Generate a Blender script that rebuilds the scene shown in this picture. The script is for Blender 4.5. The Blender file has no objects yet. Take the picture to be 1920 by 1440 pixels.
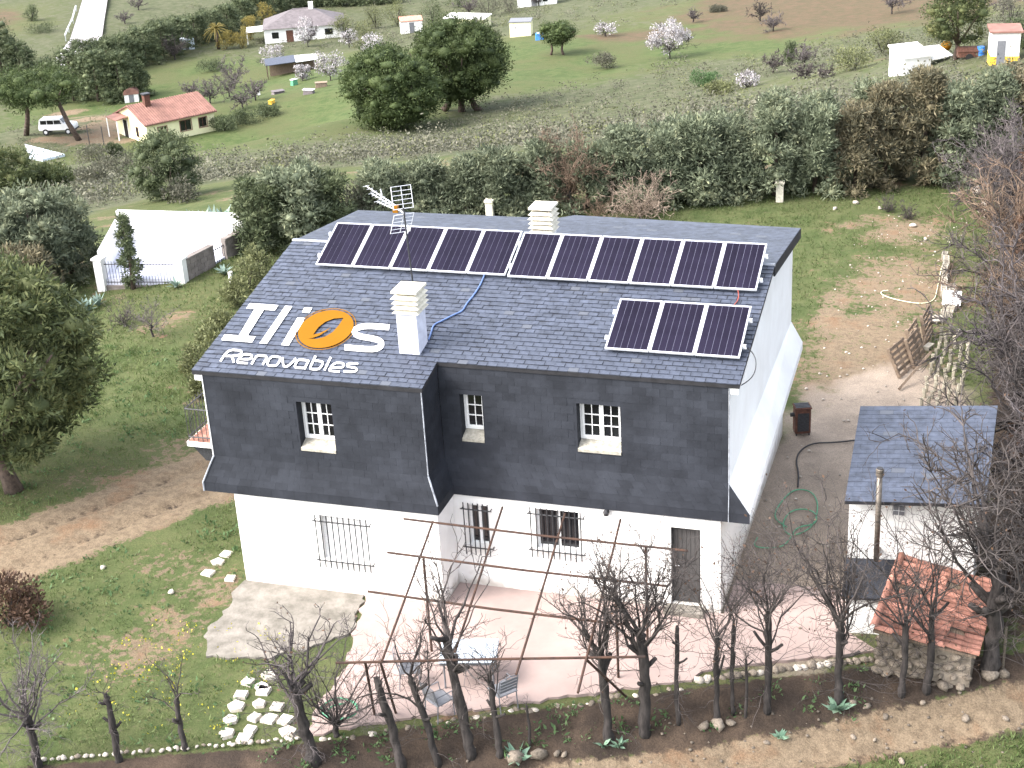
import bpy, math, random
import numpy as np
from mathutils import Vector, Matrix, Euler

# ============================================================ camera, sky, sun, exposure
sc = bpy.context.scene
cam_d = bpy.data.cameras.new('camera'); cam = bpy.data.objects.new('camera', cam_d); sc.collection.objects.link(cam)
cam_d.sensor_width = 36.0; cam_d.lens = 53.680; cam_d.clip_start = 0.5; cam_d.clip_end = 6000
cam.matrix_world = Matrix([[0.952281, -0.074828, 0.295908, 5.023199], [0.300382, 0.401748, -0.865083, -29.587661], [-0.054148, 0.912688, 0.405054, 19.231306], [0.0, 0.0, 0.0, 1.0]])
sc.camera = cam
SUN_EL, SUN_AZ = math.radians(46), math.radians(236)          # azimuth clockwise from +Y: the sun stands behind the camera, to the left
w = bpy.data.worlds.new('World'); sc.world = w; w.use_nodes = True
nt = w.node_tree; bg = nt.nodes['Background']; sky = nt.nodes.new('ShaderNodeTexSky'); sky.sky_type = 'NISHITA'
sky.sun_disc = False; sky.sun_elevation = SUN_EL; sky.sun_rotation = SUN_AZ; sky.dust_density = 5.0; sky.air_density = 1.0; sky.ozone_density = 1.0
hs = nt.nodes.new('ShaderNodeHueSaturation'); hs.inputs['Saturation'].default_value = 0.42; hs.inputs['Value'].default_value = 0.62; nt.links.new(sky.outputs[0], hs.inputs['Color']); nt.links.new(hs.outputs[0], bg.inputs[0])   # thin high cloud takes the blue out of the sky; bg.inputs[1].default_value = 0.15
sd = bpy.data.lights.new('sun', 'SUN'); sun = bpy.data.objects.new('sun', sd); sc.collection.objects.link(sun)
sd.energy = 0.75; sd.angle = math.radians(12); sd.color = (1.0, 0.95, 0.87)
dvec = Vector((math.sin(SUN_AZ) * math.cos(SUN_EL), math.cos(SUN_AZ) * math.cos(SUN_EL), math.sin(SUN_EL)))
sun.rotation_euler = dvec.to_track_quat('Z', 'Y').to_euler(); sun.location = (-40, -60, 80)
vs = sc.view_settings; vs.view_transform = 'Standard'; vs.look = 'None'; vs.gamma = 1.0; vs.use_curve_mapping = False; vs.exposure = 0.42

# ============================================================ helpers
COL = sc.collection
def link(o, parent=None):
    COL.objects.link(o)
    if parent is not None: o.parent = parent
    return o
def tag(o, label=None, cat=None, group=None, kind=None):
    if label: o['label'] = label
    if cat: o['category'] = cat
    if group: o['group'] = group
    if kind: o['kind'] = kind
    return o
def empty(name, loc=(0, 0, 0), rz=0, label=None, cat=None, group=None):
    o = bpy.data.objects.new(name, None); o.empty_display_size = 0.3; o.location = loc; o.rotation_euler = (0, 0, rz)
    link(o); return tag(o, label, cat, group)
def copy_tree(o, parent=None):
    c = o.copy(); COL.objects.link(c); c.parent = parent
    for ch in o.children: copy_tree(ch, c)
    return c
def npmesh(name, V, F, mats=None, smooth=False, fm=None):
    """mesh from arrays; F is (n,3) or (n,4)"""
    V = np.asarray(V, np.float32).reshape(-1, 3); F = np.asarray(F, np.int32); k = F.shape[1]; n = len(F)
    me = bpy.data.meshes.new(name); me.vertices.add(len(V)); me.vertices.foreach_set('co', V.ravel())
    me.loops.add(n * k); me.loops.foreach_set('vertex_index', F.ravel())
    me.polygons.add(n); me.polygons.foreach_set('loop_start', np.arange(0, n * k, k, dtype=np.int32))
    if smooth: me.polygons.foreach_set('use_smooth', np.ones(n, bool))
    if mats is not None: me.materials.append(mats)
    me.update(calc_edges=True); return me
class MB:
    """collects boxes, tubes and polygons that become ONE mesh"""
    def __init__(s): s.V = []; s.F = []
    def add(s, V, F):
        b = len(s.V); s.V += [tuple(v) for v in V]; s.F += [tuple(i + b for i in f) for f in F]; return s
    def box(s, x0, x1, y0, y1, z0, z1):
        V = [(x0, y0, z0), (x1, y0, z0), (x1, y1, z0), (x0, y1, z0), (x0, y0, z1), (x1, y0, z1), (x1, y1, z1), (x0, y1, z1)]
        return s.add(V, [(0, 3, 2, 1), (4, 5, 6, 7), (0, 1, 5, 4), (1, 2, 6, 5), (2, 3, 7, 6), (3, 0, 4, 7)])
    def hexa(s, B, T):
        """solid between a bottom and a top polygon with the same number of corners (counter-clockwise from above)"""
        n = len(B); s.add(list(B) + list(T), [tuple(range(n - 1, -1, -1)), tuple(range(n, 2 * n))] + [(i, (i + 1) % n, n + (i + 1) % n, n + i) for i in range(n)]); return s
    def prism(s, poly, z0, z1): return s.hexa([(x, y, z0) for x, y in poly], [(x, y, z1) for x, y in poly])
    def tube(s, P, r, n=6, caps=True):
        P = [Vector(p) for p in P]; R = r if hasattr(r, '__len__') else [r] * len(P); b = len(s.V); up = None
        for i, p in enumerate(P):
            t = (P[min(i + 1, len(P) - 1)] - P[max(i - 1, 0)]).normalized()
            if up is None: up = Vector((0, 0, 1)) if abs(t.z) < 0.9 else Vector((1, 0, 0))
            a = t.cross(up).normalized(); c = a.cross(t).normalized(); up = c
            for k in range(n):
                th = 2 * math.pi * k / n; s.V.append(tuple(p + a * (R[i] * math.cos(th)) + c * (R[i] * math.sin(th))))
        for i in range(len(P) - 1):
            for k in range(n):
                k2 = (k + 1) % n; s.F.append((b + i * n + k, b + i * n + k2, b + (i + 1) * n + k2, b + (i + 1) * n + k))
        if caps: s.F.append(tuple(b + k for k in range(n - 1, -1, -1))); s.F.append(tuple(b + (len(P) - 1) * n + k for k in range(n)))
        return s
    def lathe(s, prof, n=12, c=(0, 0, 0)):
        b = len(s.V)
        for r, z in prof:
            for k in range(n): s.V.append((c[0] + r * math.cos(2 * math.pi * k / n), c[1] + r * math.sin(2 * math.pi * k / n), c[2] + z))
        for i in range(len(prof) - 1):
            for k in range(n): s.F.append((b + i * n + k, b + i * n + (k + 1) % n, b + (i + 1) * n + (k + 1) % n, b + (i + 1) * n + k))
        s.F.append(tuple(b + k for k in range(n - 1, -1, -1))); s.F.append(tuple(b + (len(prof) - 1) * n + k for k in range(n))); return s
    def xf(s, M): s.V = [tuple(M @ Vector(v)) for v in s.V]; return s
    def mesh(s, name, m, smooth=False):
        me = bpy.data.meshes.new(name); me.from_pydata(s.V, [], s.F); me.update()
        if smooth: me.polygons.foreach_set('use_smooth', [True] * len(me.polygons))
        if m: me.materials.append(m)
        return me
    def build(s, name, m, parent=None, smooth=False, bevel=0):
        o = bpy.data.objects.new(name, s.mesh(name, m, smooth)); link(o, parent)
        if bevel:
            md = o.modifiers.new('bevel', 'BEVEL'); md.width = bevel; md.segments = 1; md.limit_method = 'ANGLE'
        return o
def rock_mesh(name, rng, m, sub=1, flat=0.7):
    V = []; F = []
    t = (1 + 5 ** .5) / 2
    V = np.array([(-1, t, 0), (1, t, 0), (-1, -t, 0), (1, -t, 0), (0, -1, t), (0, 1, t), (0, -1, -t), (0, 1, -t), (t, 0, -1), (t, 0, 1), (-t, 0, -1), (-t, 0, 1)], float)
    V /= np.linalg.norm(V[0]); F = [(0, 11, 5), (0, 5, 1), (0, 1, 7), (0, 7, 10), (0, 10, 11), (1, 5, 9), (5, 11, 4), (11, 10, 2), (10, 7, 6), (7, 1, 8), (3, 9, 4), (3, 4, 2), (3, 2, 6), (3, 6, 8), (3, 8, 9), (4, 9, 5), (2, 4, 11), (6, 2, 10), (8, 6, 7), (9, 8, 1)]
    V = V * rng.uniform(0.72, 1.15, (12, 1)) * np.array([1, .8, flat])
    return npmesh(name, V, F, m)
def frame_from(p, q, up=(0, 0, 1)):
    d = (Vector(q) - Vector(p)); return d.length, d.normalized().to_track_quat('Y', 'Z').to_matrix().to_4x4()

# ============================================================ materials (node based)
MATS = {}
def mat(name, col, rough=0.8, var=0.15, scale=3.0, bump=0.0, bscale=20.0, spec=0.35, col2=None, obj_var=0.0, isl_var=0.0, metal=0.0, sheen=0.0, trans=0.0, coord='Object', detail=6.0, stretch=None):
    m = bpy.data.materials.new(name); m.use_nodes = True; T = m.node_tree; N = T.nodes; L = T.links; b = N['Principled BSDF']
    b.inputs['Roughness'].default_value = rough; b.inputs['Specular IOR Level'].default_value = spec; b.inputs['Metallic'].default_value = metal
    tc = N.new('ShaderNodeTexCoord'); src = tc.outputs[coord]
    if coord == 'World': pass
    if stretch:
        mp = N.new('ShaderNodeMapping'); mp.inputs['Scale'].default_value = stretch; L.new(src, mp.inputs[0]); src = mp.outputs[0]
    nz = N.new('ShaderNodeTexNoise'); nz.inputs['Scale'].default_value = scale; nz.inputs['Detail'].default_value = detail; nz.inputs['Roughness'].default_value = 0.62
    L.new(src, nz.inputs['Vector'])
    mx = N.new('ShaderNodeMix'); mx.data_type = 'RGBA'
    c2 = col2 if col2 else tuple(max(0, c * (1 - 2 * var)) for c in col)
    c1 = col if col2 else tuple(min(1, c * (1 + var)) for c in col)
    mx.inputs[6].default_value = (*c1, 1); mx.inputs[7].default_value = (*c2, 1)
    mr = N.new('ShaderNodeMapRange'); mr.inputs[1].default_value = 0.33; mr.inputs[2].default_value = 0.67; L.new(nz.outputs['Fac'], mr.inputs[0]); L.new(mr.outputs[0], mx.inputs[0])
    out = mx.outputs[2]
    def scaleby(sock, amt):
        nonlocal out
        q = N.new('ShaderNodeMapRange'); q.inputs[3].default_value = 1 - amt; q.inputs[4].default_value = 1 + amt; L.new(sock, q.inputs[0])
        v = N.new('ShaderNodeVectorMath'); v.operation = 'SCALE'; L.new(out, v.inputs[0]); L.new(q.outputs[0], v.inputs['Scale']); out = v.outputs[0]
    if obj_var: oi = N.new('ShaderNodeObjectInfo'); scaleby(oi.outputs['Random'], obj_var)
    if isl_var: ge = N.new('ShaderNodeNewGeometry'); scaleby(ge.outputs['Random Per Island'], isl_var)
    L.new(out, b.inputs['Base Color'])
    if bump:
        n2 = N.new('ShaderNodeTexNoise'); n2.inputs['Scale'].default_value = bscale; n2.inputs['Detail'].default_value = 5; L.new(src, n2.inputs['Vector'])
        bp = N.new('ShaderNodeBump'); bp.inputs['Strength'].default_value = bump; bp.inputs['Distance'].default_value = 0.03; L.new(n2.outputs['Fac'], bp.inputs['Height']); L.new(bp.outputs[0], b.inputs['Normal'])
    if trans:
        tr = N.new('ShaderNodeBsdfTranslucent'); L.new(out, tr.inputs[0]); ms = N.new('ShaderNodeMixShader'); ms.inputs[0].default_value = trans
        L.new(b.outputs[0], ms.inputs[1]); L.new(tr.outputs[0], ms.inputs[2]); L.new(ms.outputs[0], N['Material Output'].inputs[0])
    MATS[name] = m; return m
def leafmat(name, cols, rough=0.7, trans=0.2, objv=0.12, spec=0.25):
    """foliage: every leaf island takes its own tone from a ramp"""
    m = bpy.data.materials.new(name); m.use_nodes = True; T = m.node_tree; N = T.nodes; L = T.links; b = N['Principled BSDF']
    b.inputs['Roughness'].default_value = rough; b.inputs['Specular IOR Level'].default_value = spec
    ge = N.new('ShaderNodeNewGeometry'); tc = N.new('ShaderNodeTexCoord'); nz = N.new('ShaderNodeTexNoise'); nz.inputs['Scale'].default_value = 0.9; nz.inputs['Detail'].default_value = 3; L.new(tc.outputs['Object'], nz.inputs['Vector'])
    a = N.new('ShaderNodeMath'); a.operation = 'MULTIPLY_ADD'; L.new(ge.outputs['Random Per Island'], a.inputs[0]); a.inputs[1].default_value = 0.55
    a2 = N.new('ShaderNodeMath'); a2.operation = 'MULTIPLY_ADD'; L.new(nz.outputs['Fac'], a2.inputs[0]); a2.inputs[1].default_value = 1.3; a2.inputs[2].default_value = -0.42; L.new(a2.outputs[0], a.inputs[2])
    r = N.new('ShaderNodeValToRGB'); L.new(a.outputs[0], r.inputs[0]); e = r.color_ramp.elements
    while len(e) < len(cols): e.new(0.5)
    for i, c in enumerate(cols): e[i].position = i / (len(cols) - 1); e[i].color = (*c, 1)
    oi = N.new('ShaderNodeObjectInfo'); q = N.new('ShaderNodeMapRange'); q.inputs[3].default_value = 1 - objv; q.inputs[4].default_value = 1 + objv; L.new(oi.outputs['Random'], q.inputs[0])
    v = N.new('ShaderNodeVectorMath'); v.operation = 'SCALE'; L.new(r.outputs[0], v.inputs[0]); L.new(q.outputs[0], v.inputs['Scale']); L.new(v.outputs[0], b.inputs['Base Color'])
    if trans:
        tr = N.new('ShaderNodeBsdfTranslucent'); L.new(v.outputs[0], tr.inputs[0]); ms = N.new('ShaderNodeMixShader'); ms.inputs[0].default_value = trans
        L.new(b.outputs[0], ms.inputs[1]); L.new(tr.outputs[0], ms.inputs[2]); L.new(ms.outputs[0], N['Material Output'].inputs[0])
    MATS[name] = m; return m
def wall_material():
    m = mat('white_render', (0.80, 0.80, 0.79), 0.9, 0.05, 0.8, 0.2, 30, col2=(0.71, 0.70, 0.68)); T = m.node_tree; N = T.nodes; L = T.links; b = N['Principled BSDF']; src = b.inputs['Base Color'].links[0].from_socket
    ge = N.new('ShaderNodeNewGeometry'); sp_ = N.new('ShaderNodeSeparateXYZ'); L.new(ge.outputs['Position'], sp_.inputs[0]); nz = N.new('ShaderNodeTexNoise'); nz.inputs['Scale'].default_value = 3.0; nz.inputs['Detail'].default_value = 8; L.new(ge.outputs['Position'], nz.inputs['Vector'])
    a = N.new('ShaderNodeMath'); a.operation = 'MULTIPLY_ADD'; L.new(nz.outputs['Fac'], a.inputs[0]); a.inputs[1].default_value = -0.9; L.new(sp_.outputs[2], a.inputs[2])      # rain splash on the foot of the wall
    r = N.new('ShaderNodeMapRange'); r.interpolation_type = 'SMOOTHSTEP'; r.inputs[1].default_value = -0.45; r.inputs[2].default_value = -0.05; r.inputs[3].default_value = 0.75; r.inputs[4].default_value = 0.0; L.new(a.outputs[0], r.inputs[0])
    x = N.new('ShaderNodeMix'); x.data_type = 'RGBA'; L.new(r.outputs[0], x.inputs[0]); L.new(src, x.inputs[6]); x.inputs[7].default_value = (0.36, 0.32, 0.27, 1); L.new(x.outputs[2], b.inputs['Base Color']); return m
M_splash = wall_material()
M_white = mat('white_render', (0.80, 0.80, 0.79), 0.9, 0.05, 0.8, 0.2, 30, col2=(0.70, 0.69, 0.67))
M_slate = mat('roof_slate', (0.050, 0.059, 0.084), 0.48, 0.22, 5, 0.25, 30, spec=0.42, obj_var=0.12, isl_var=0.12)
def odd_slates(m, col, thr):
    T = m.node_tree; N = T.nodes; L = T.links; b = N['Principled BSDF']; src = b.inputs['Base Color'].links[0].from_socket; ge = N.new('ShaderNodeNewGeometry'); oi = N.new('ShaderNodeObjectInfo')
    a = N.new('ShaderNodeMath'); L.new(ge.outputs['Random Per Island'], a.inputs[0]); L.new(oi.outputs['Random'], a.inputs[1]); f = N.new('ShaderNodeMath'); f.operation = 'FRACT'; L.new(a.outputs[0], f.inputs[0]); g = N.new('ShaderNodeMath'); g.operation = 'GREATER_THAN'; L.new(f.outputs[0], g.inputs[0]); g.inputs[1].default_value = thr
    x = N.new('ShaderNodeMix'); x.data_type = 'RGBA'; L.new(g.outputs[0], x.inputs[0]); L.new(src, x.inputs[6]); x.inputs[7].default_value = (*col, 1); L.new(x.outputs[2], b.inputs['Base Color'])
odd_slates(M_slate, (0.068, 0.075, 0.092), 0.975)
M_under = mat('roof_underlay', (0.018, 0.018, 0.021), 0.8, 0.2, 4)
M_mans = mat('mansard_slate', (0.028, 0.031, 0.039), 0.7, 0.16, 1.3, 0.15, 12, spec=0.12, isl_var=0.12)
M_lead = mat('flashing', (0.30, 0.32, 0.36), 0.5, 0.25, 6)
M_pvc = mat('white_pvc', (0.80, 0.80, 0.80), 0.4, 0.02, 3)
M_sill = mat('stone_sill', (0.34, 0.32, 0.27), 0.9, 0.2, 9, 0.2, 40)
M_glass = mat('window_glass', (0.012, 0.013, 0.016), 0.08, 0.3, 1.5, spec=0.5)
M_iron = mat('black_iron', (0.035, 0.036, 0.040), 0.55, 0.25, 20)
M_rust = mat('rusty_pipe', (0.024, 0.016, 0.014), 0.85, 0.3, 5, 0.2, 60, col2=(0.075, 0.038, 0.024))
M_door = mat('brown_metal_door', (0.062, 0.060, 0.060), 0.55, 0.12, 2.5)
M_alu = mat('aluminium', (0.62, 0.64, 0.67), 0.38, 0.06, 6, metal=0.3)
M_cell = mat('solar_cell', (0.013, 0.011, 0.022), 0.25, 0.18, 1.2, spec=0.04, obj_var=0.15)
M_back = mat('solar_backsheet', (0.16, 0.16, 0.22), 0.5, 0.04, 3)
M_cap = mat('cast_stone', (0.62, 0.58, 0.48), 0.9, 0.14, 9, 0.2, 40)
M_stucco = mat('grey_white_stucco', (0.56, 0.57, 0.66), 0.9, 0.08, 5, 0.3, 30)
M_orange = mat('orange_paint', (0.20, 0.086, 0.007), 0.8, 0.03, 2, spec=0.05)
M_wpaint = mat('white_paint', (0.84, 0.84, 0.84), 0.6, 0.01, 2)
M_conc = mat('concrete', (0.22, 0.20, 0.175), 0.95, 0.22, 2.2, 0.5, 18, col2=(0.105, 0.096, 0.080))
M_patio = mat('pink_patio', (0.34, 0.262, 0.238), 0.85, 0.1, 0.45, 0.12, 20, col2=(0.245, 0.188, 0.170))
M_flag = mat('pale_flagstone', (0.52, 0.48, 0.42), 0.9, 0.16, 5, 0.4, 16, obj_var=0.12)
M_stone = mat('field_stone', (0.19, 0.158, 0.125), 0.95, 0.25, 4, 0.4, 10, obj_var=0.3, isl_var=0.25)
M_pale = mat('pale_stone', (0.48, 0.43, 0.37), 0.95, 0.2, 4, 0.4, 10, obj_var=0.2, isl_var=0.2)
M_tile = mat('terracotta_tile', (0.37, 0.175, 0.13), 0.9, 0.25, 4, 0.2, 30, obj_var=0.45, isl_var=0.2)
M_tile2 = mat('brown_roof_tile', (0.20, 0.105, 0.085), 0.9, 0.15, 1.2, isl_var=0.12, obj_var=0.1)
M_cream = mat('cream_render', (0.72, 0.69, 0.44), 0.9, 0.05, 0.8)
M_yellow = mat('yellow_paint', (0.70, 0.42, 0.05), 0.8, 0.08, 2)
M_dgrey = mat('dark_grey_roof', (0.12, 0.105, 0.11), 0.85, 0.15, 1.5, isl_var=0.1)
M_wood = mat('weathered_wood', (0.20, 0.15, 0.11), 0.9, 0.25, 4, 0.3, 20, stretch=(8, 1, 1), obj_var=0.3)
M_block = mat('concrete_block', (0.33, 0.30, 0.25), 0.95, 0.14, 6, 0.3, 30, obj_var=0.25)
M_pot = mat('hollow_pot', (0.36, 0.33, 0.26), 0.95, 0.2, 6, obj_var=0.35)
M_stove = mat('rusted_steel', (0.115, 0.052, 0.036), 0.85, 0.25, 7, 0.2, 40)
M_steel = mat('galvanised_steel', (0.15, 0.13, 0.11), 0.45, 0.25, 5, metal=0.5, stretch=(1, 1, 6))
M_hose = mat('green_hose', (0.09, 0.30, 0.17), 0.5, 0.12, 10)
M_hose2 = mat('pale_hose', (0.60, 0.58, 0.40), 0.6, 0.1, 10)
M_black = mat('black_rubber', (0.03, 0.03, 0.033), 0.7, 0.15, 10)
M_blue = mat('blue_conduit', (0.10, 0.16, 0.33), 0.5, 0.12, 10)
M_red = mat('red_cable', (0.30, 0.06, 0.04), 0.5, 0.12, 10)
M_tabl = mat('grey_table_top', (0.42, 0.47, 0.53), 0.35, 0.06, 4)
M_chair = mat('grey_chair', (0.15, 0.155, 0.17), 0.6, 0.1, 6)
M_carw = mat('white_car_paint', (0.72, 0.73, 0.74), 0.3, 0.03, 2, spec=0.5)
M_tyre = mat('tyre', (0.02, 0.02, 0.02), 0.8, 0.1, 10)
M_asph = mat('pale_asphalt', (0.24, 0.225, 0.235), 0.9, 0.1, 0.3, col2=(0.30, 0.28, 0.285), coord='Object')
M_line = mat('road_paint', (0.75, 0.75, 0.74), 0.8, 0.08, 1)
M_tarp = mat('blue_tarpaulin', (0.05, 0.22, 0.62), 0.5, 0.1, 2)
M_pool = mat('pale_blue_cover', (0.62, 0.70, 0.78), 0.5, 0.06, 1)
M_bark = mat('dark_bark', (0.042, 0.036, 0.034), 0.95, 0.35, 9, 0.5, 30, stretch=(1, 1, .3), obj_var=0.2)
M_twig = mat('grey_twig', (0.066, 0.056, 0.053), 0.9, 0.3, 3, isl_var=0.45, obj_var=0.15)
M_twigp = mat('pale_twig', (0.098, 0.084, 0.084), 0.9, 0.25, 3, isl_var=0.4, obj_var=0.15)
M_twigt = mat('tan_twig', (0.27, 0.21, 0.165), 0.9, 0.25, 3, isl_var=0.4)
M_twigb = mat('brown_twig', (0.15, 0.105, 0.075), 0.9, 0.25, 3, isl_var=0.4, obj_var=0.2)
M_pbark = mat('pine_bark', (0.085, 0.062, 0.05), 0.95, 0.3, 6, 0.5, 20)
L_pine = leafmat('pine_needles', [(0.025, 0.033, 0.015), (0.057, 0.075, 0.030), (0.105, 0.122, 0.048), (0.158, 0.158, 0.066)])
L_farpine = leafmat('umbrella_pine_needles', [(0.022, 0.034, 0.014), (0.048, 0.070, 0.023), (0.083, 0.107, 0.036)])
L_cyp = leafmat('blue_cypress', [(0.033, 0.043, 0.027), (0.089, 0.108, 0.067), (0.167, 0.191, 0.123), (0.223, 0.227, 0.131)])
L_cypb = leafmat('browning_cypress', [(0.033, 0.034, 0.024), (0.090, 0.087, 0.056), (0.169, 0.146, 0.085), (0.200, 0.166, 0.119)])
L_dark = leafmat('dark_evergreen', [(0.031, 0.044, 0.023), (0.073, 0.092, 0.046), (0.134, 0.156, 0.077)])
L_olive = leafmat('olive_green', [(0.050, 0.058, 0.028), (0.120, 0.131, 0.060), (0.190, 0.200, 0.085)])
L_scrub = leafmat('dry_scrub', [(0.050, 0.052, 0.036), (0.090, 0.090, 0.064), (0.150, 0.142, 0.108)], objv=0.3)
L_blos = leafmat('almond_blossom', [(0.16, 0.14, 0.13), (0.34, 0.32, 0.33), (0.56, 0.54, 0.56)])
L_agave = leafmat('agave_leaf', [(0.10, 0.15, 0.12), (0.20, 0.27, 0.23), (0.32, 0.38, 0.33)])
L_rust = leafmat('withered_brown', [(0.035, 0.022, 0.016), (0.085, 0.050, 0.034), (0.15, 0.09, 0.055)])
L_grass = leafmat('grass_blades', [(0.048, 0.077, 0.022), (0.086, 0.121, 0.040), (0.137, 0.165, 0.065)], trans=0.3)
L_weed = leafmat('leafy_weed', [(0.04, 0.08, 0.03), (0.085, 0.15, 0.06), (0.15, 0.21, 0.10)], trans=0.3)
L_thist = leafmat('thistle_leaf', [(0.10, 0.18, 0.12), (0.18, 0.28, 0.20), (0.26, 0.36, 0.26)])
L_yflow = leafmat('yellow_flowers', [(0.30, 0.28, 0.03), (0.52, 0.46, 0.05), (0.40, 0.38, 0.06)])
L_dryveg = leafmat('golden_shrub', [(0.09, 0.075, 0.02), (0.19, 0.155, 0.04), (0.28, 0.23, 0.08)])

# ============================================================ the ground
# ---- terrain heights -------------------------------------------------------
LOT = 0.0
CP = [(-47.2,55.9,-8.6),(-58.4,73.1,-13),(-73,95.2,-18.4),(-86.9,116.6,-23.4),(-101.9,138.5,-28.1),(-86,130.8,-25.5),(-113.9,151,-30.2),(-110.3,137,-27.6),(-91.2,102.1,-20.8),(-55.1,51.9,-8.6),(-83.8,138.5,-24.3),(-56.3,77.7,-13.6),(-73.5,84.5,-16.5),(-173,243.7,-30.7),(-145.4,189.1,-30.4),(-130,170,-30.4),(-109.2,204.3,-30.8),
      (-63.1,183.5,-24.7),(-36.7,161.5,-22.5),(-55,113.5,-19.8),(-52.1,123.4,-20.2),(4.5,95.4,-8.2),(-2.9,101.8,-10.6),
      (-25.9,204.6,-23.3),(.4,102.4,-8.9),(-25.5,67.1,-8),(-8.2,71.5,-6.1),(-66.2,114.3,-19.1),(-31.5,24.2,-.8),
      (-29.4,30.1,-1.7),(-188,233.3,-30.7),(-92.3,249.6,-31.5),(-35.9,52.5,-5.6),(30,120,-9),(40,60,-3),(40,20,0),(40,-30,2),
      (0,-60,0),(-40,-40,-3),(-60,0,-6),(-70,30,-9),(-100,70,-19),(-150,120,-29),(-160,30,-22),(-150,-80,-14),(120,-80,6),(150,60,0),
      (100,160,-10),(60,260,-20),(-30,330,-28),(-150,330,-31),(-260,330,-29),(-280,180,-29),(-300,0,-26),(-400,450,-24),(0,520,-26),(320,420,-14),
      (320,0,0),(0,-300,4),(-300,-300,-10),(300,-300,8)] + [(x, y, 0.0) for x in (-22, -14, -6, 1, 7) for y in (-4, 6, 16, 26)] + [(-7,31,-.1),(4,35,0),(-24,10,-.2),(-27,18,-.55)]
def _tps(P):
    P = np.array(P, float); X = P[:, :2] / 50.0; n = len(X)
    r2 = ((X[:, None] - X[None]) ** 2).sum(2); K = np.where(r2 > 0, r2 * np.log(r2 + 1e-12), 0) + np.eye(n) * 0.012
    Q = np.c_[np.ones(n), X]; A = np.block([[K, Q], [Q.T, np.zeros((3, 3))]])
    return X, np.linalg.solve(A, np.r_[P[:, 2], 0, 0, 0])
_TX, _TW = _tps(CP)
FRONT = np.array([(-60, -26), (-20, -11.2), (-8.2, -6.75), (-0.2, -2.75), (3.6, -1.0), (8, 0.7), (40, 9)], float)   # edge of the level plot
def sstep(a, b, x):
    t = np.clip((x - a) / (b - a), 0, 1); return t * t * (3 - 2 * t)
def front_dist(x, y):
    return np.interp(x, FRONT[:, 0], FRONT[:, 1]) - y        # metres in front of the plot edge
def height(x, y):
    x = np.asarray(x, float); y = np.asarray(y, float); sh = np.broadcast(x, y).shape
    x = np.broadcast_to(x, sh).ravel(); y = np.broadcast_to(y, sh).ravel()
    z = np.full(x.shape, _TW[-3]) + _TW[-2] * x / 50 + _TW[-1] * y / 50
    for (cx, cy), w in zip(_TX, _TW):
        r2 = (x / 50 - cx) ** 2 + (y / 50 - cy) ** 2; z += w * r2 * np.log(r2 + 1e-12)
    ex = np.maximum(np.maximum(-17 - x, x - 9), 0); ey = np.maximum(np.maximum(-40 - y, y - 30), 0)
    m = sstep(0, 14, np.hypot(ex, ey)); z = z * m + LOT * (1 - m)
    k = sstep(15, 32, np.hypot(x + 90.7, y - 122.6)); z = z * k + (-24.5) * (1 - k)                # levelled plot of the yellow house
    d = front_dist(x, y)
    z = z - 0.75 * sstep(0.05, 2.4, d) - 0.045 * np.clip(d - 0.5, 0, 14)
    return z.reshape(sh)
# ---- end terrain ------------------------------------------------------------

def vnoise(x, y, seed=0):
    xi = np.floor(x).astype(np.int64); yi = np.floor(y).astype(np.int64); fx = x - xi; fy = y - yi
    fx = fx * fx * (3 - 2 * fx); fy = fy * fy * (3 - 2 * fy)
    def h(a, b):
        n = (a * 374761393 + b * 668265263 + seed * 1442695041) & 0xFFFFFFFF; n = ((n ^ (n >> 13)) * 1274126177) & 0xFFFFFFFF
        return ((n ^ (n >> 16)) & 0xFFFF) / 65535.0
    return (h(xi, yi) * (1 - fx) + h(xi + 1, yi) * fx) * (1 - fy) + (h(xi, yi + 1) * (1 - fx) + h(xi + 1, yi + 1) * fx) * fy
def fbm(x, y, f, seed=0, o=4):
    s = 0; a = 0.5
    for i in range(o): s = s + a * vnoise(x * f, y * f, seed + i); f *= 2.03; a *= 0.5
    return s / (1 - 0.5 ** o)
def seg_dist(x, y, P):
    d = np.full(np.shape(x), 1e9)
    for (x0, y0), (x1, y1) in zip(P[:-1], P[1:]):
        vx, vy = x1 - x0, y1 - y0; t = np.clip(((x - x0) * vx + (y - y0) * vy) / (vx * vx + vy * vy), 0, 1)
        d = np.minimum(d, np.hypot(x - x0 - t * vx, y - y0 - t * vy))
    return d
def blob(x, y, cx, cy, rx, ry, a=0):
    c, s_ = math.cos(a), math.sin(a); u = (x - cx) * c + (y - cy) * s_; v = -(x - cx) * s_ + (y - cy) * c
    return np.clip(1.35 - np.hypot(u / rx, v / ry), 0, 1)
TRACK = [(-40, -12), (-27, -6.4), (-18.76, -1.41), (-17.18, 1.14), (-15.53, 3.77), (-13.5, 8), (-12.5, 14)]
PATH = [(-9, -11.6), (-3.08, -6.08), (-0.07, -4.76), (1.94, -3.69), (3.98, -2.51), (6.28, -1.34), (12, 0.8)]
def near(x, y): return sstep(16, 6, np.maximum(np.maximum(-30 - x, x - 9), np.maximum(-14 - y, y - 36)))
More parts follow.
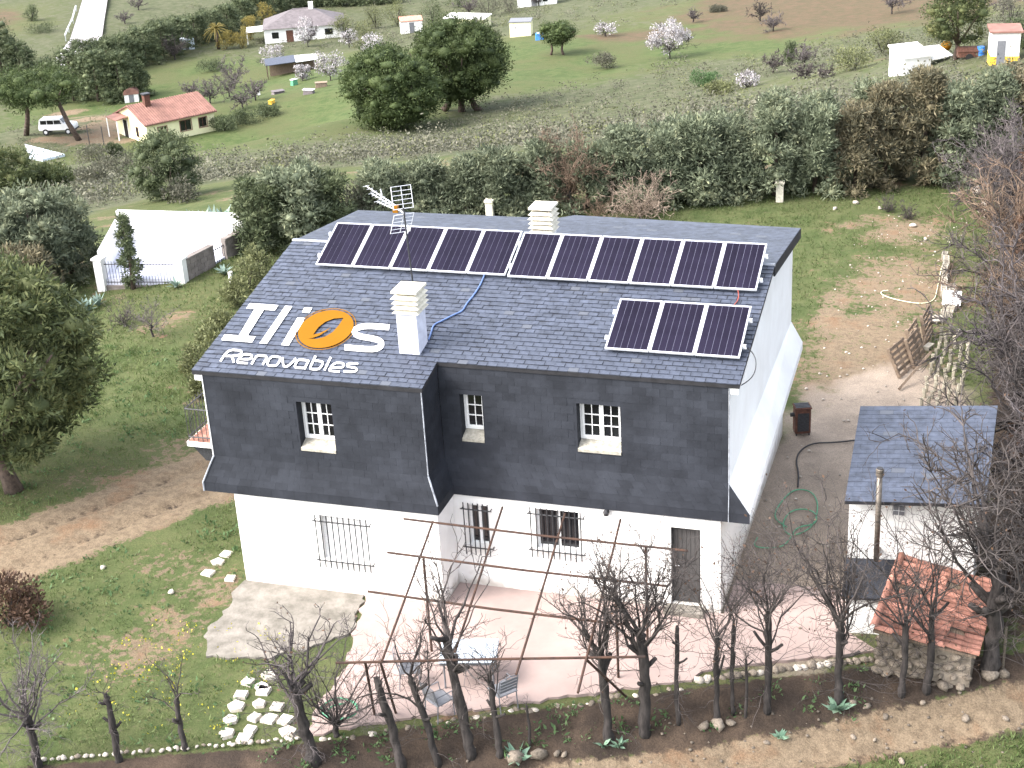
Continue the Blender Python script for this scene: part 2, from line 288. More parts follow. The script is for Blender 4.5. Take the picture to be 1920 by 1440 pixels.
def masks(x, y):
    """what the ground is made of: 0 soil, 1 scrub, 2 ploughed brown, 3 grey yard earth, 4 dark bank soil and painted rut shade, 5 fresh green"""
    x = np.asarray(x, float); y = np.asarray(y, float); d = front_dist(x, y); n = near(x, y)
    tr = seg_dist(x, y, TRACK)
    soil = sstep(2.3, 0.9, tr)
    soil = np.maximum(soil, 0.46 * n * sstep(0.45, 0.75, fbm(x, y, 0.35, 5)) * (d < 0))
    pw = sstep(0.8, 0.2, seg_dist(x, y, PATH)); soil = np.maximum(soil, pw)
    # bare ground behind the shed and around the block stack
    soil = np.maximum(soil, 0.66 * blob(x, y, 1.5, 15.8, 3.2, 6.8)); soil = np.maximum(soil, 0.56 * blob(x, y, 2.0, 22, 3.6, 6.0))
    soil = np.maximum(soil, 0.6 * blob(x, y, -0.1, 19.0, 0.9, 5.0)); soil = np.maximum(soil, 0.55 * blob(x, y, 1.6, 28, 2.6, 3.0))
    for q in ((-13.29, -5.03), (-12.55, -3.19), (-14.02, -0.78), (-12.60, -1.76), (-13.09, -4.44)):
        soil = np.maximum(soil, 0.46 * blob(x, y, q[0], q[1], 2.0, 1.2))
    yard = np.maximum(blob(x, y, 1.3, 5.5, 2.3, 8.5), blob(x, y, 2.6, 12.0, 2.4, 3.5)); yard = np.maximum(yard, 0.55 * sstep(3.6, 0.6, seg_dist(x, y, [(-.5, 1), (1.2, 12)])))
    yard *= (d < 0.2)
    bank = sstep(-0.15, 0.35, d) * sstep(4.6, 2.2, d - 0.35 * (x - 2) * (x > 2)) * sstep(-30, -8, x + 0 * y); below = np.interp(x, [p[0] for p in PATH], [p[1] for p in PATH]) - y; bank = bank * (1 - .85 * pw) * sstep(1.0, .4, below)
    bank = np.maximum(bank, 0.40 * sstep(.34, .05, np.abs(tr - .72 - .12 * (fbm(x, y, .6, 63) - .5))) * sstep(.25, .45, fbm(x, y, .5, 61)))  # shade of the wheel ruts painted in as darker streaks along the track
    bank = np.maximum(bank, 0.7 * sstep(4.3, 5.6, x) * sstep(-3, 3, y) * sstep(40, 30, y))
    # hillside beyond the hedge
    far = 1 - n
    dist = np.hypot(x - 5, y + 29.6)
    scrub = far * (0.35 + 0.75 * fbm(x, y, 0.045, 9)); scrub *= sstep(60, 75, dist)
    scrub += far * 0.5 * sstep(135, 100, dist)
    green_s = sstep(26, 12, np.hypot((x + 73) * 0.8, (y - 121) * 0.75))
    green_s = np.maximum(green_s, sstep(30, 14, np.hypot((x + 66) * .7, y - 150))); green_s = np.maximum(green_s, sstep(24, 10, np.hypot((x + 44) * .7, (y - 170))))
    green_s = np.maximum(green_s, sstep(40, 20, np.hypot((x + 105), (y - 165)))); green_s = np.maximum(green_s, sstep(9, 4, np.hypot(x + 25, y - 160)))
    scrub *= 1 - 0.75 * green_s
    brown = 0.95 * blob(x, y, -14, 205, 36, 48) + 0.75 * blob(x, y, -190, 215, 22, 26) + 0.5 * blob(x, y, -8, 118, 14, 9) + 0.55 * blob(x, y, -47, 180, 9, 5)
    brown = np.clip(brown, 0, 1) * far; scrub *= 1 - np.clip(brown, 0, 1)
    # drive and yard of the yellow house
    drive = sstep(2.6, 1.4, seg_dist(x, y, [(-97.06, 120.66), (-97.19, 126.18), (-102.58, 130.73), (-124.16, 155.94)])); soil = np.maximum(soil, drive * far)
    soil = np.maximum(soil, 0.9 * far * sstep(2.6, 1.2, seg_dist(x, y, [(-102.30, 121.52), (-93.38, 121.05)])))
    fresh = np.clip(green_s + n * 0.5, 0, 1)
    return soil, np.clip(scrub, 0, 1), brown, yard, bank, fresh
def axis(a, b, fa, fb, step, g=1.09):
    r = list(np.arange(fa, fb, step)); s_ = step; v = fb
    while v < b: r.append(v); s_ = min(s_ * g, 60); v += s_
    r.append(b); s_ = step; v = fa - step
    while v > a: r.insert(0, v); s_ = min(s_ * g, 60); v -= s_
    r.insert(0, a); return np.array(r)
gx = axis(-1500, 1500, -24, 8, 0.17, 1.035); gy = axis(-600, 1800, -10, 33, 0.17, 1.035)
GX, GY = np.meshgrid(gx, gy); GZ = height(GX, GY)
trd = seg_dist(GX, GY, TRACK)
nn = near(GX, GY)
GZ = GZ + nn * (0.05 * (fbm(GX, GY, 1.3, 21) - .5) + 0.035 * (fbm(GX, GY, 4.0, 25) - .5)) * sstep(-0.2, 1.0, np.abs(front_dist(GX, GY)) + 0.8)
GZ = GZ - 0.10 * (sstep(0.30, 0.05, np.abs(trd - 0.72))) + (1 - nn) * 0.8 * (fbm(GX, GY, 0.09, 31) - .5)
bankm = sstep(0.0, 0.5, front_dist(GX, GY)); GZ = GZ + bankm * nn * 0.16 * (fbm(GX, GY, 2.2, 41) - .5)
flat = sstep(1.0, 0.0, np.maximum(np.maximum(-12.5 - GX, GX - 6.5), np.maximum(-8 - GY, GY - 13))) * (front_dist(GX, GY) < 0.25)
GZ = GZ - 0.03 * flat
nxg, nyg = len(gx), len(gy); idx = np.arange(nxg * nyg).reshape(nyg, nxg)
F = np.stack([idx[:-1, :-1], idx[:-1, 1:], idx[1:, 1:], idx[1:, :-1]], -1).reshape(-1, 4)
gme = npmesh('ground', np.stack([GX, GY, GZ], -1).reshape(-1, 3), F, None, True)
mk = masks(GX.ravel(), GY.ravel())
for nm, tri in (('maskA', mk[:3]), ('maskB', mk[3:])):
    at = gme.color_attributes.new(nm, 'FLOAT_COLOR', 'POINT'); at.data.foreach_set('color', np.stack([*tri, np.ones(len(tri[0]))], -1).astype(np.float32).ravel())
def ground_material():
    m = bpy.data.materials.new('ground'); m.use_nodes = True; T = m.node_tree; N = T.nodes; L = T.links; b = N['Principled BSDF']
    b.inputs['Roughness'].default_value = 0.95; b.inputs['Specular IOR Level'].default_value = 0.12
    tc = N.new('ShaderNodeTexCoord')
    def noise(s, d=6, r=0.62, off=0.0):
        mp = N.new('ShaderNodeMapping'); mp.inputs['Location'].default_value = (off, off * .7, 0); L.new(tc.outputs['Object'], mp.inputs[0])
        n = N.new('ShaderNodeTexNoise'); n.inputs['Scale'].default_value = s; n.inputs['Detail'].default_value = d; n.inputs['Roughness'].default_value = r; L.new(mp.outputs[0], n.inputs['Vector']); return n.outputs['Fac']
    def mr(s, a, c, lo=0.0, hi=1.0):
        n = N.new('ShaderNodeMapRange'); n.interpolation_type = 'SMOOTHSTEP'; n.inputs[1].default_value = a; n.inputs[2].default_value = c; n.inputs[3].default_value = lo; n.inputs[4].default_value = hi; L.new(s, n.inputs[0]); return n.outputs[0]
    def mix(f, a, c):
        n = N.new('ShaderNodeMix'); n.data_type = 'RGBA'; L.new(f, n.inputs[0])
        for k, q in ((6, a), (7, c)):
            if isinstance(q, tuple): n.inputs[k].default_value = (*q, 1)
            else: L.new(q, n.inputs[k])
        return n.outputs[2]
    def math_(op, a, c):
        n = N.new('ShaderNodeMath'); n.operation = op
        for k, q in ((0, a), (1, c)):
            if isinstance(q, (int, float)): n.inputs[k].default_value = q
            else: L.new(q, n.inputs[k])
        return n.outputs[0]
    sep = []
    for nm in ('maskA', 'maskB'):
        a = N.new('ShaderNodeAttribute'); a.attribute_name = nm; s_ = N.new('ShaderNodeSeparateColor'); L.new(a.outputs['Color'], s_.inputs[0]); sep += [s_.outputs[0], s_.outputs[1], s_.outputs[2]]
    soil, scrub, brown, yard, bank, fresh = sep
    big = noise(0.11, 4); mid = noise(0.8, 8, 0.66, 7); fine = noise(4.5, 8, 0.7, 13); grit = noise(28, 4, 0.7, 3)
    def thr(mask, nz, k=0.55, a=0.42, c=0.60): return mr(math_('MULTIPLY_ADD', nz, 1.0) if False else math_('ADD', mask, math_('MULTIPLY', math_('SUBTRACT', nz, 0.5), k * 2)), a, c)
    g1 = mix(mr(mid, .35, .68), (0.057, 0.071, 0.028), (0.095, 0.096, 0.045)); g2 = mix(mr(mid, .35, .65), (0.043, 0.066, 0.021), (0.072, 0.091, 0.034))
    grass = mix(fresh, g1, g2)
    grass = mix(mr(big, .42, .66), grass, mix(mr(fine, .4, .6), (0.084, 0.084, 0.038), (0.057, 0.074, 0.028)))
    grass = mix(mr(fine, .54, .74), grass, (0.119, 0.098, 0.061)); grass = mix(mr(mid, .60, .72), grass, (0.032, 0.056, 0.016))
    sc_c = mix(mr(mid, .35, .66), (0.052, 0.062, 0.030), (0.088, 0.090, 0.054)); c = mix(thr(scrub, mid, .5, .36, .62), grass, sc_c)
    br_c = mix(mr(mid, .3, .7), (0.104, 0.071, 0.046), (0.068, 0.061, 0.034)); c = mix(thr(brown, big, .5, .40, .7), c, br_c)
    so_c = mix(mr(fine, .35, .68), (0.189, 0.145, 0.099), (0.120, 0.091, 0.062)); so_c = mix(mr(mid, .5, .75), so_c, (0.160, 0.099, 0.060)); c = mix(thr(soil, math_('ADD', math_('MULTIPLY', fine, .6), math_('MULTIPLY', mid, .4)), 1.25, .38, .54), c, so_c)
    ya_c = mix(mr(mid, .35, .68), (0.318, 0.260, 0.207), (0.224, 0.184, 0.148)); c = mix(thr(yard, mid, .35, .35, .62), c, ya_c)
    ba_c = mix(mr(mid, .4, .68), (0.034, 0.026, 0.021), (0.072, 0.052, 0.038)); c = mix(thr(bank, fine, .6, .34, .6), c, ba_c)
    v = N.new('ShaderNodeVectorMath'); v.operation = 'SCALE'; L.new(c, v.inputs[0]); L.new(mr(grit, .25, .75, .70, 1.28), v.inputs['Scale']); L.new(v.outputs[0], b.inputs['Base Color'])
    bp = N.new('ShaderNodeBump'); bp.inputs['Strength'].default_value = 0.7; bp.inputs['Distance'].default_value = 0.06; L.new(math_('ADD', fine, math_('MULTIPLY', grit, .5)), bp.inputs['Height']); L.new(bp.outputs[0], b.inputs['Normal'])
    return m
gme.materials.append(ground_material())
ground = link(bpy.data.objects.new('ground', gme)); tag(ground, 'grassy plot on a hillside with bare earth tracks and scrub valley', 'ground', kind='structure')
def gz(x, y):
    return float(height(np.array([x]), np.array([y]))[0])

# patio, concrete apron, road
def sheet(name, poly, z, m, label, th=0.12, kind='structure', rag=()):
    rr = random.Random(5); out = []
    for i, (p, q) in enumerate(zip(poly, poly[1:] + poly[:1])):
        out.append(p); L_ = math.dist(p, q)
        if i in rag:
            for k in range(1, int(L_ / .16)): t = k / int(L_ / .16); out.append((p[0] + (q[0] - p[0]) * t + rr.uniform(-.07, .07), p[1] + (q[1] - p[1]) * t + rr.uniform(-.07, .07)))
    poly = out
    o = MB().prism(poly, z - th, z).build(name, m); tag(o, label, name.replace('_', ' '), kind=kind); return o
sheet('patio', [(-8.75, -1.07), (-8.4, -2.5), (-8.0, -4.0), (-8.05, -5.2), (-7.85, -6.4), (-3.65, -4.25), (-0.5, -2.75), (-0.35, -2.35), (1.6, -1.45), (3.2, -.75), (2.45, -.12), (2.28, 1.55), (-0.3, 1.5), (-0.3, -0.03), (-6.71, -0.03), (-6.71, -1.07)], 0.03, M_patio, 'pale pink concrete patio in front of the house', rag=(0, 1, 2, 3, 4, 5, 6, 7, 8))
sheet('concrete_apron', [(-11.95, -1.07), (-12.0, -1.7), (-11.75, -2.3), (-11.85, -3.2), (-11.3, -4.3), (-10.9, -4.25), (-9.8, -4.05), (-9.6, -3.4), (-9.2, -3.6), (-8.45, -2.5), (-8.78, -1.07)], 0.022, M_conc, 'rough grey concrete slab beside the white wing', rag=range(1, 10))
RD = [((-176.10, 244.94), (-170.61, 245.31)), ((-162.88, 221.16), (-158.59, 224.26)), ((-153.23, 204.00), (-148.61, 206.99)), ((-144.03, 184.24), (-139.92, 187.57)), ((-141.64, 174.88), (-135.21, 175.43))]
mb = MB(); 
def strip(pairs, dz, ext=None):
    V = []; Fs = []
    for a, b in pairs: V += [(a[0], a[1], gz(*a) + dz), (b[0], b[1], gz(*b) + dz)]
    for i in range(len(pairs) - 1): Fs.append((2 * i, 2 * i + 1, 2 * i + 3, 2 * i + 2))
    return V, Fs
a0, b0 = Vector(RD[0][0]), Vector(RD[0][1]); a1, b1 = Vector(RD[1][0]), Vector(RD[1][1])
pairs = [(tuple(a0 + (a0 - a1) * 4), tuple(b0 + (b0 - b1) * 4))] + RD
sub = []
for (p, q), (r, s_) in zip(pairs[:-1], pairs[1:]):
    for k in range(6):
        t = k / 6; sub.append((tuple(Vector(p).lerp(Vector(r), t)), tuple(Vector(q).lerp(Vector(s_), t))))
sub.append(pairs[-1])
road = MB().add(*strip(sub, 0.55)).build('road', M_asph); tag(road, 'pale country road running away between the fields', 'road', kind='structure')
def lane(t0, t1, nm):
    pr = [(tuple(Vector(a).lerp(Vector(b), t0)), tuple(Vector(a).lerp(Vector(b), t1))) for a, b in sub]
    MB().add(*strip(pr, 0.56)).build(nm, M_line, road)
lane(0.04, 0.075, 'edge_line'); lane(0.925, 0.96, 'edge_line')
for i in range(0, len(sub) - 1, 1):
    pr = [(tuple(Vector(a).lerp(Vector(b), .485)), tuple(Vector(a).lerp(Vector(b), .515))) for a, b in sub[i:i + 2]]
    pr[1] = tuple(tuple(Vector(pr[0][k]).lerp(Vector(pr[1][k]), 0.62)) for k in (0, 1)); MB().add(*strip(pr, 0.562)).build('centre_dash', M_line, road)

# ============================================================ main house
rng = np.random.default_rng(7); R_ = random.Random(11)
house = empty('house', (-6, 4, 0), 0, 'large white house with slate roof and slate clad upper storey', 'house')
HM = Matrix.Translation((-6, 4, 0)).inverted()
def hpart(mb, name, m, parent=None, **k):
    """part of the house, drawn in world coordinates"""
    mb.xf(HM); return mb.build(name, m, parent or house, **k)
EZ, TS, YR = 5.8, 0.2011, 4.81
RZ = EZ + TS * YR
def roofz(y): return EZ + TS * y if y <= YR else RZ - 0.14 * (y - YR)
def skin(mb, axis, c, a0, a1, z0, z1, holes, depth, sgn=1):
    """wall sheet with openings and their reveals; axis 'y': sheet at y=c seen from -y; depth goes to +y"""
    xs = sorted({a0, a1, *[h[0] for h in holes], *[h[1] for h in holes]}); zs = sorted({z0, z1, *[h[2] for h in holes], *[h[3] for h in holes]})
    P = (lambda a, z, d=0.0: (a, c + d, z)) if axis == 'y' else (lambda a, z, d=0.0: (c - d, a, z))
    for i in range(len(xs) - 1):
        for j in range(len(zs) - 1):
            mx, mz = (xs[i] + xs[i + 1]) / 2, (zs[j] + zs[j + 1]) / 2
            if any(h[0] < mx < h[1] and h[2] < mz < h[3] for h in holes): continue
            mb.add([P(xs[i], zs[j]), P(xs[i + 1], zs[j]), P(xs[i + 1], zs[j + 1]), P(xs[i], zs[j + 1])], [(0, 1, 2, 3)])
    for (b0, b1, h0, h1) in holes:
        for (p, q) in (((b0, h0), (b0, h1)), ((b0, h1), (b1, h1)), ((b1, h1), (b1, h0)), ((b1, h0), (b0, h0))):
            mb.add([P(*p), P(*q), P(*q, depth), P(*p, depth)], [(0, 1, 2, 3)])
    return mb
def slate_patch(mb, P00, P10, P11, P01, w, h, th, holes=(), gap=0.0035, jit=1.0, mono=False):
    """thin slates laid in courses over a bilinear patch; holes are in patch metres (u0,u1,v0,v1)"""
    P00, P10, P11, P01 = map(Vector, (P00, P10, P11, P01)); U = ((P10 - P00).length + (P11 - P01).length) / 2; Vv = ((P01 - P00).length + (P11 - P10).length) / 2
    nrm = (P10 - P00).cross(P01 - P00).normalized(); nr = max(1, round(Vv / h)); nc = max(1, round(U / w))
    def at(u, v): a = P00.lerp(P10, u); b = P01.lerp(P11, u); return a.lerp(b, v)
    for j in range(nr):
        off = (j % 2) * 0.5
        for i in range(-1, nc + 1):
            u0, u1 = max(0, (i + off) / nc), min(1, (i + 1 + off) / nc)
            if u1 - u0 < 0.25 / nc: continue
            v0, v1 = j / nr, (j + 1) / nr
            cu, cv = (u0 + u1) / 2 * U, (v0 + v1) / 2 * Vv
            if any(a < cu + w * .5 and cu - w * .5 < b and c_ < cv + h * .5 and cv - h * .5 < d for a, b, c_, d in holes): continue
            g = gap * (0.4 + 1.2 * R_.random()) / 2; t0 = th * (0.75 + 0.5 * R_.random() * jit); t1 = th * 0.5
            u0 += g / U; u1 -= g / U; v0 += g / Vv * R_.random()
            q = [at(u0, v0), at(u1, v0), at(u1, v1), at(u0, v1)]
            tt = [t0, t0 + (R_.random() - .5) * th * .4, t1, t1]
            mb.add(q + [p + nrm * t for p, t in zip(q, tt)], [(4, 5, 6, 7), (0, 1, 5, 4), (1, 2, 6, 5), (3, 0, 4, 7)])
    return mb
# ---- upper storey openings (x0,x1,z0,z1)
UW = [(-9.98, -9.10, 3.82, 5.00)]; UM = [(-6.38, -5.84, 3.90, 5.02), (-3.62, -2.62, 3.90, 5.03)]
ZM = 3.40
hpart(skin(MB(), 'y', -1.05, -12.3, -6.88, ZM - .03, roofz(-1.05) - 0.06, UW, 0.34), 'slate_wall', M_mans)
hpart(skin(MB(), 'y', 0.0, -6.86, -0.22, ZM - .03, EZ - 0.06, UM, 0.34), 'slate_wall', M_mans)
hpart(MB().add([(-6.87, -1.05, ZM - .03), (-6.87, 0, ZM - .03), (-6.87, 0, EZ - .06), (-6.87, -1.05, roofz(-1.05) - .06)], [(0, 1, 2, 3)]), 'slate_wall', M_mans)
def uvh(x0, z0, holes): return [(a - x0, b - x0, c - z0, d - z0) for a, b, c, d in holes]
mb = MB(); zt = roofz(-1.05) - .07
slate_patch(mb, (-12.3, -1.052, ZM), (-6.87, -1.052, ZM), (-6.87, -1.052, zt), (-12.3, -1.052, zt), 0.30, 0.19, 0.005, uvh(-12.3, ZM, UW))
zt = EZ - .07
slate_patch(mb, (-6.85, -0.002, ZM), (-0.22, -0.002, ZM), (-0.22, -0.002, zt), (-6.85, -0.002, zt), 0.30, 0.19, 0.005, uvh(-6.85, ZM, UM))
slate_patch(mb, (-6.868, -1.05, ZM), (-6.868, 0, ZM), (-6.868, 0, zt), (-6.868, -1.05, zt - .2), 0.30, 0.19, 0.005)
# ---- flared skirt all the way round
top = [(-12.3, -1.05), (-6.87, -1.05), (-6.87, 0.0), (-0.22, 0.0), (-0.22, 9.7), (-12.3, 9.7)]
bot = [(-12.64, -1.15), (-6.66, -1.15), (-6.66, -0.10), (0.28, -0.10), (0.08, 9.95), (-12.64, 9.95)]
inn = [(-11.9, -1.06), (-6.74, -1.06), (-6.74, -0.01), (-0.38, -0.01), (-0.38, 9.6), (-11.9, 9.6)]
ZB, ZF = 2.70, 2.47
for i in range(6):
    j = (i + 1) % 6; m = M_white if i in (3, 4) else M_mans
    a, b = top[i], top[j]; c, d = bot[i], bot[j]; e, f_ = inn[i], inn[j]
    s_ = MB().add([(*a, ZM), (*b, ZM), (*c, ZB), (*d, ZB), (*c, ZF), (*d, ZF), (*e, ZF + .02), (*f_, ZF + .02)], [(2, 3, 1, 0), (4, 5, 3, 2), (6, 7, 5, 4)])
    hpart(s_, 'eaves_skirt', m)
    if m is M_mans and i < 3:
        lift = Vector((0, -.003, .003)) if i != 1 else Vector((.003, 0, .003))
        slate_patch(mb, Vector((*c, ZB)) + lift, Vector((*d, ZB)) + lift, Vector((*b, ZM)) + lift, Vector((*a, ZM)) + lift, 0.30, 0.19, 0.005)
        l2 = Vector((0, -.003, 0)) if i != 1 else Vector((.003, 0, 0))
        slate_patch(mb, Vector((*c, ZF)) + l2, Vector((*d, ZF)) + l2, Vector((*d, ZB)) + l2, Vector((*c, ZB)) + l2, 0.30, 0.2, 0.005)
o = hpart(mb, 'cladding_slates', M_mans); o['kind'] = 'stuff'
hpart(MB().tube([(-12.3, -1.07, ZM), (-12.64, -1.16, ZB + .01), (-12.64, -1.16, ZF)], .025), 'hip_flashing', M_lead)
hpart(MB().tube([(-6.86, -1.07, ZM + .0), (-6.66, -1.16, ZB + .01)], .022), 'hip_flashing', M_lead)
hpart(MB().tube([(-6.865, -1.065, roofz(-1.05) - .1), (-6.865, -1.065, ZM)], .014), 'corner_flashing', M_lead)
hpart(MB().tube([(-0.2, -0.012, EZ - .1), (-0.2, -0.012, ZM), (-.19, -.11, ZB + .01), (-.19, -.115, ZF)], .012), 'corner_flashing', M_lead)
hpart(MB().tube([(-12.31, -1.06, roofz(-1.05) - .1), (-12.31, -1.06, ZM)], .016), 'corner_flashing', M_pvc)
# ---- gables and rear
def gable(x0, x1, y0):
    B = [(y0, ZM - .02), (9.7, ZM - .02), (9.7, roofz(9.7) - .12), (YR, RZ - .12), (y0, roofz(y0) - .12)]
    return MB().hexa([(x0, y, z) for y, z in B], [(x1, y, z) for y, z in B])
hpart(gable(-0.5, -0.215, 0.004), 'gable_wall', M_white); hpart(gable(-12.3, -12.0, -1.045), 'gable_wall', M_white)
hpart(MB().box(-12.0, -0.5, 9.45, 9.7, ZM, 5.95), 'rear_wall', M_white)
# ---- roof deck
FP = [(-12.55, -1.07), (-6.84, -1.07), (-6.84, -0.03), (0.02, -0.03), (0.02, YR), (-12.55, YR)]
deck = hpart(MB().hexa([(x, y, roofz(y) - .10) for x, y in FP], [(x, y, roofz(y) - .004) for x, y in FP]), 'front_roof', M_under)
RP_ = [(0.02, YR), (-0.02, 9.75), (-6.42, 10.2), (-6.86, 9.5), (-12.75, 9.5), (-12.55, YR)]
rear = hpart(MB().hexa([(x, y, roofz(y) - .10) for x, y in RP_[::1]], [(x, y, roofz(y) - .002) for x, y in RP_]), 'rear_roof', M_slate)
mb = MB(); up = Vector((0, 0, .0))
slate_patch(mb, (-12.55, YR + .06, RZ - .008), (0.02, YR + .06, RZ - .008), (-0.02, 9.6, roofz(9.6)), (-12.66, 9.48, roofz(9.48)), 0.28, 0.2, 0.006, gap=.003)
o = hpart(mb, 'rear_slates', M_slate, rear); o['kind'] = 'stuff'
hpart(MB().tube([(-12.56, YR, RZ + .01), (0.03, YR, RZ + .01)], .045, 6), 'ridge_cap', M_lead)
# white verge boards under the roof edges
for x0, x1, y0 in ((-12.52, -12.3, -1.04), (-0.215, -0.01, 0.0)):
    hpart(MB().hexa([(x0, y0, roofz(y0) - .26), (x1, y0, roofz(y0) - .26), (x1, YR, RZ - .26), (x0, YR, RZ - .26)], [(x0, y0, roofz(y0) - .103), (x1, y0, roofz(y0) - .103), (x1, YR, RZ - .103), (x0, YR, RZ - .103)]), 'verge_soffit', M_white)
hpart(MB().hexa([(-.01, YR, RZ - .28), (.03, YR, RZ - .28), (-.01, 9.75, roofz(9.75) - .28), (-.05, 9.75, roofz(9.75) - .28)], [(-.01, YR, RZ - .01), (.03, YR, RZ - .01), (-.01, 9.75, roofz(9.75) - .01), (-.05, 9.75, roofz(9.75) - .01)]), 'verge_board', M_under)
# ---- front slates: 300 nearest the eaves as pieces, the rest as one part
th = math.atan(TS); ca, sa = math.cos(th), math.sin(th)
WD, HG = 0.235, 0.175
def slate_shape(w, l, t):     # local: x across, y up the slope
    a, b = -w / 2, w / 2
    V = [(a, 0, -.004), (b, 0, -.004), (b, l, -.004), (a, l, -.004), (a, 0, t), (b, 0, t), (b, l, t * .45), (a, l, t * .45)]
    return V, [(4, 5, 6, 7), (0, 1, 5, 4), (1, 2, 6, 5), (3, 0, 4, 7)]
protos = []
for k in range(8):
    V, Fq = slate_shape(WD - 0.004 - 0.014 * R_.random(), HG - 0.002 - 0.028 * (R_.random() ** 1.5), 0.010 + 0.010 * R_.random()); protos.append(MB().add(V, Fq))
pm = [p.mesh('slate', M_slate) for p in protos]
spots = []; row = 0; s_ = -1.07 / ca
while s_ < (YR - .03) / ca:
    y = s_ * ca
    segs = [(-12.555, -6.835)] + ([(-6.835, 0.025)] if y >= -.05 else [])
    for (xa, xb) in segs:
        x = xa - (WD * .5 if row % 2 else 0.0)
        while x < xb - .03:
            l, r = max(x, xa), min(x + WD, xb)
            if r - l > .04: spots.append((y, (l + r) / 2, (r - l) / WD))
            x += WD
    row += 1; s_ += HG
RX = Matrix.Rotation(th, 4, 'X')
def hid(x, y): return (-3.2 < x < -.1 and .75 < y < 2.2) or y > 3.6
vis = sorted([p for p in spots if not hid(p[1], p[0])], key=lambda p: p[0] * 0.87 + p[1] * -0.3); single = set(vis[:300])
rest = MB()
for (y, x, sx) in spots:
    k = R_.randrange(8); rot = Euler((th + R_.uniform(-.012, .012), R_.uniform(-.02, .02), R_.uniform(-.012, .012)))
    loc = Vector((x + R_.uniform(-.003, .003), y + R_.uniform(-.006, .012), roofz(y) + R_.uniform(0, .004)))
    if (y, x, sx) in single:
        o = bpy.data.objects.new('slate', pm[k]); o.location = loc - Vector((-6, 4, 0)); o.rotation_euler = rot; o.scale = (sx, 1, 1); link(o, deck)
    else:
        Mx = Matrix.Translation(loc) @ rot.to_matrix().to_4x4() @ Matrix.Diagonal((sx, 1, 1, 1)); rest.add([Mx @ Vector(v) for v in protos[k].V], protos[k].F)
o = hpart(rest, 'slate_courses', M_slate, deck); o['kind'] = 'stuff'
# ---- ground floor
GW = [(-9.72, -8.50, 0.90, 2.10)]; GM = [(-6.36, -5.86, 1.12, 2.20), (-4.70, -3.66, 1.22, 2.28), (-1.52, -0.84, 0.14, 2.16)]
hpart(skin(MB(), 'y', -1.08, -11.9, -6.72, -.1, 2.66, GW, 0.18), 'front_wall', M_splash)
hpart(skin(MB(), 'y', -0.04, -6.72, -0.38, -.1, 2.66, GM, 0.20), 'front_wall', M_splash)
hpart(MB().add([(-6.72, -1.08, -.1), (-6.72, -.04, -.1), (-6.72, -.04, 2.66), (-6.72, -1.08, 2.66)], [(0, 1, 2, 3)]), 'side_wall', M_splash)
hpart(MB().add([(-.38, -.04, -.1), (-.38, 9.6, -.1), (-.38, 9.6, 2.66), (-.38, -.04, 2.66)], [(0, 1, 2, 3)]), 'side_wall', M_splash)
hpart(MB().add([(-11.9, 9.6, -.1), (-11.9, -1.08, -.1), (-11.9, -1.08, 2.66), (-11.9, 9.6, 2.66)], [(0, 1, 2, 3)]), 'side_wall', M_splash)
hpart(MB().add([(-.38, 9.6, -.1), (-11.9, 9.6, -.1), (-11.9, 9.6, 2.66), (-.38, 9.6, 2.66)], [(0, 1, 2, 3)]), 'rear_wall', M_white)
hpart(MB().box(-.40, -.366, 5.6, 6.8, 1.3, 2.2), 'side_shutter', M_chair)
# ---- windows
def upper_window(x0, x1, z0, z1, y, sashes):
    """white casement deep in its reveal with glazing bars; the sill slopes out"""
    yb = y + .33; zs = z0 + .14
    fr = MB(); t = .055
    fr.box(x0, x0 + t, yb - .06, yb, zs, z1); fr.box(x1 - t, x1, yb - .06, yb, zs, z1); fr.box(x0 + t, x1 - t, yb - .06, yb, zs, zs + t); fr.box(x0 + t, x1 - t, yb - .06, yb, z1 - t, z1)
    w = hpart(fr, 'window', M_pvc)
    hpart(MB().hexa([(x0 + .002, y - .02, z0 - .06), (x1 - .002, y - .02, z0 - .06), (x1 - .002, yb, z0 - .06), (x0 + .002, yb, z0 - .06)], [(x0 + .002, y - .02, z0 + .01), (x1 - .002, y - .02, z0 + .01), (x1 - .002, yb, zs + .005), (x0 + .002, yb, zs + .005)]), 'sill', M_sill, w)
    sw = (x1 - x0 - 2 * t) / sashes
    for k in range(sashes):
        a = x0 + t + k * sw + .004; b = a + sw - .008; q = .045; c, d = zs + t + .003, z1 - t - .003
        s = MB(); yf, yk = yb - .085, yb - .045
        s.box(a, a + q, yf, yk, c, d); s.box(b - q, b, yf, yk, c, d); s.box(a + q, b - q, yf, yk, c, c + q); s.box(a + q, b - q, yf, yk, d - q, d)
        hpart(s, 'sash', M_pvc, w); ax, bx, cz, dz = a + q, b - q, c + q, d - q; mxx = (ax + bx) / 2
        bars = MB(); bars.box(mxx - .009, mxx + .009, yf + .006, yk - .01, cz, dz)
        for r in (1, 2):
            zz = cz + (dz - cz) * r / 3; bars.box(ax, mxx - .009, yf + .006, yk - .01, zz - .009, zz + .009); bars.box(mxx + .009, bx, yf + .006, yk - .01, zz - .009, zz + .009)
        hpart(bars, 'glazing_bars', M_pvc, w)
        for r in range(3):
            for cc, (p0, p1) in enumerate(((ax, mxx - .009), (mxx + .009, bx))):
                hpart(MB().box(p0, p1, yk - .008, yk - .002, cz + (dz - cz) * r / 3 + (.009 if r else 0), cz + (dz - cz) * (r + 1) / 3 - (.009 if r < 2 else 0)), 'pane', M_glass, w)
upper_window(*UW[0], -1.05, 2); upper_window(*UM[0], 0, 1); upper_window(*UM[1], 0, 2)
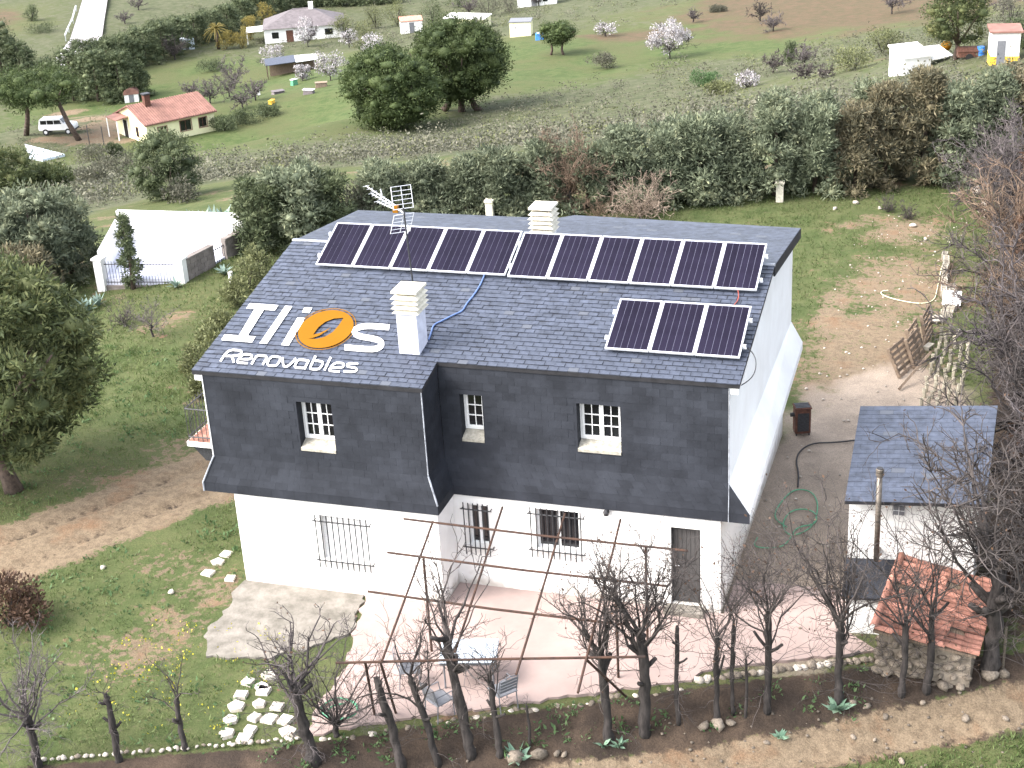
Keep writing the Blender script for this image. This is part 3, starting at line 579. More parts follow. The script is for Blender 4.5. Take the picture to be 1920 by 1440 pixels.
def grille(x0, x1, z0, z1, y, n, ext=.09):
    g = hpart(MB().tube([(x0 - ext, y, z1 - .12), (x1 + ext, y, z1 - .12)], .016, 6), 'window_grille', M_iron)
    hpart(MB().tube([(x0 - ext, y, z0 + .1), (x1 + ext, y, z0 + .1)], .016, 6), 'cross_bar', M_iron, g)
    for k in range(n):
        x = x0 + (x1 - x0) * k / (n - 1); hpart(MB().tube([(x, y - .022, z0 - .08), (x, y - .022, z1 + .06)], .015, 5), 'bar', M_iron, g)
    for zz in (z1 - .12, z0 + .1):
        for x in (x0 - ext * .6, x1 + ext * .6): hpart(MB().tube([(x, y, zz), (x, y + .16, zz)], .012, 5), 'bracket', M_iron, g)
grille(-9.76, -8.46, .84, 2.12, -1.21, 10); grille(-6.42, -5.82, 1.02, 2.26, -.17, 6); grille(-4.78, -3.58, 1.14, 2.32, -.17, 10)
# shutters in the wing window
x0, x1, z0, z1 = GW[0]; w = hpart(MB().box(x0, x1, -.92, -.905, z0, z1), 'window', M_pvc)
for k in range(20): hpart(MB().box(x0 + .01, x1 - .01, -.942, -.923, z0 + .06 * k + .004, z0 + .06 * k + .053), 'shutter_slat', M_pvc, w)
hpart(MB().box(x0 - .03, x1 + .03, -1.14, -.88, z0 - .05, z0 + .006), 'sill', M_white, w)
for (x0, x1, z0, z1), nm in zip(GM[:2], (2, 2)):
    y = 0.14; t = .05; fr = MB(); mid = (x0 + x1) / 2
    fr.box(x0, x0 + t, y - .05, y, z0, z1); fr.box(x1 - t, x1, y - .05, y, z0, z1); fr.box(x0 + t, x1 - t, y - .05, y, z0, z0 + t); fr.box(x0 + t, x1 - t, y - .05, y, z1 - t, z1); fr.box(mid - .035, mid + .035, y - .055, y, z0 + t, z1 - t)
    w = hpart(fr, 'window', M_pvc)
    for a, b in ((x0 + t, mid - .035), (mid + .035, x1 - t)): hpart(MB().box(a, b, y - .03, y - .02, z0 + t, z1 - t), 'pane', M_glass, w)
    hpart(MB().box(x0 - .03, x1 + .03, -.10, .16, z0 - .05, z0 - .002), 'sill', M_white, w)
# door
x0, x1, z0, z1 = GM[2]; y = .10
d_ = hpart(MB().box(x0 + .03, x1 - .03, y, y + .05, z0 + .01, z1 - .03), 'door', M_door)
hpart(MB().box(x0, x0 + .03, y - .03, y + .06, z0, z1), 'door_frame', M_iron, d_); hpart(MB().box(x1 - .03, x1, y - .03, y + .06, z0, z1), 'door_frame', M_iron, d_); hpart(MB().box(x0 + .03, x1 - .03, y - .03, y + .06, z1 - .03, z1), 'door_frame', M_iron, d_)
for k in range(6): hpart(MB().box(x0 + .05 + k * .098, x0 + .138 + k * .098, y - .012, y - .001, 1.18, z1 - .06), 'door_plank', M_door, d_)
hpart(MB().box(x0 + .05, x1 - .05, y - .012, y - .001, z0 + .06, 1.14), 'door_panel', M_door, d_)
hpart(MB().tube([(x0 + .09, y - .012, 1.12), (x0 + .09, y - .06, 1.12), (x0 + .2, y - .06, 1.12)], .012, 6), 'door_handle', M_alu, d_)
hpart(MB().box(x0 - .12, x1 + .12, -.37, -.02, 0.0, 0.14), 'door_step', M_conc)
# wall lamp under the skirt
l_ = hpart(MB().box(-3.03, -2.93, -.07, -.03, 2.38, 2.5), 'wall_lamp', M_iron)
hpart(MB().lathe([(.02, -.09), (.06, -.07), (.075, 0), (.05, .05), (.02, .07)], 8, (-2.98, -.15, 2.42)), 'lamp_shade', M_black, l_)
# balcony on the left gable
bal = hpart(MB().box(-13.3, -12.3, -.55, 3.2, 3.30, 3.42), 'balcony', M_white)
hpart(MB().box(-13.27, -12.3, -.52, 3.17, 3.424, 3.44), 'balcony_floor', M_tile, bal)
hpart(MB().hexa([(-12.9, -.45, 2.9), (-12.3, -.45, 2.9), (-12.3, -.3, 2.9), (-12.9, -.3, 2.9)], [(-13.25, -.45, 3.3), (-12.3, -.45, 3.3), (-12.3, -.3, 3.3), (-13.25, -.3, 3.3)]), 'corbel', M_iron, bal)
for a, b in (((-13.25, -.5, 4.28), (-12.33, -.5, 4.28)), ((-13.25, -.5, 4.28), (-13.25, 3.1, 4.28)), ((-13.25, -.5, 3.54), (-12.33, -.5, 3.54)), ((-13.25, -.5, 3.54), (-13.25, 3.1, 3.54))): hpart(MB().tube([a, b], .018, 5), 'handrail', M_iron, bal)
for k in range(8): hpart(MB().tube([(-13.25 + k * .125, -.5, 3.4), (-13.25 + k * .125, -.5, 4.4)], .010, 5), 'baluster', M_iron, bal)
for k in range(1, 26): hpart(MB().tube([(-13.25, -.5 + k * .14, 3.4), (-13.25, -.5 + k * .14, 4.4)], .010, 5), 'baluster', M_iron, bal)
# ---- chimneys
def chimney(cx, cy, w, d, zb, zs, n, step, m):
    c = hpart(MB().box(cx - w / 2, cx + w / 2, cy - d / 2, cy + d / 2, zb, zs), 'chimney', m, bevel=.012)
    hpart(MB().box(cx - w * .36, cx + w * .36, cy - d * .36, cy + d * .36, zs, zs + n * step + .02), 'flue', M_under, c)
    for k in range(n):
        e = .07 + .01 * (k % 2); hpart(MB().hexa([(cx - w / 2 - e, cy - d / 2 - e, zs + k * step + .012), (cx + w / 2 + e, cy - d / 2 - e, zs + k * step + .012), (cx + w / 2 + e, cy + d / 2 + e, zs + k * step + .012), (cx - w / 2 - e, cy + d / 2 + e, zs + k * step + .012)],
            [(cx - w / 2 + .01, cy - d / 2 + .01, zs + k * step + .085), (cx + w / 2 - .01, cy - d / 2 + .01, zs + k * step + .085), (cx + w / 2 - .01, cy + d / 2 - .01, zs + k * step + .085), (cx - w / 2 + .01, cy + d / 2 - .01, zs + k * step + .085)]), 'cap_louvre', M_cap, c)
    zt = zs + n * step + .02; hpart(MB().box(cx - w / 2 - .06, cx + w / 2 + .06, cy - d / 2 - .06, cy + d / 2 + .06, zt, zt + .07), 'cap_slab', M_cap, c, bevel=.012)
    return c
chimney(-7.58, .44, .5, .56, 5.76, 6.84, 4, .115, M_stucco)
chimney(-6.08, 6.15, .5, .5, 6.40, 6.92, 5, .118, M_white)
# ---- lettering painted on the slates
LET_POLY = [('I',[[(-12.367,1.74),(-11.592,1.733),(-11.585,1.508),(-11.878,1.511),(-11.792,0.38),(-11.576,0.372),(-11.553,0.134),(-12.365,0.14),(-12.389,0.364),(-12.011,0.367),(-12.129,1.513),(-12.354,1.515)]]),('l',[[(-11.4,1.724),(-11.214,1.727),(-11.165,0.127),(-11.351,0.125)]]),('i',[[(-10.874,1.267),(-10.672,1.273),(-10.596,0.122),(-10.788,0.119)],[(-10.883,1.72),(-10.68,1.716),(-10.666,1.503),(-10.858,1.512)]])]
LET_STRIP = [('s',[[((-8.485,1.242),(-8.41,1.017)),((-8.776,1.246),(-8.699,1.021)),((-8.922,1.243),(-8.84,1.018)),((-9.018,1.234),(-8.928,1.009)),((-9.096,1.22),(-8.997,0.997)),((-9.156,1.199),(-9.046,0.98)),((-9.208,1.171),(-9.086,0.958)),((-9.251,1.133),(-9.117,0.931)),((-9.285,1.086),(-9.139,0.901)),((-9.31,1.025),(-9.152,0.87)),((-9.315,0.944),(-9.154,0.859)),((-9.287,0.841),(-9.157,0.869)),((-9.231,0.748),(-9.155,0.868)),((-9.163,0.674),(-9.136,0.846)),((-9.089,0.621),(-9.102,0.823)),((-9.011,0.585),(-9.052,0.8)),((-8.928,0.563),(-8.987,0.782)),((-8.841,0.552),(-8.906,0.772)),((-8.762,0.541),(-8.824,0.761)),((-8.686,0.529),(-8.746,0.748)),((-8.614,0.515),(-8.671,0.733)),((-8.55,0.502),(-8.596,0.717)),((-8.502,0.484),(-8.524,0.69)),((-8.47,0.465),(-8.456,0.647)),((-8.455,0.451),(-8.39,0.584)),((-8.447,0.437),(-8.338,0.504)),((-8.443,0.429),(-8.304,0.424)),((-8.443,0.425),(-8.287,0.344)),((-8.443,0.413),(-8.29,0.275)),((-8.451,0.391),(-8.308,0.221)),((-8.465,0.369),(-8.335,0.179)),((-8.486,0.35),(-8.369,0.147)),((-8.514,0.335),(-8.412,0.125)),((-8.551,0.324),(-8.462,0.109)),((-8.619,0.315),(-8.538,0.1)),((-8.718,0.31),(-8.641,0.094)),((-8.887,0.31),(-8.812,0.094)),((-9.248,0.316),(-9.171,0.099))]]),('R',[[((-11.951,-0.711),(-12.008,-0.677)),((-11.968,-0.455),(-12.025,-0.416)),((-11.958,-0.344),(-12.014,-0.292)),((-11.928,-0.289),(-11.977,-0.224)),((-11.88,-0.259),(-11.919,-0.188)),((-11.81,-0.254),(-11.842,-0.181)),((-11.75,-0.253),(-11.78,-0.181)),((-11.704,-0.258),(-11.729,-0.186)),((-11.674,-0.266),(-11.687,-0.197)),((-11.662,-0.273),(-11.651,-0.221)),((-11.66,-0.276),(-11.619,-0.261)),((-11.655,-0.288),(-11.601,-0.307)),((-11.652,-0.315),(-11.595,-0.351)),((-11.652,-0.348),(-11.597,-0.401)),((-11.67,-0.376),(-11.623,-0.441)),((-11.708,-0.4),(-11.668,-0.47)),((-11.788,-0.419),(-11.752,-0.491)),((-11.971,-0.442),(-11.937,-0.513))],[((-11.807,-0.495),(-11.772,-0.46)),((-11.641,-0.719),(-11.606,-0.684))]]),('e',[[((-11.542,-0.585),(-11.572,-0.518)),((-11.377,-0.576),(-11.408,-0.509)),((-11.303,-0.561),(-11.34,-0.496)),((-11.267,-0.535),(-11.314,-0.477)),((-11.253,-0.492),(-11.307,-0.456)),((-11.267,-0.435),(-11.314,-0.431)),((-11.292,-0.387),(-11.322,-0.414)),((-11.329,-0.349),(-11.332,-0.405)),((-11.368,-0.329),(-11.351,-0.395)),((-11.407,-0.323),(-11.382,-0.391)),((-11.442,-0.32),(-11.414,-0.388)),((-11.475,-0.321),(-11.444,-0.389)),((-11.507,-0.326),(-11.473,-0.393)),((-11.537,-0.334),(-11.498,-0.4)),((-11.563,-0.352),(-11.517,-0.413)),((-11.581,-0.38),(-11.531,-0.434)),((-11.593,-0.417),(-11.54,-0.463)),((-11.597,-0.46),(-11.544,-0.501)),((-11.6,-0.501),(-11.546,-0.54)),((-11.601,-0.54),(-11.547,-0.576)),((-11.6,-0.577),(-11.546,-0.61)),((-11.597,-0.617),(-11.545,-0.639)),((-11.582,-0.659),(-11.541,-0.65)),((-11.552,-0.698),(-11.542,-0.649)),((-11.518,-0.718),(-11.534,-0.653)),((-11.487,-0.724),(-11.511,-0.657)),((-11.454,-0.726),(-11.481,-0.66)),((-11.418,-0.727),(-11.446,-0.661)),((-11.367,-0.726),(-11.396,-0.659)),((-11.268,-0.72),(-11.298,-0.654))]]),('n',[[((-11.141,-0.726),(-11.196,-0.698)),((-11.164,-0.539),(-11.219,-0.507)),((-11.165,-0.459),(-11.221,-0.416)),((-11.154,-0.422),(-11.206,-0.364)),((-11.135,-0.403),(-11.176,-0.334)),((-11.104,-0.4),(-11.137,-0.329)),((-11.069,-0.397),(-11.1,-0.326)),((-11.032,-0.395),(-11.062,-0.324)),((-10.996,-0.395),(-11.024,-0.324)),((-10.964,-0.395),(-10.98,-0.327)),((-10.954,-0.401),(-10.929,-0.365)),((-10.945,-0.421),(-10.894,-0.432)),((-10.931,-0.497),(-10.876,-0.526)),((-10.916,-0.685),(-10.861,-0.717))]]),('o',[[((-10.751,-0.391),(-10.786,-0.321)),((-10.706,-0.388),(-10.735,-0.317)),((-10.666,-0.389),(-10.692,-0.317)),((-10.634,-0.394),(-10.654,-0.324)),((-10.611,-0.402),(-10.619,-0.336)),((-10.602,-0.406),(-10.583,-0.362)),((-10.596,-0.416),(-10.552,-0.41)),((-10.586,-0.448),(-10.534,-0.463)),((-10.576,-0.5),(-10.522,-0.525)),((-10.569,-0.566),(-10.515,-0.599)),((-10.57,-0.616),(-10.516,-0.658)),((-10.577,-0.648),(-10.526,-0.703)),((-10.59,-0.665),(-10.547,-0.731)),((-10.61,-0.671),(-10.576,-0.74)),((-10.635,-0.676),(-10.603,-0.745)),((-10.662,-0.679),(-10.631,-0.749)),((-10.691,-0.68),(-10.661,-0.75)),((-10.719,-0.681),(-10.695,-0.75)),((-10.74,-0.675),(-10.728,-0.742)),((-10.754,-0.667),(-10.761,-0.722)),((-10.762,-0.659),(-10.791,-0.69)),((-10.77,-0.644),(-10.814,-0.65)),((-10.78,-0.617),(-10.831,-0.606)),((-10.79,-0.578),(-10.843,-0.557)),((-10.798,-0.528),(-10.852,-0.501)),((-10.804,-0.473),(-10.859,-0.435)),((-10.798,-0.434),(-10.85,-0.38)),((-10.78,-0.407),(-10.826,-0.342)),((-10.751,-0.391),(-10.786,-0.321))]]),('v',[[((-10.557,-0.36),(-10.513,-0.353)),((-10.462,-0.565),(-10.419,-0.556)),((-10.408,-0.662),(-10.375,-0.636)),((-10.36,-0.717),(-10.351,-0.664)),((-10.312,-0.743),(-10.333,-0.673)),((-10.272,-0.735),(-10.312,-0.668)),((-10.243,-0.706),(-10.291,-0.646)),((-10.22,-0.657),(-10.272,-0.606)),((-10.2,-0.571),(-10.254,-0.525)),((-10.174,-0.385),(-10.228,-0.34))]]),('a',[[((-9.877,-0.389),(-9.862,-0.458)),((-9.922,-0.375),(-9.905,-0.444)),((-9.952,-0.368),(-9.931,-0.438)),((-9.982,-0.365),(-9.957,-0.435)),((-10.015,-0.364),(-9.988,-0.434)),((-10.053,-0.364),(-10.024,-0.435)),((-10.084,-0.367),(-10.052,-0.438)),((-10.109,-0.374),(-10.073,-0.443)),((-10.128,-0.384),(-10.086,-0.45)),((-10.142,-0.4),(-10.092,-0.455)),((-10.149,-0.427),(-10.095,-0.471)),((-10.15,-0.464),(-10.096,-0.498)),((-10.148,-0.509),(-10.094,-0.537)),((-10.141,-0.564),(-10.088,-0.587)),((-10.132,-0.611),(-10.08,-0.627)),((-10.12,-0.652),(-10.072,-0.655)),((-10.103,-0.689),(-10.067,-0.667)),((-10.077,-0.72),(-10.067,-0.668)),((-10.049,-0.738),(-10.059,-0.672)),((-10.021,-0.746),(-10.041,-0.677)),((-9.99,-0.749),(-10.017,-0.679)),((-9.956,-0.747),(-9.985,-0.677)),((-9.926,-0.745),(-9.954,-0.675)),((-9.897,-0.743),(-9.925,-0.674)),((-9.864,-0.742),(-9.892,-0.672)),((-9.808,-0.739),(-9.835,-0.669))],[((-9.884,-0.382),(-9.831,-0.408)),((-9.844,-0.729),(-9.791,-0.755))]]),('b',[[((-9.793,-0.194),(-9.74,-0.221)),((-9.761,-0.468),(-9.709,-0.493)),((-9.743,-0.593),(-9.691,-0.613)),((-9.727,-0.663),(-9.678,-0.671)),((-9.702,-0.718),(-9.672,-0.688)),((-9.665,-0.745),(-9.677,-0.678)),((-9.639,-0.752),(-9.66,-0.683)),((-9.608,-0.754),(-9.634,-0.685)),((-9.572,-0.753),(-9.6,-0.684)),((-9.531,-0.749),(-9.561,-0.68)),((-9.496,-0.741),(-9.531,-0.673)),((-9.47,-0.728),(-9.51,-0.662)),((-9.451,-0.709),(-9.498,-0.651)),((-9.442,-0.684),(-9.493,-0.637)),((-9.437,-0.654),(-9.49,-0.615)),((-9.436,-0.618),(-9.489,-0.584)),((-9.438,-0.575),(-9.491,-0.547)),((-9.443,-0.524),(-9.495,-0.502)),((-9.454,-0.478),(-9.502,-0.471)),((-9.472,-0.434),(-9.509,-0.455)),((-9.502,-0.397),(-9.513,-0.45)),((-9.532,-0.378),(-9.523,-0.444)),((-9.56,-0.368),(-9.543,-0.437)),((-9.591,-0.362),(-9.569,-0.432)),((-9.635,-0.359),(-9.608,-0.429)),((-9.717,-0.36),(-9.69,-0.431))]]),('l',[[((-9.411,-0.198),(-9.355,-0.226)),((-9.355,-0.714),(-9.3,-0.74))]]),('e',[[((-9.193,-0.63),(-9.218,-0.564)),((-9.037,-0.623),(-9.063,-0.558)),((-8.967,-0.61),(-8.999,-0.545)),((-8.931,-0.584),(-8.973,-0.527)),((-8.917,-0.541),(-8.966,-0.507)),((-8.927,-0.485),(-8.972,-0.48)),((-8.947,-0.439),(-8.98,-0.462)),((-8.978,-0.401),(-8.987,-0.453)),((-9.013,-0.381),(-9.001,-0.445)),((-9.047,-0.375),(-9.027,-0.441)),((-9.079,-0.373),(-9.055,-0.439)),((-9.11,-0.374),(-9.084,-0.44)),((-9.142,-0.378),(-9.113,-0.444)),((-9.175,-0.385),(-9.141,-0.45)),((-9.202,-0.402),(-9.162,-0.463)),((-9.222,-0.43),(-9.176,-0.483)),((-9.234,-0.467),(-9.186,-0.51)),((-9.239,-0.511),(-9.189,-0.549)),((-9.242,-0.55),(-9.193,-0.587)),((-9.245,-0.587),(-9.195,-0.624)),((-9.247,-0.623),(-9.198,-0.658)),((-9.248,-0.659),(-9.199,-0.686)),((-9.239,-0.7),(-9.197,-0.697)),((-9.212,-0.74),(-9.2,-0.692)),((-9.181,-0.759),(-9.194,-0.695)),((-9.152,-0.763),(-9.172,-0.698)),((-9.121,-0.765),(-9.143,-0.7)),((-9.085,-0.766),(-9.109,-0.701)),((-9.034,-0.765),(-9.058,-0.7)),((-8.934,-0.762),(-8.959,-0.696))]]),('s',[[((-8.645,-0.355),(-8.623,-0.421)),((-8.753,-0.351),(-8.73,-0.417)),((-8.806,-0.353),(-8.78,-0.419)),((-8.841,-0.361),(-8.81,-0.426)),((-8.869,-0.374),(-8.832,-0.437)),((-8.889,-0.393),(-8.847,-0.451)),((-8.901,-0.416),(-8.854,-0.463)),((-8.903,-0.447),(-8.855,-0.469)),((-8.891,-0.485),(-8.854,-0.469)),((-8.864,-0.522),(-8.852,-0.473)),((-8.83,-0.545),(-8.837,-0.483)),((-8.791,-0.558),(-8.807,-0.493)),((-8.744,-0.565),(-8.764,-0.499)),((-8.689,-0.568),(-8.709,-0.502)),((-8.647,-0.576),(-8.66,-0.512)),((-8.618,-0.589),(-8.619,-0.531)),((-8.603,-0.601),(-8.582,-0.562)),((-8.596,-0.614),(-8.556,-0.607)),((-8.594,-0.622),(-8.546,-0.648)),((-8.596,-0.632),(-8.551,-0.682)),((-8.606,-0.645),(-8.567,-0.704)),((-8.626,-0.657),(-8.593,-0.72)),((-8.654,-0.667),(-8.625,-0.732)),((-8.691,-0.675),(-8.665,-0.74)),((-8.749,-0.679),(-8.725,-0.744)),((-8.869,-0.681),(-8.845,-0.747))]])]
EMBLEM = {'disc': [(-9.357,1.14),(-9.323,1.04),(-9.3,0.938),(-9.288,0.835),(-9.288,0.733),(-9.299,0.634),(-9.322,0.539),(-9.355,0.45),(-9.398,0.369),(-9.451,0.296),(-9.512,0.232),(-9.58,0.18),(-9.655,0.139),(-9.735,0.11),(-9.819,0.095),(-9.905,0.092),(-9.993,0.102),(-10.08,0.125),(-10.165,0.161),(-10.247,0.209),(-10.325,0.268),(-10.397,0.338),(-10.461,0.417),(-10.518,0.504),(-10.565,0.598),(-10.602,0.696),(-10.629,0.799),(-10.644,0.903),(-10.647,1.006),(-10.638,1.108),(-10.618,1.207),(-10.586,1.299),(-10.543,1.385),(-10.49,1.461),(-10.428,1.528),(-10.357,1.583),(-10.28,1.626),(-10.197,1.656),(-10.11,1.671),(-10.02,1.673),(-9.93,1.661),(-9.84,1.635),(-9.752,1.596),(-9.669,1.545),(-9.591,1.482),(-9.52,1.408),(-9.456,1.326),(-9.402,1.236)],'ring_outer': [(-9.3,1.166),(-9.262,1.057),(-9.237,0.945),(-9.225,0.832),(-9.225,0.72),(-9.237,0.612),(-9.262,0.508),(-9.298,0.411),(-9.345,0.322),(-9.403,0.242),(-9.47,0.173),(-9.545,0.116),(-9.626,0.071),(-9.714,0.04),(-9.806,0.023),(-9.9,0.019),(-9.996,0.031),(-10.091,0.056),(-10.184,0.095),(-10.274,0.147),(-10.359,0.212),(-10.438,0.288),(-10.509,0.374),(-10.571,0.469),(-10.622,0.572),(-10.663,0.68),(-10.692,0.792),(-10.709,0.906),(-10.713,1.02),(-10.703,1.131),(-10.681,1.239),(-10.646,1.341),(-10.6,1.435),(-10.542,1.519),(-10.473,1.592),(-10.396,1.653),(-10.311,1.699),(-10.22,1.732),(-10.124,1.749),(-10.026,1.751),(-9.927,1.738),(-9.828,1.709),(-9.732,1.666),(-9.641,1.61),(-9.555,1.54),(-9.477,1.46),(-9.408,1.369),(-9.348,1.271)],'ring_inner': [(-9.316,1.159),(-9.28,1.052),(-9.255,0.943),(-9.243,0.833),(-9.243,0.724),(-9.255,0.618),(-9.279,0.517),(-9.314,0.422),(-9.36,0.335),(-9.416,0.257),(-9.482,0.19),(-9.555,0.134),(-9.635,0.09),(-9.72,0.06),(-9.809,0.043),(-9.901,0.04),(-9.995,0.051),(-10.088,0.075),(-10.179,0.114),(-10.266,0.165),(-10.349,0.228),(-10.426,0.302),(-10.495,0.386),(-10.556,0.479),(-10.606,0.579),(-10.646,0.685),(-10.674,0.794),(-10.69,0.905),(-10.694,1.016),(-10.685,1.125),(-10.663,1.23),(-10.629,1.329),(-10.584,1.42),(-10.527,1.503),(-10.46,1.574),(-10.385,1.633),(-10.302,1.679),(-10.213,1.71),(-10.12,1.727),(-10.024,1.729),(-9.927,1.716),(-9.831,1.688),(-9.738,1.646),(-9.649,1.591),(-9.565,1.524),(-9.489,1.445),(-9.422,1.357),(-9.363,1.261)],'leaf': [(-9.713,1.38),(-9.941,1.321),(-10.1,1.156),(-10.176,0.918),(-10.179,0.601),(-10.033,0.7),(-9.928,0.835),(-9.863,0.963),(-9.915,0.775),(-10.002,0.597),(-10.117,0.486),(-10.244,0.43),(-10.025,0.444),(-9.849,0.558),(-9.74,0.775),(-9.706,1.055)]}

from mathutils.geometry import tessellate_polygon
def plate(poly, holes, dz, th=.006):
    loops = [[Vector((x, y, 0)) for x, y in l] for l in [poly] + holes]; tri = tessellate_polygon(loops); flat_ = [p for l in [poly] + holes for p in l]
    V = [(x, y, roofz(y) + dz) for x, y in flat_]; Fs = []
    for t in tri:
        (ax, ay), (bx, by), (cx, cy) = flat_[t[0]], flat_[t[1]], flat_[t[2]]
        Fs.append(tuple(t) if (bx - ax) * (cy - ay) - (by - ay) * (cx - ax) > 0 else tuple(t[::-1]))
    n = len(V); V2 = V + [(x, y, z - th) for x, y, z in V]; k = 0
    for l in [poly] + holes:
        m = len(l)
        for i in range(m): a, b = k + i, k + (i + 1) % m; Fs.append((a, b, b + n, a + n))
        k += m
    return V2, Fs
def strips(L_, dz):
    mb = MB(); n = len(L_); V = []
    for (a, b) in L_: V += [(*a, roofz(a[1]) + dz), (*b, roofz(b[1]) + dz)]
    Fs = [(2 * i, 2 * i + 1, 2 * i + 3, 2 * i + 2) for i in range(n - 1)]
    V += [(x, y, z - .006) for x, y, z in V]; q = 2 * n
    for i in range(n - 1): Fs += [(2 * i, 2 * i + 2, q + 2 * i + 2, q + 2 * i), (2 * i + 1, 2 * i + 3, q + 2 * i + 3, q + 2 * i + 1)]
    Fs += [(0, 1, q + 1, q), (2 * n - 2, 2 * n - 1, q + 2 * n - 1, q + 2 * n - 2)]
    return mb.add(V, Fs)
sign = hpart(MB().add(*plate(EMBLEM['disc'], [EMBLEM['leaf']], .050)), 'roof_emblem', M_orange); sign['label'] = 'orange disc with a leaf cut out, painted on the slates'
hpart(MB().add(*plate(EMBLEM['ring_outer'], [EMBLEM['ring_inner']], .048)), 'emblem_ring', M_orange, sign)
for nm, ps in LET_POLY:
    mb = MB()
    for p in ps: mb.add(*plate(p, [], .042))
    hpart(mb, 'letter', M_wpaint)
for nm, ss in LET_STRIP:
    mb = MB()
    for k, s in enumerate(ss): t = strips(s, .042 + .002 * k); mb.add(t.V, t.F)
    hpart(mb, 'letter', M_wpaint)

# ============================================================ solar panels on the roof
TP = 0.3775; PW, PH = 0.992, 1.65
def panel_proto():
    f = MB(); t = .035; h = .04
    f.box(0, t, 0, PH, 0, h); f.box(PW - t, PW, 0, PH, 0, h); f.box(t, PW - t, 0, t, 0, h); f.box(t, PW - t, PH - t, PH, 0, h)
    r = empty('solar_panel', (0, 0, 0))
    f.build('frame', M_alu, r); MB().box(t, PW - t, t, PH - t, .012, .026).build('backsheet', M_back, r)
    cw = (PW - 2 * t - .012) / 6
    me = MB().box(0, cw - .009, 0, PH - 2 * t - .02, 0, .004).mesh('cell_strip', M_cell)
    for k in range(6):
        o = bpy.data.objects.new('cell_strip', me); o.location = (t + .010 + k * cw, t + .01, .027); link(o, r)
    MB().box(PW / 2 - .06, PW / 2 + .06, PH - .2, PH - .1, -.03, .011).build('junction_box', M_black, r)
    return r
proto = panel_proto()
ARR = [((-3.129, .762, 6.047), 3, 'lower row of three above the gutter', 'solar panels of the short lower row', ['end solar panel of the lower row of three, on the antenna side', 'middle solar panel of the lower row of three', 'end solar panel of the lower row of three, beside the white gable']),
       ((-6.245, 3.48, 6.596), 6, '', 'solar panels of the six panel row', ['solar panel of the ridge row of six, with the black gap beside it', 'solar panel second from the gap in the ridge row of six', 'solar panel third from the gap in the ridge row of six', 'solar panel fourth from the gap in the ridge row of six', 'solar panel next to last before the gable in the ridge row of six', 'solar panel at the gable end of the ridge row of six']),
       ((-11.354, 3.539, 6.598), 5, '', 'solar panels of the five panel row', ['solar panel at the free outer end of the ridge row of five', 'solar panel second from the outer end in the ridge row of five', 'middle solar panel of the ridge row of five, crossed by the antenna mast', 'solar panel fourth from the outer end in the ridge row of five', 'solar panel beside the black gap in the ridge row of five'])]
first = True
for (x, y, z), n, _, grp, labs in ARR:
    for k in range(n):
        o = proto if first else copy_tree(proto); first = False
        o.location = (x + k * (PW + .02), y, z); o.rotation_euler = (TP, 0, 0); tag(o, labs[k], 'solar panel', grp)
    wdt = n * (PW + .02); ct, st = math.cos(TP), math.sin(TP); nm = {3: 'lower row of three', 6: 'ridge row of six', 5: 'ridge row of five'}[n]
    rk = empty('mounting_rack', (x, y, z), 0, 'aluminium mounting rack carrying the solar panels of the %s' % nm, 'rack', 'solar mounting racks')
    for q in (.38, 1.22):
        MB().xf(Matrix.Identity(4)).box(-.09, wdt + .07, q * ct - .02, q * ct + .02, q * st - .046, q * st - .006).build('rail', M_alu, rk)
        for xx in np.linspace(.15, wdt - .15, n + 1):
            zr = roofz(y + q * ct) + .016 - z
            if q * st - .046 - zr > .012: MB().box(xx - .02, xx + .02, q * ct - .02, q * ct + .02, zr, q * st - .046).build('support_leg', M_alu, rk)
        for xx in (-.05, wdt + .03): MB().box(xx - .03, xx + .03, q * ct - .03, q * ct + .03, q * st - .006, q * st + .05).build('end_clamp', M_alu, rk)

# ============================================================ antenna
ant = empty('tv_antenna', (-8.49, 2.92, roofz(2.92) + .02), 0, 'television antenna with triple boom and grid reflector on a thin mast', 'antenna')
def ab(mb, nm, m): mb.xf(Matrix.Translation((8.49, -2.92, -roofz(2.92) - .02))); return mb.build(nm, m, ant)
ab(MB().tube([(-8.49, 2.92, roofz(2.92) + .018), (-8.53, 2.92, 7.3), (-8.57, 2.91, 8.42)], .021, 6), 'mast', M_iron)
ab(MB().box(-8.62, -8.44, 2.8, 3.04, roofz(2.92) + .02, roofz(2.92) + .05), 'base_plate', M_iron)
P0 = Vector((-8.8, 3.12, 8.32))
ab(MB().tube([(-8.56, 2.9, 8.30), P0], .02, 5), 'boom_joint', M_alu)
for dz, e in ((.16, (-10.15, 4.4, 8.34)), (0.0, (-9.95, 4.25, 8.20)), (-.14, (-9.75, 4.1, 8.05))):
    E_ = Vector(e) + Vector((0, 0, .12)); ab(MB().tube([P0 + Vector((0, 0, dz * .35)), E_], .014, 5), 'boom', M_alu)
    d_ = (E_ - P0).normalized(); s_ = Vector((d_.y, -d_.x, 0)).normalized()
    for k in range(7):
        c = P0.lerp(E_, .25 + k * .125); ab(MB().tube([c - s_ * .085, c + s_ * .085], .007, 4), 'element', M_alu)
ab(MB().tube([(-9.55, 3.88, 8.28), (-9.5, 3.84, 8.44), (-9.55, 3.9, 8.56)], .014, 4), 'boom_spacer', M_alu)
ab(MB().box(-8.93, -8.8, 3.08, 3.2, 8.23, 8.40), 'dipole', M_orange)
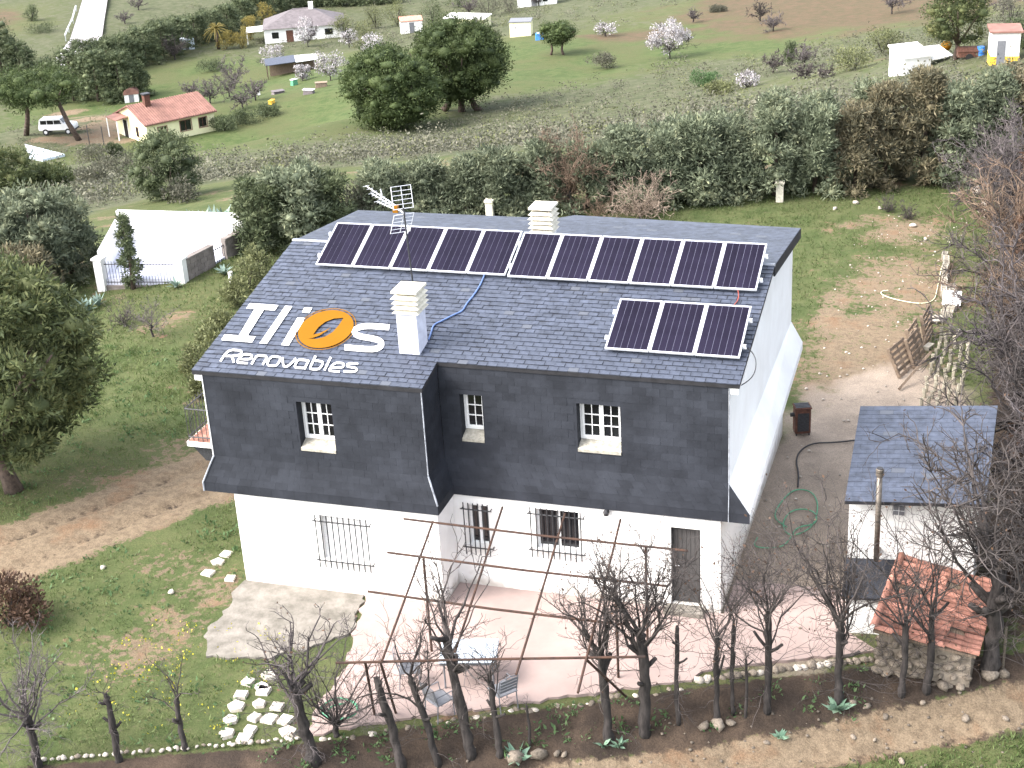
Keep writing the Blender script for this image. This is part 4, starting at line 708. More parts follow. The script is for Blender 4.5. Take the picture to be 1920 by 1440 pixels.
# two grid reflectors hinged at the mast
def gridp(o, u, v, nu, nv):
    o, u, v = Vector(o), Vector(u), Vector(v); g = ab(MB().tube([o, o + u, o + u + v, o + v, o], .012, 4, False), 'reflector_grid', M_alu)
    for k in range(1, nu): ab(MB().tube([o + u * k / nu, o + u * k / nu + v], .009, 4), 'grid_bar', M_alu)
    for k in range(1, nv): ab(MB().tube([o + v * k / nv, o + v * k / nv + u], .007, 4), 'grid_bar', M_alu)
gridp((-8.78, 2.80, 8.40), (.40, .28, 0), (-.10, .18, .50), 2, 5)
gridp((-8.78, 2.80, 8.26), (.40, .28, 0), (-.16, .05, -.48), 2, 5)
# ============================================================ cables on the roof
def cable(name, pts, r, m, label, cat, n=6, smooth=3):
    P = [Vector(p) for p in pts]
    for _ in range(smooth):
        Q = [P[0]]
        for a, b in zip(P[:-1], P[1:]): Q += [a.lerp(b, .25), a.lerp(b, .75)]
        P = Q + [P[-1]]
    o = MB().tube(P, r, n).build(name, m, None, True); tag(o, label, cat); return o
def on(y, d=.04): return roofz(y) + d
cable('conduit', [(-6.87, 3.62, on(3.62, .06)), (-6.84, 3.2, on(3.2)), (-6.85, 2.73, on(2.73)), (-6.92, 2.3, on(2.3)), (-6.90, 2.0, on(2.0)), (-7.1, 1.78, on(1.78)), (-7.25, 1.55, on(1.55)), (-7.42, 1.36, on(1.36)), (-7.36, 1.05, on(1.05)), (-7.32, .74, on(.74))], .022, M_blue, 'blue corrugated conduit running from the panels to the chimney', 'conduit')
cable('conduit', [(-6.12, 5.4, on(5.4, .06)), (-6.15, 5.7, on(5.7, .1)), (-6.05, 5.88, on(5.88, .3))], .02, M_blue, 'short blue conduit climbing the rear chimney', 'conduit')
cable('cable', [(-.63, 3.5, on(3.5, .1)), (-.55, 3.2, on(3.2, .04)), (-.64, 2.9, on(2.9, .04)), (-.58, 2.55, on(2.55, .04)), (-.5, 2.2, on(2.2, .1))], .012, M_red, 'thin red cable between the two panel rows', 'cable')
cable('cable', [(-.17, 1.27, on(1.27, .1)), (.08, 1.2, on(1.2, .03)), (.22, .98, 5.93), (.24, .62, 5.78), (.1, .4, 5.66), (-.19, .35, 5.5)], .011, M_black, 'thin dark cable looping over the gable edge', 'cable')

# ============================================================ pergola of rusty pipes over the patio
per = empty('pergola', (-4, -3, 0.03), 0, 'open pergola frame of rusty pipes over the patio', 'pergola')
def pp(pts, nm, r=.026): MB().tube([Vector(p) - Vector((-4, -3, .03)) for p in pts], r, 6).build(nm, M_rust, per)
for y, x0, x1, z in ((-1.45, -7.4, -.82, 2.44), (-2.95, -7.2, -.92, 2.44), (-4.55, -7.0, -1.5, 2.44)): pp([(x0, y, z + .02), ((x0 + x1) / 2, y - .03, z - .01), (x1, y - .05, z + .02)], 'cross_pipe')
pp([(-6.7, -6.95, 2.32), (-4, -6.22, 2.33), (-.85, -5.45, 2.36)], 'front_pipe')
for (xa, ya), (xb, yb) in (((-6.75, -1.3), (-5.8, -6.75)), ((-5.4, -.32), (-4.5, -6.15)), ((-3.9, -.32), (-3.1, -6.6)), ((-2.6, -.32), (-1.8, -6.9))): pp([(xa, ya, 2.38), ((xa + xb) / 2, (ya + yb) / 2, 2.36), (xb, yb, 2.38)], 'long_pipe')
for x, y in ((-6.35, -2.97), (-2.05, -3.0), (-1.75, -1.5)): pp([(x, y, .03), (x, y, 2.42)], 'post', .03)
for (a, b) in (((-6.15, -6.78, 2.30), (-6.72, -5.45, .03)), ((-5.85, -6.72, 2.30), (-6.3, -5.3, .03)), ((-1.95, -5.75, 2.33), (-1.72, -3.65, .03))): pp([a, b], 'strut', .028)
# table and chairs
tb = empty('garden_table', (-5.15, -3.75, .03), .25, 'grey garden table with pale shiny rectangular top', 'table')
MB().box(-.62, .62, -.45, .45, .68, .715).build('tabletop', M_tabl, tb, bevel=.01); MB().box(-.6, .6, -.43, .43, .62, .678).build('apron', M_chair, tb)
for sx in (-.52, .52):
    for sy in (-.36, .36): MB().tube([(sx, sy, 0), (sx, sy, .62)], .022, 6).build('leg', M_chair, tb)
def chair(x, y, rz, label):
    c = empty('garden_chair', (x, y, .03), rz, label, 'chair', 'grey garden chairs')
    MB().box(-.24, .24, -.23, .23, .41, .44).build('seat', M_chair, c, bevel=.01)
    b = MB(); b.tube([(-.22, .2, .44), (-.22, .30, .86), (0, .33, .92), (.22, .30, .86), (.22, .2, .44)], .014, 5); b.build('back_frame', M_chair, c)
    for k in range(4): MB().box(-.2, .2, .235 + .02 * k, .245 + .02 * k, .52 + .085 * k, .575 + .085 * k).build('back_slat', M_chair, c)
    for sx in (-.21, .21):
        MB().tube([(sx, -.21, 0), (sx, -.2, .41)], .014, 5).build('leg', M_chair, c); MB().tube([(sx, .24, 0), (sx, .2, .41)], .014, 5).build('leg', M_chair, c)
        MB().tube([(sx, -.2, .41), (sx * 1.1, -.18, .63), (sx * 1.1, .22, .64)], .013, 5).build('armrest', M_chair, c)
chair(-6.35, -4.25, 1.9, 'grey garden chair beside the pergola post, turned to the table'); chair(-5.35, -5.15, 2.6, 'grey garden chair with its back to the dark bank'); chair(-4.15, -4.55, 4.0, 'grey garden chair on the door side of the table')

# ============================================================ stepping stones, edging and loose stones
path = empty('stepping_stone_path', (-9.6, -5.6, 0)); tag(path, 'pale flagstone stepping stones set in the grass', 'path', kind='structure')
for px, py in ((-9.58, -4.62), (-9.53, -5.06), (-9.92, -4.95), (-9.44, -5.18), (-9.85, -5.44), (-9.31, -5.65), (-9.76, -5.85), (-9.19, -6.10), (-9.65, -6.31), (-9.09, -6.51), (-9.51, -6.76), (-9.08, -6.83), (-8.89, -5.65), (-8.86, -6.08), (-8.51, -6.04), (-8.28, -6.40), (-13.00, -0.02), (-13.03, -0.43), (-12.35, -1.07), (-13.02, -0.96)):
    n = 5 if R_.random() < .4 else 4; rr = R_.uniform(.165, .215); ph = .8 + R_.uniform(-.25, .25)
    B = [(px + rr * R_.uniform(.85, 1.1) * math.cos(ph + k * 2 * math.pi / n), py + rr * .95 * R_.uniform(.85, 1.1) * math.sin(ph + k * 2 * math.pi / n)) for k in range(n)]
    z = gz(px, py); mb = MB().hexa([(x, y, z - .04) for x, y in B], [(px + (x - px) * .94, py + (y - py) * .94, z + .045) for x, y in B]); mb.xf(Matrix.Translation((9.6, 5.6, 0))); mb.build('flagstone', M_flag, path)
rocks = [rock_mesh('stone', rng, M_pale) for _ in range(6)]; rocks_b = [rock_mesh('stone', rng, M_stone) for _ in range(6)]
def rock(x, y, s, parent=None, pale=True, sink=.3, zz=None, name='stone', off=(0, 0, 0)):
    o = bpy.data.objects.new(name, (rocks if pale else rocks_b)[R_.randrange(6)]); z = gz(x, y) if zz is None else zz
    o.location = (x - off[0], y - off[1], z + s * (.7 - sink) - off[2]); o.scale = (s, s * R_.uniform(.75, 1.1), s * R_.uniform(.7, 1)); o.rotation_euler = (R_.uniform(-.3, .3), R_.uniform(-.3, .3), R_.random() * 6.3); link(o, parent); return o
edg = empty('stone_edging', (-9, -7.2, 0), 0, 'row of small whitish stones edging the lawn above the dark bank', 'edging')
for (ax, ay), (bx, by), n in (((-12.8, -8.45), (-9.4, -7.15), 26), ((-9.4, -7.15), (-7.85, -6.55), 14)):
    for k in range(n):
        t = (k + R_.uniform(-.25, .25)) / n; rock(ax + (bx - ax) * t, ay + (by - ay) * t + R_.uniform(-.04, .04), R_.uniform(.045, .095), edg, R_.random() < .75, .2, off=(-9, -7.2, 0))
rw = empty('retaining_wall', (1.5, -2, 0), 0, 'low rubble stone wall holding up the patio edge', 'wall')
pts = [(-7.7, -6.55), (-3.6, -4.42), (-.48, -2.95)]
for (ax, ay), (bx, by), n in (((-7.75, -6.55), (-3.6, -4.42), 34), ((-3.6, -4.42), (-.45, -2.93), 26)):
    for k in range(n):
        t = k / n; rock(ax + (bx - ax) * (t + R_.uniform(-.012, .012)), ay + (by - ay) * t - R_.uniform(-.06, .1), R_.uniform(.05, .13), rw, R_.random() < .35, .1, zz=-.12, off=(1.5, -2, 0))
for (ax, ay), (bx, by), n in (((-.35, -2.62), (1.6, -1.68), 13), ((1.6, -1.68), (3.25, -.95), 11)):
    for row_ in range(3):
        for k in range(n):
            t = (k + .5 * (row_ % 2)) / n; rock(ax + (bx - ax) * t, ay + (by - ay) * t - .05 - .03 * (2 - row_), R_.uniform(.11, .17), rw, R_.random() < .25, .2, zz=-.42 + row_ * .17, off=(1.5, -2, 0))
# bigger loose stones on the bank and by the path: things of their own
BIG = [(-3.11, -5.46, 0.225), (-3.58, -5.68, 0.247), (-2.79, -5.30, 0.112), (-2.64, -5.27, 0.101), (-0.03, -3.81, 0.160), (0.23, -3.69, 0.206), (0.48, -3.57, 0.138), (2.86, -2.36, 0.106), (3.14, -2.34, 0.106), (3.53, -2.42, 0.094), (4.31, -1.63, 0.107), (4.63, -1.47, 0.167), (5.55, -0.97, 0.217), (5.82, -0.86, 0.170), (3.75, -1.27, 0.072), (4.25, -1.92, 0.095), (5.13, -1.99, 0.131), (5.92, -1.76, 0.108), (1.26, -3.71, 0.092), (2.95, -3.05, 0.093), (3.37, -2.96, 0.070), (3.95, -3.39, 0.115), (1.45, -0.25, 0.062)]
for i, (x, y, s) in enumerate(BIG):
    o = rock(x, y, s, None, False, .35, name='loose_stone'); tag(o, 'loose pale brown stone lying on the bank below the patio', 'stone', 'loose stones on the bank')
for (x, y, s) in [(4.03, 33.38, 0.322), (4.47, 33.97, 0.371), (4.39, 31.76, 0.180), (4.32, 30.85, 0.222), (4.54, 30.19, 0.175), (1.86, 28.68, 0.172), (0.42, 30.74, 0.111), (2.42, 27.15, 0.126), (-1.33, 30.43, 0.133), (-0.58, 31.32, 0.157)]:
    o = rock(x, y, s, None, True, .35, name='garden_rock'); tag(o, 'pale rock lying in the grass of the back garden', 'rock', 'rocks in the back garden')
for (x, y, s) in [(-13.46, -2.00, 0.121), (-15.79, -1.33, 0.098)]:
    o = rock(x, y, s, None, True, .35, name='lawn_stone'); tag(o, 'white stone lying alone in the lawn left of the white wing', 'rock', 'white stones in the side lawn')
# scattered gravel nobody could count
V = []; Fs = []
bv = np.zeros(36, np.float32); rocks_b[0].vertices.foreach_get('co', bv); bv = bv.reshape(-1, 3); bf = np.array([tuple(p.vertices) for p in rocks_b[0].polygons])
def scatter_pebbles(N, fx, s0, s1, seed):
    g = np.random.default_rng(seed); out = []; k = 0
    while len(out) < N and k < 60:
        k += 1; x, y = fx(g, N); d = front_dist(x, y); ok = np.ones(len(x), bool)
        out += list(zip(x[ok], y[ok]))
    P = np.array(out[:N]); z = height(P[:, 0], P[:, 1]); s = g.uniform(s0, s1, N) ** 1.0; a = g.uniform(0, 6.3, N)
    c, sn = np.cos(a), np.sin(a); W = bv[None] * s[:, None, None]; X = W[..., 0] * c[:, None] - W[..., 1] * sn[:, None]; Y_ = W[..., 0] * sn[:, None] + W[..., 1] * c[:, None]
    VV = np.stack([X + P[:, 0:1], Y_ + P[:, 1:2], W[..., 2] * .8 + (z + s * .15)[:, None]], -1).reshape(-1, 3); FF = (bf[None] + (np.arange(N) * 12)[:, None, None]).reshape(-1, 3)
    return VV, FF
def fbank(g, n):
    x = g.uniform(-9, 8, n); d = g.uniform(.1, 1, n) ** .7 * 4.2; y = np.interp(x, FRONT[:, 0], FRONT[:, 1]) - d; return x, y
VV, FF = scatter_pebbles(620, fbank, .015, .055, 3); o = link(bpy.data.objects.new('gravel', npmesh('gravel', VV, FF, M_stone))); tag(o, 'small stones scattered over the dark bank and path', 'gravel', kind='stuff')
def fyard(g, n): return g.uniform(-.3, 4.2, n), g.uniform(1.5, 30, n)
VV, FF = scatter_pebbles(240, fyard, .02, .06, 4); o = link(bpy.data.objects.new('rubble', npmesh('rubble', VV, FF, M_pale))); tag(o, 'small pale rubble scattered over the bare yard', 'rubble', kind='stuff')

# ============================================================ shed with slate roof and flue
shed = empty('shed', (3.7, 2.7, 0), 0, 'white shed with dark slate roof and tall metal flue', 'shed')
def sp(mb, nm, m, parent=None, **k): mb.xf(Matrix.Translation((-3.7, -2.7, 0))); return mb.build(nm, m, parent or shed, **k)
sp(MB().hexa([(2.32, .95, -.1), (5.05, 1.25, -.1), (5.2, 5.0, -.1), (2.25, 4.5, -.1)], [(2.32, .95, 2.84), (5.05, 1.25, 2.9), (5.2, 5.0, 3.2), (2.25, 4.5, 3.15)]), 'wall', M_white)
A, B_, C_, D_ = (2.25, .56, 2.84), (5.2, .86, 2.92), (5.32, 5.2, 3.3), (2.16, 4.65, 3.26)
rf = sp(MB().hexa([(p[0], p[1], p[2]) for p in (A, B_, C_, D_)], [(p[0], p[1], p[2] + .07) for p in (A, B_, C_, D_)]), 'roof', M_under)
mb = MB(); U = lambda p: (p[0], p[1], p[2] + .075)
slate_patch(mb, U(A), U(B_), U(C_), U(D_), .30, .2, .010, gap=.004); o = sp(mb, 'roof_slates', M_slate, rf); o['kind'] = 'stuff'
fl = sp(MB().tube([(2.99, .48, 1.55), (2.98, .47, 3.7)], .062, 12), 'flue_pipe', M_steel, smooth=True)
sp(MB().lathe([(.075, 0), (.085, .02), (.085, .16), (.075, .18)], 12, (2.98, .47, 3.66)), 'flue_cap', M_steel, fl); sp(MB().lathe([(.069, 0), (.069, .012)], 12, (2.98, .47, 3.842)), 'flue_mouth', M_black, fl); sp(MB().tube([(2.99, .5, 1.6), (2.99, 1.0, 1.56)], .06, 10), 'flue_elbow', M_steel, fl)
vt = sp(MB().box(3.27, 3.51, 1.035, 1.06, 2.44, 2.66), 'vent', M_chair)
sp(MB().box(3.385, 3.395, 1.028, 1.034, 2.44, 2.66), 'vent_bar', M_pvc, vt); sp(MB().box(3.27, 3.51, 1.028, 1.0335, 2.545, 2.555), 'vent_bar', M_pvc, vt)
# lean-to in front
sp(MB().hexa([(2.45, -.12, -.1), (3.75, .02, -.1), (3.75, 1.1, -.1), (2.40, .95, -.1)], [(2.45, -.12, .86), (3.75, .02, .86), (3.75, 1.1, 1.18), (2.40, .95, 1.18)]), 'lean_to_wall', M_white)
lr = sp(MB().hexa([(2.33, -.2, .88), (3.85, -.06, .9), (3.85, 1.08, 1.25), (2.30, .94, 1.22)], [(2.33, -.2, .93), (3.85, -.06, .95), (3.85, 1.08, 1.30), (2.30, .94, 1.27)]), 'lean_to_roof', M_under)
mb = MB(); slate_patch(mb, (2.33, -.2, .932), (3.85, -.06, .952), (3.85, 1.08, 1.302), (2.30, .94, 1.272), .28, .2, .009, gap=.004); o = sp(mb, 'lean_to_slates', M_mans, lr); o['kind'] = 'stuff'

# ============================================================ tiled hut (oven) with rubble walls
hut = empty('tile_roofed_hut', (4.35, -1.25, -.3), 0, 'small rubble stone hut with broken terracotta tile roof', 'hut')
HL, HR = gz(3.4, -2.2), gz(5.3, -2.2)
c00, c10, c11, c01 = Vector((3.14, -1.67, 1.12)), Vector((5.24, -1.43, 0.62)), Vector((5.56, 1.36, 0.80)), Vector((3.50, 1.09, 1.36))
off = Vector((4.35, -1.25, -.3))
mb = MB(); ins = lambda p, d: p + (sum((c00, c10, c11, c01), Vector()) / 4 - p) * d
Bq = [ins(p, .10) for p in (c00, c10, c11, c01)]
mb.hexa([(p.x - off.x, p.y - off.y, -1.0) for p in Bq], [(p.x - off.x, p.y - off.y, p.z - .10 - off.z) for p in Bq]); mb.build('wall_core', M_stone, hut)
for (p, q) in ((Bq[0], Bq[1]), (Bq[3], Bq[0])):
    L_ = (q - p).length
    for rr in range(9):
        zc = -.75 + rr * .24
        n = int(L_ / .26)
        for k in range(n):
            t = (k + .5 * (rr % 2) + .3) / n
            if t > 1: continue
            pt = p.lerp(q, t)
            if zc > pt.z - .22: continue
            rock(pt.x, pt.y, R_.uniform(.13, .18), hut, False, .5, zz=zc, off=off)
roofp = MB().hexa([tuple(p - off - Vector((0, 0, .05))) for p in (c00, c10, c11, c01)], [tuple(p - off) for p in (c00, c10, c11, c01)]).build('roof', M_wood, hut)
tl = MB(); n = 5     # barrel tile: half tapered tube, 0.34 long
V = []; Fs = []
for j, (yy, r) in enumerate(((0, .075), (.40, .062))):
    for k in range(n + 1): a = math.pi * k / n; V.append((yy, r * math.cos(a), r * math.sin(a) + .0))
    for k in range(n + 1): a = math.pi * k / n; V.append((yy, (r - .012) * math.cos(a), (r - .012) * math.sin(a)))
m_ = n + 1
for k in range(n): Fs += [(k, k + 1, 2 * m_ + k + 1, 2 * m_ + k), (m_ + k + 1, m_ + k, 3 * m_ + k, 3 * m_ + k + 1), (k + 1, k, m_ + k, m_ + k + 1)]
tme = MB().add(V, Fs).mesh('roof_tile', M_tile)
# tiles run from the high side to the low side (c01,c00 -> c11,c10)
nrow = 16; ncol = 6
for r in range(nrow):
    v = (r + .5) / nrow; hi = c00.lerp(c01, v); lo = c10.lerp(c11, v); d_ = hi - lo; L_ = d_.length; dn = d_.normalized()
    sd_ = (c01 - c00).normalized(); nr_ = sd_.cross(dn).normalized(); nr_ = nr_ if nr_.z > 0 else -nr_; sd2 = nr_.cross(dn).normalized()
    for c in range(ncol):
        if (r in (9,) and c in (4, 5)) or (r, c) in ((3, 1), (12, 2)): continue
        p = lo + dn * (c * L_ / ncol - .03) + nr_ * (.014 + R_.uniform(0, .022)) + sd2 * R_.uniform(-.018, .018)
        Mx = Matrix((dn, sd2, nr_)).transposed().to_4x4(); o = bpy.data.objects.new('roof_tile', tme); o.matrix_local = Matrix.Translation(p - off) @ Mx @ Matrix.Rotation(R_.uniform(-.07, .07), 4, 'Z') @ Matrix.Rotation(-.05 + R_.uniform(-.02, .02), 4, 'Y'); link(o, roofp)
for k in range(7):      # ridge tiles on the high edge
    p = c00.lerp(c01, (k + .1) / 7.0); dn = (c01 - c00).normalized(); Mx = Matrix((dn, Vector((0, 0, 1)).cross(dn).normalized(), dn.cross(Vector((0, 0, 1)).cross(dn)).normalized())).transposed().to_4x4()
    o = bpy.data.objects.new('ridge_tile', tme); o.matrix_local = Matrix.Translation(p - off + Vector((0, 0, .055))) @ Mx @ Matrix.Scale(1.25, 4); link(o, roofp)

# ============================================================ rusty stove, hoses, block stack
x, y = (0.14, 9.73); st_ = empty('rusty_stove', (x, y, 0), .35, 'rusty brown iron stove standing on the bare yard', 'stove')
MB().box(-.22, .22, -.18, .18, .06, .82).build('body', M_stove, st_, bevel=.02); MB().box(-.24, .24, -.2, .2, .82, .86).build('top_plate', M_stove, st_, bevel=.008)
for k in range(4): MB().box(-.2, .2, -.16 + k * .09, -.10 + k * .09, .862, .874).build('top_bar', M_iron, st_)
MB().box(-.16, .16, -.2, -.182, .15, .7).build('door', M_iron, st_); MB().tube([(-.22, 0, .6), (-.33, 0, .6)], .06, 10).build('flue_collar', M_iron, st_)
for sx in (-.18, .18):
    for sy in (-.14, .14): MB().box(sx - .02, sx + .02, sy - .02, sy + .02, 0, .06).build('foot', M_iron, st_)
def gp(L_, z=.03): return [(a, b, gz(a, b) + z) for a, b in L_]
cable('hose', gp([(-0.12, 3.57), (-0.16, 3.15), (0.09, 3.08), (0.53, 3.22), (0.67, 3.60), (0.73, 4.29), (1.20, 4.53), (1.16, 5.09), (0.83, 5.31), (0.46, 5.09), (0.36, 4.36), (0.65, 3.73), (1.16, 4.33), (1.15, 5.52), (0.92, 6.21), (0.56, 6.35), (0.31, 6.09), (0.11, 5.16), (0.15, 4.59), (0.51, 4.25)]), .018, M_hose, 'green garden hose tangled on the yard between house and shed', 'hose')
cable('water_pipe', gp([(1.69, 9.52), (1.05, 9.22), (0.55, 9.12), (0.25, 8.62), (0.22, 7.95), (0.41, 7.19), (0.49, 6.43)]), .022, M_black, 'black pipe curving from the shed to the green hose', 'pipe')
cable('hose', gp([(1.53, 21.47), (1.27, 21.32), (1.40, 20.92), (2.05, 20.51), (2.77, 20.33), (3.13, 20.74), (3.16, 21.79), (3.17, 23.14), (3.18, 24.26)] ), .018, M_hose2, 'pale yellow hose looping over the back garden to the blocks', 'hose')
cable('hose', [(a, b, c + .06) for a, b, c in gp([(-7.91, -5.61), (-7.78, -5.19), (-7.36, -5.15), (-7.07, -5.41), (-7.11, -5.75), (-7.48, -5.89), (-7.80, -5.77), (-7.91, -5.47), (-7.69, -5.11), (-7.22, -5.25), (-7.03, -5.59), (-7.29, -5.90), (-7.66, -5.84), (-7.72, -5.47), (-7.42, -5.30)])], .02, M_hose, 'green hose coiled on the patio behind the bare bush', 'hose')
# hollow block
def block_mesh():
    mb = MB(); L_, W_, H_, t = .40, .20, .20, .03
    for a in (-.2, -.015, .17): mb.box(a, a + t, -.1 + t, .1 - t, 0, H_)
    mb.box(-.2, .2, -.1, -.1 + t, 0, H_); mb.box(-.2, .2, .1 - t, .1, 0, H_); return mb.mesh('concrete_block', M_block)
bm_ = block_mesh()
def block(x, y, z, rz, rx=0, lab='hollow concrete block lying on the long stack of blocks'):
    o = bpy.data.objects.new('concrete_block', bm_); o.location = (x, y, z); o.rotation_euler = (rx, 0, rz); link(o); tag(o, lab, 'block', 'concrete blocks stacked along the hedge'); return o
x0, y0 = 3.25, 24.6
for k in range(9):
    for lv in range(2 if k < 4 else 1):
        block(3.28 + R_.uniform(-.04, .04) + .02 * k, 24.6 - k * .45, .01 + lv * .205, 1.5708 + R_.uniform(-.08, .08), 0)
for k in range(6): block(3.62 + R_.uniform(-.05, .08), 21.9 - k * .5, .01, R_.uniform(-.4, .4), 0)
block(3.30, 19.2, .02, 0.1, 1.5708); block(3.1, 16.6, .02, 1.2, 1.5708); block(3.28, 18.85, .02, 0.2, 1.5708)
# pallets stood on edge and loose boards
def pallet(x, y, rz, tilt, label):
    p = empty('wooden_pallet', (x, y, 0.0), rz, label, 'pallet', 'wooden pallets leaning by the blocks'); Mx = Matrix.Rotation(tilt, 4, 'X')
    for k in range(6): MB().box(-.55, .55, -.02, 0, .05 + k * .17, .15 + k * .17).xf(Mx).build('slat', M_wood, p)
    for xx in (-.5, 0, .5): MB().box(xx - .04, xx + .04, .001, .09, .04, 1.01).xf(Mx).build('bearer', M_wood, p)
pallet(3.05, 15.3, 1.35, -.35, 'grey wooden pallet leaning against the block stack'); pallet(2.72, 14.5, 1.25, -.45, 'tilted wooden pallet in front of the other pallet'); pallet(3.2, 17.3, 1.45, -.2, 'upright wooden pallet against the single blocks'); pallet(2.95, 16.1, 1.4, -.3, 'wooden pallet between the leaning and the upright one')
for k, (a, b, c, d) in enumerate((((2.55, 13.2, .03), (3.35, 14.6, .7), .05, 'dark beam propped up beside the pallets'), ((2.95, 16.2, .05), (3.2, 18.4, .55), .025, 'thin yellowish plank sloping along the blocks'), ((2.9, 14.8, .05), (3.15, 17.0, .5), .02, 'thin grey plank lying beside the leaning pallet'))):
    o = MB().tube([a, b], c, 4).build('timber', M_wood); tag(o, d, 'timber')
x, y = 3.7, 20.5; o = MB().box(-.3, .3, -.45, .45, 0, .02).xf(Matrix.Translation((x, y, .24)) @ Matrix.Rotation(.2, 4, 'X')).build('white_sheet', M_white); tag(o, 'flat white sheet lying on top of the blocks', 'sheet')
# rows of upright hollow pots in the grass
for r in range(5):
    for k in range(11):
        xx = 3.25 + r * .24 + .028 * k + R_.uniform(-.04, .04); yy = 12.2 + k * .55 + R_.uniform(-.1, .1)
        if r > 2 and k > 8: continue
        h_ = R_.uniform(.22, .34); mb = MB().lathe([(.05, 0), (.06, h_), (.045, h_), (.04, .06)], 6); o = mb.build('drain_pot', M_pot); o.location = (xx, yy, -.02); o.rotation_euler = (R_.uniform(-.15, .15), R_.uniform(-.15, .15), 0); tag(o, 'pale clay pipe standing upright in rows in the grass', 'clay pipe', 'upright clay pipes in rows')
# stone posts
for px_, py_, lab, h_ in ((*(-3.66, 31.21), 'square stone post with cap in front of the hedge', 0.78),):
    p = empty('stone_post', (px_, py_, gz(px_, py_)), .1, lab, 'post'); MB().box(-.15, .15, -.15, .15, 0, h_).build('shaft', M_cap, p, bevel=.01); MB().box(-.19, .19, -.19, .19, h_, h_ + .09).build('cap', M_cap, p, bevel=.01)
x, y = (-14.73, 26.67); p = empty('stone_post', (x, y, gz(x, y)), .1, 'square stone post rising just behind the roof ridge', 'post'); MB().box(-.15, .15, -.15, .15, 0, .95).build('shaft', M_cap, p, bevel=.01); MB().box(-.19, .19, -.19, .19, .95, 1.04).build('cap', M_cap, p, bevel=.01)
# path marker stake by the bank
x, y = (5.81, -0.79); o = MB().tube([(x, y, gz(x, y) - .1), (x, y, gz(x, y) + 1.15)], .028, 8).build('fence_post', M_steel); tag(o, 'thin grey metal fence post beside the tiled hut', 'post')

# ============================================================ vegetation makers
def leaf_tris(P, Dv, size, asp, g):
    """one pointed leaf (two triangles folded) per point, along direction Dv"""
    n = len(P); D = Dv / (np.linalg.norm(Dv, axis=1, keepdims=True) + 1e-9); A = np.cross(D, g.normal(size=(n, 3))); A /= (np.linalg.norm(A, axis=1, keepdims=True) + 1e-9)
    s = size * g.uniform(.6, 1.3, (n, 1)); w_ = s * asp
    V = np.stack([P, P + D * s * .45 + A * w_, P + D * s, P + D * s * .45 - A * w_], 1).reshape(-1, 3); F = (np.arange(n) * 4)[:, None] + np.array([[0, 1, 2, 3]])
    return V, F
def shell(g, n, c, r, inner=.72):
    d = g.normal(size=(n, 3)); d /= np.linalg.norm(d, axis=1, keepdims=True); k = g.uniform(inner, 1.02, (n, 1)) ; return np.asarray(c) + d * k * np.asarray(r), d
_t = (1 + 5 ** .5) / 2; ICO_V = np.array([(-1, _t, 0), (1, _t, 0), (-1, -_t, 0), (1, -_t, 0), (0, -1, _t), (0, 1, _t), (0, -1, -_t), (0, 1, -_t), (_t, 0, -1), (_t, 0, 1), (-_t, 0, -1), (-_t, 0, 1)]) / math.hypot(1, _t)
ICO_F = [(0, 11, 5), (0, 5, 1), (0, 1, 7), (0, 7, 10), (0, 10, 11), (1, 5, 9), (5, 11, 4), (11, 10, 2), (10, 7, 6), (7, 1, 8), (3, 9, 4), (3, 4, 2), (3, 2, 6), (3, 6, 8), (3, 8, 9), (4, 9, 5), (2, 4, 11), (6, 2, 10), (8, 6, 7), (9, 8, 1)]
def crown_mesh(name, m, clumps, n, size, asp, g, up=.35, rnd=.5, inner=.6, core=0.0):
    """leaves gathered on many small clumps (cx,cy,cz,rx,ry,rz)"""
    vol = np.array([c[3] * c[5] for c in clumps]); cnt = np.maximum(8, (n * vol / vol.sum()).astype(int)); Vs = []; Ps = []; Ds = []
    for c, k in zip(clumps, cnt):
        P, d = shell(g, k, c[:3], c[3:], inner); Ps.append(P); Ds.append(d + np.array([0, 0, up]) + g.normal(size=d.shape) * rnd)
    V, F = leaf_tris(np.concatenate(Ps), np.concatenate(Ds), size, asp, g); F = np.concatenate([F[:, [0, 1, 2]], F[:, [0, 2, 3]]])
    if core:
        cv = np.array(ICO_V); cf = np.array(ICO_F); Vc = []; Fc = []; b = len(V)
        for c in clumps: Vc.append(cv * g.uniform(.8, 1.1, (12, 1)) * np.array(c[3:]) * core + np.array(c[:3])); Fc.append(cf + b); b += 12
        V = np.concatenate([V] + Vc); F = np.concatenate([F] + Fc)
    return npmesh(name, V, F, m)
def trunk_mesh(name, m, pts, rad, n=7): return MB().tube(pts, rad, n).mesh(name, m, True)
def mk(name, me, parent):
    o = bpy.data.objects.new(name, me); link(o, parent); return o
def dome_clumps(g, H, Wd, n, z0, lump, flat=.75):
    """clumps over an umbrella/ball crown of width Wd from z0 to H"""
    out = [(0, 0, (z0 + H) / 2, Wd * .33, Wd * .33, (H - z0) * .36)]
    for k in range(n):
        a = g.uniform(0, 6.283); u = math.sqrt(g.uniform(0, 1)); zz = g.uniform(-1, 1); rr = math.sqrt(max(0, 1 - zz * zz)) * (Wd / 2 - lump * .6) * g.uniform(.72, 1.05)
        out.append((rr * math.cos(a), rr * math.sin(a), (z0 + H) / 2 + zz * ((H - z0) / 2 - lump * .5 * flat), lump * g.uniform(.45, 1.35), lump * g.uniform(.45, 1.35), lump * flat * g.uniform(.5, 1.3)))
    return out
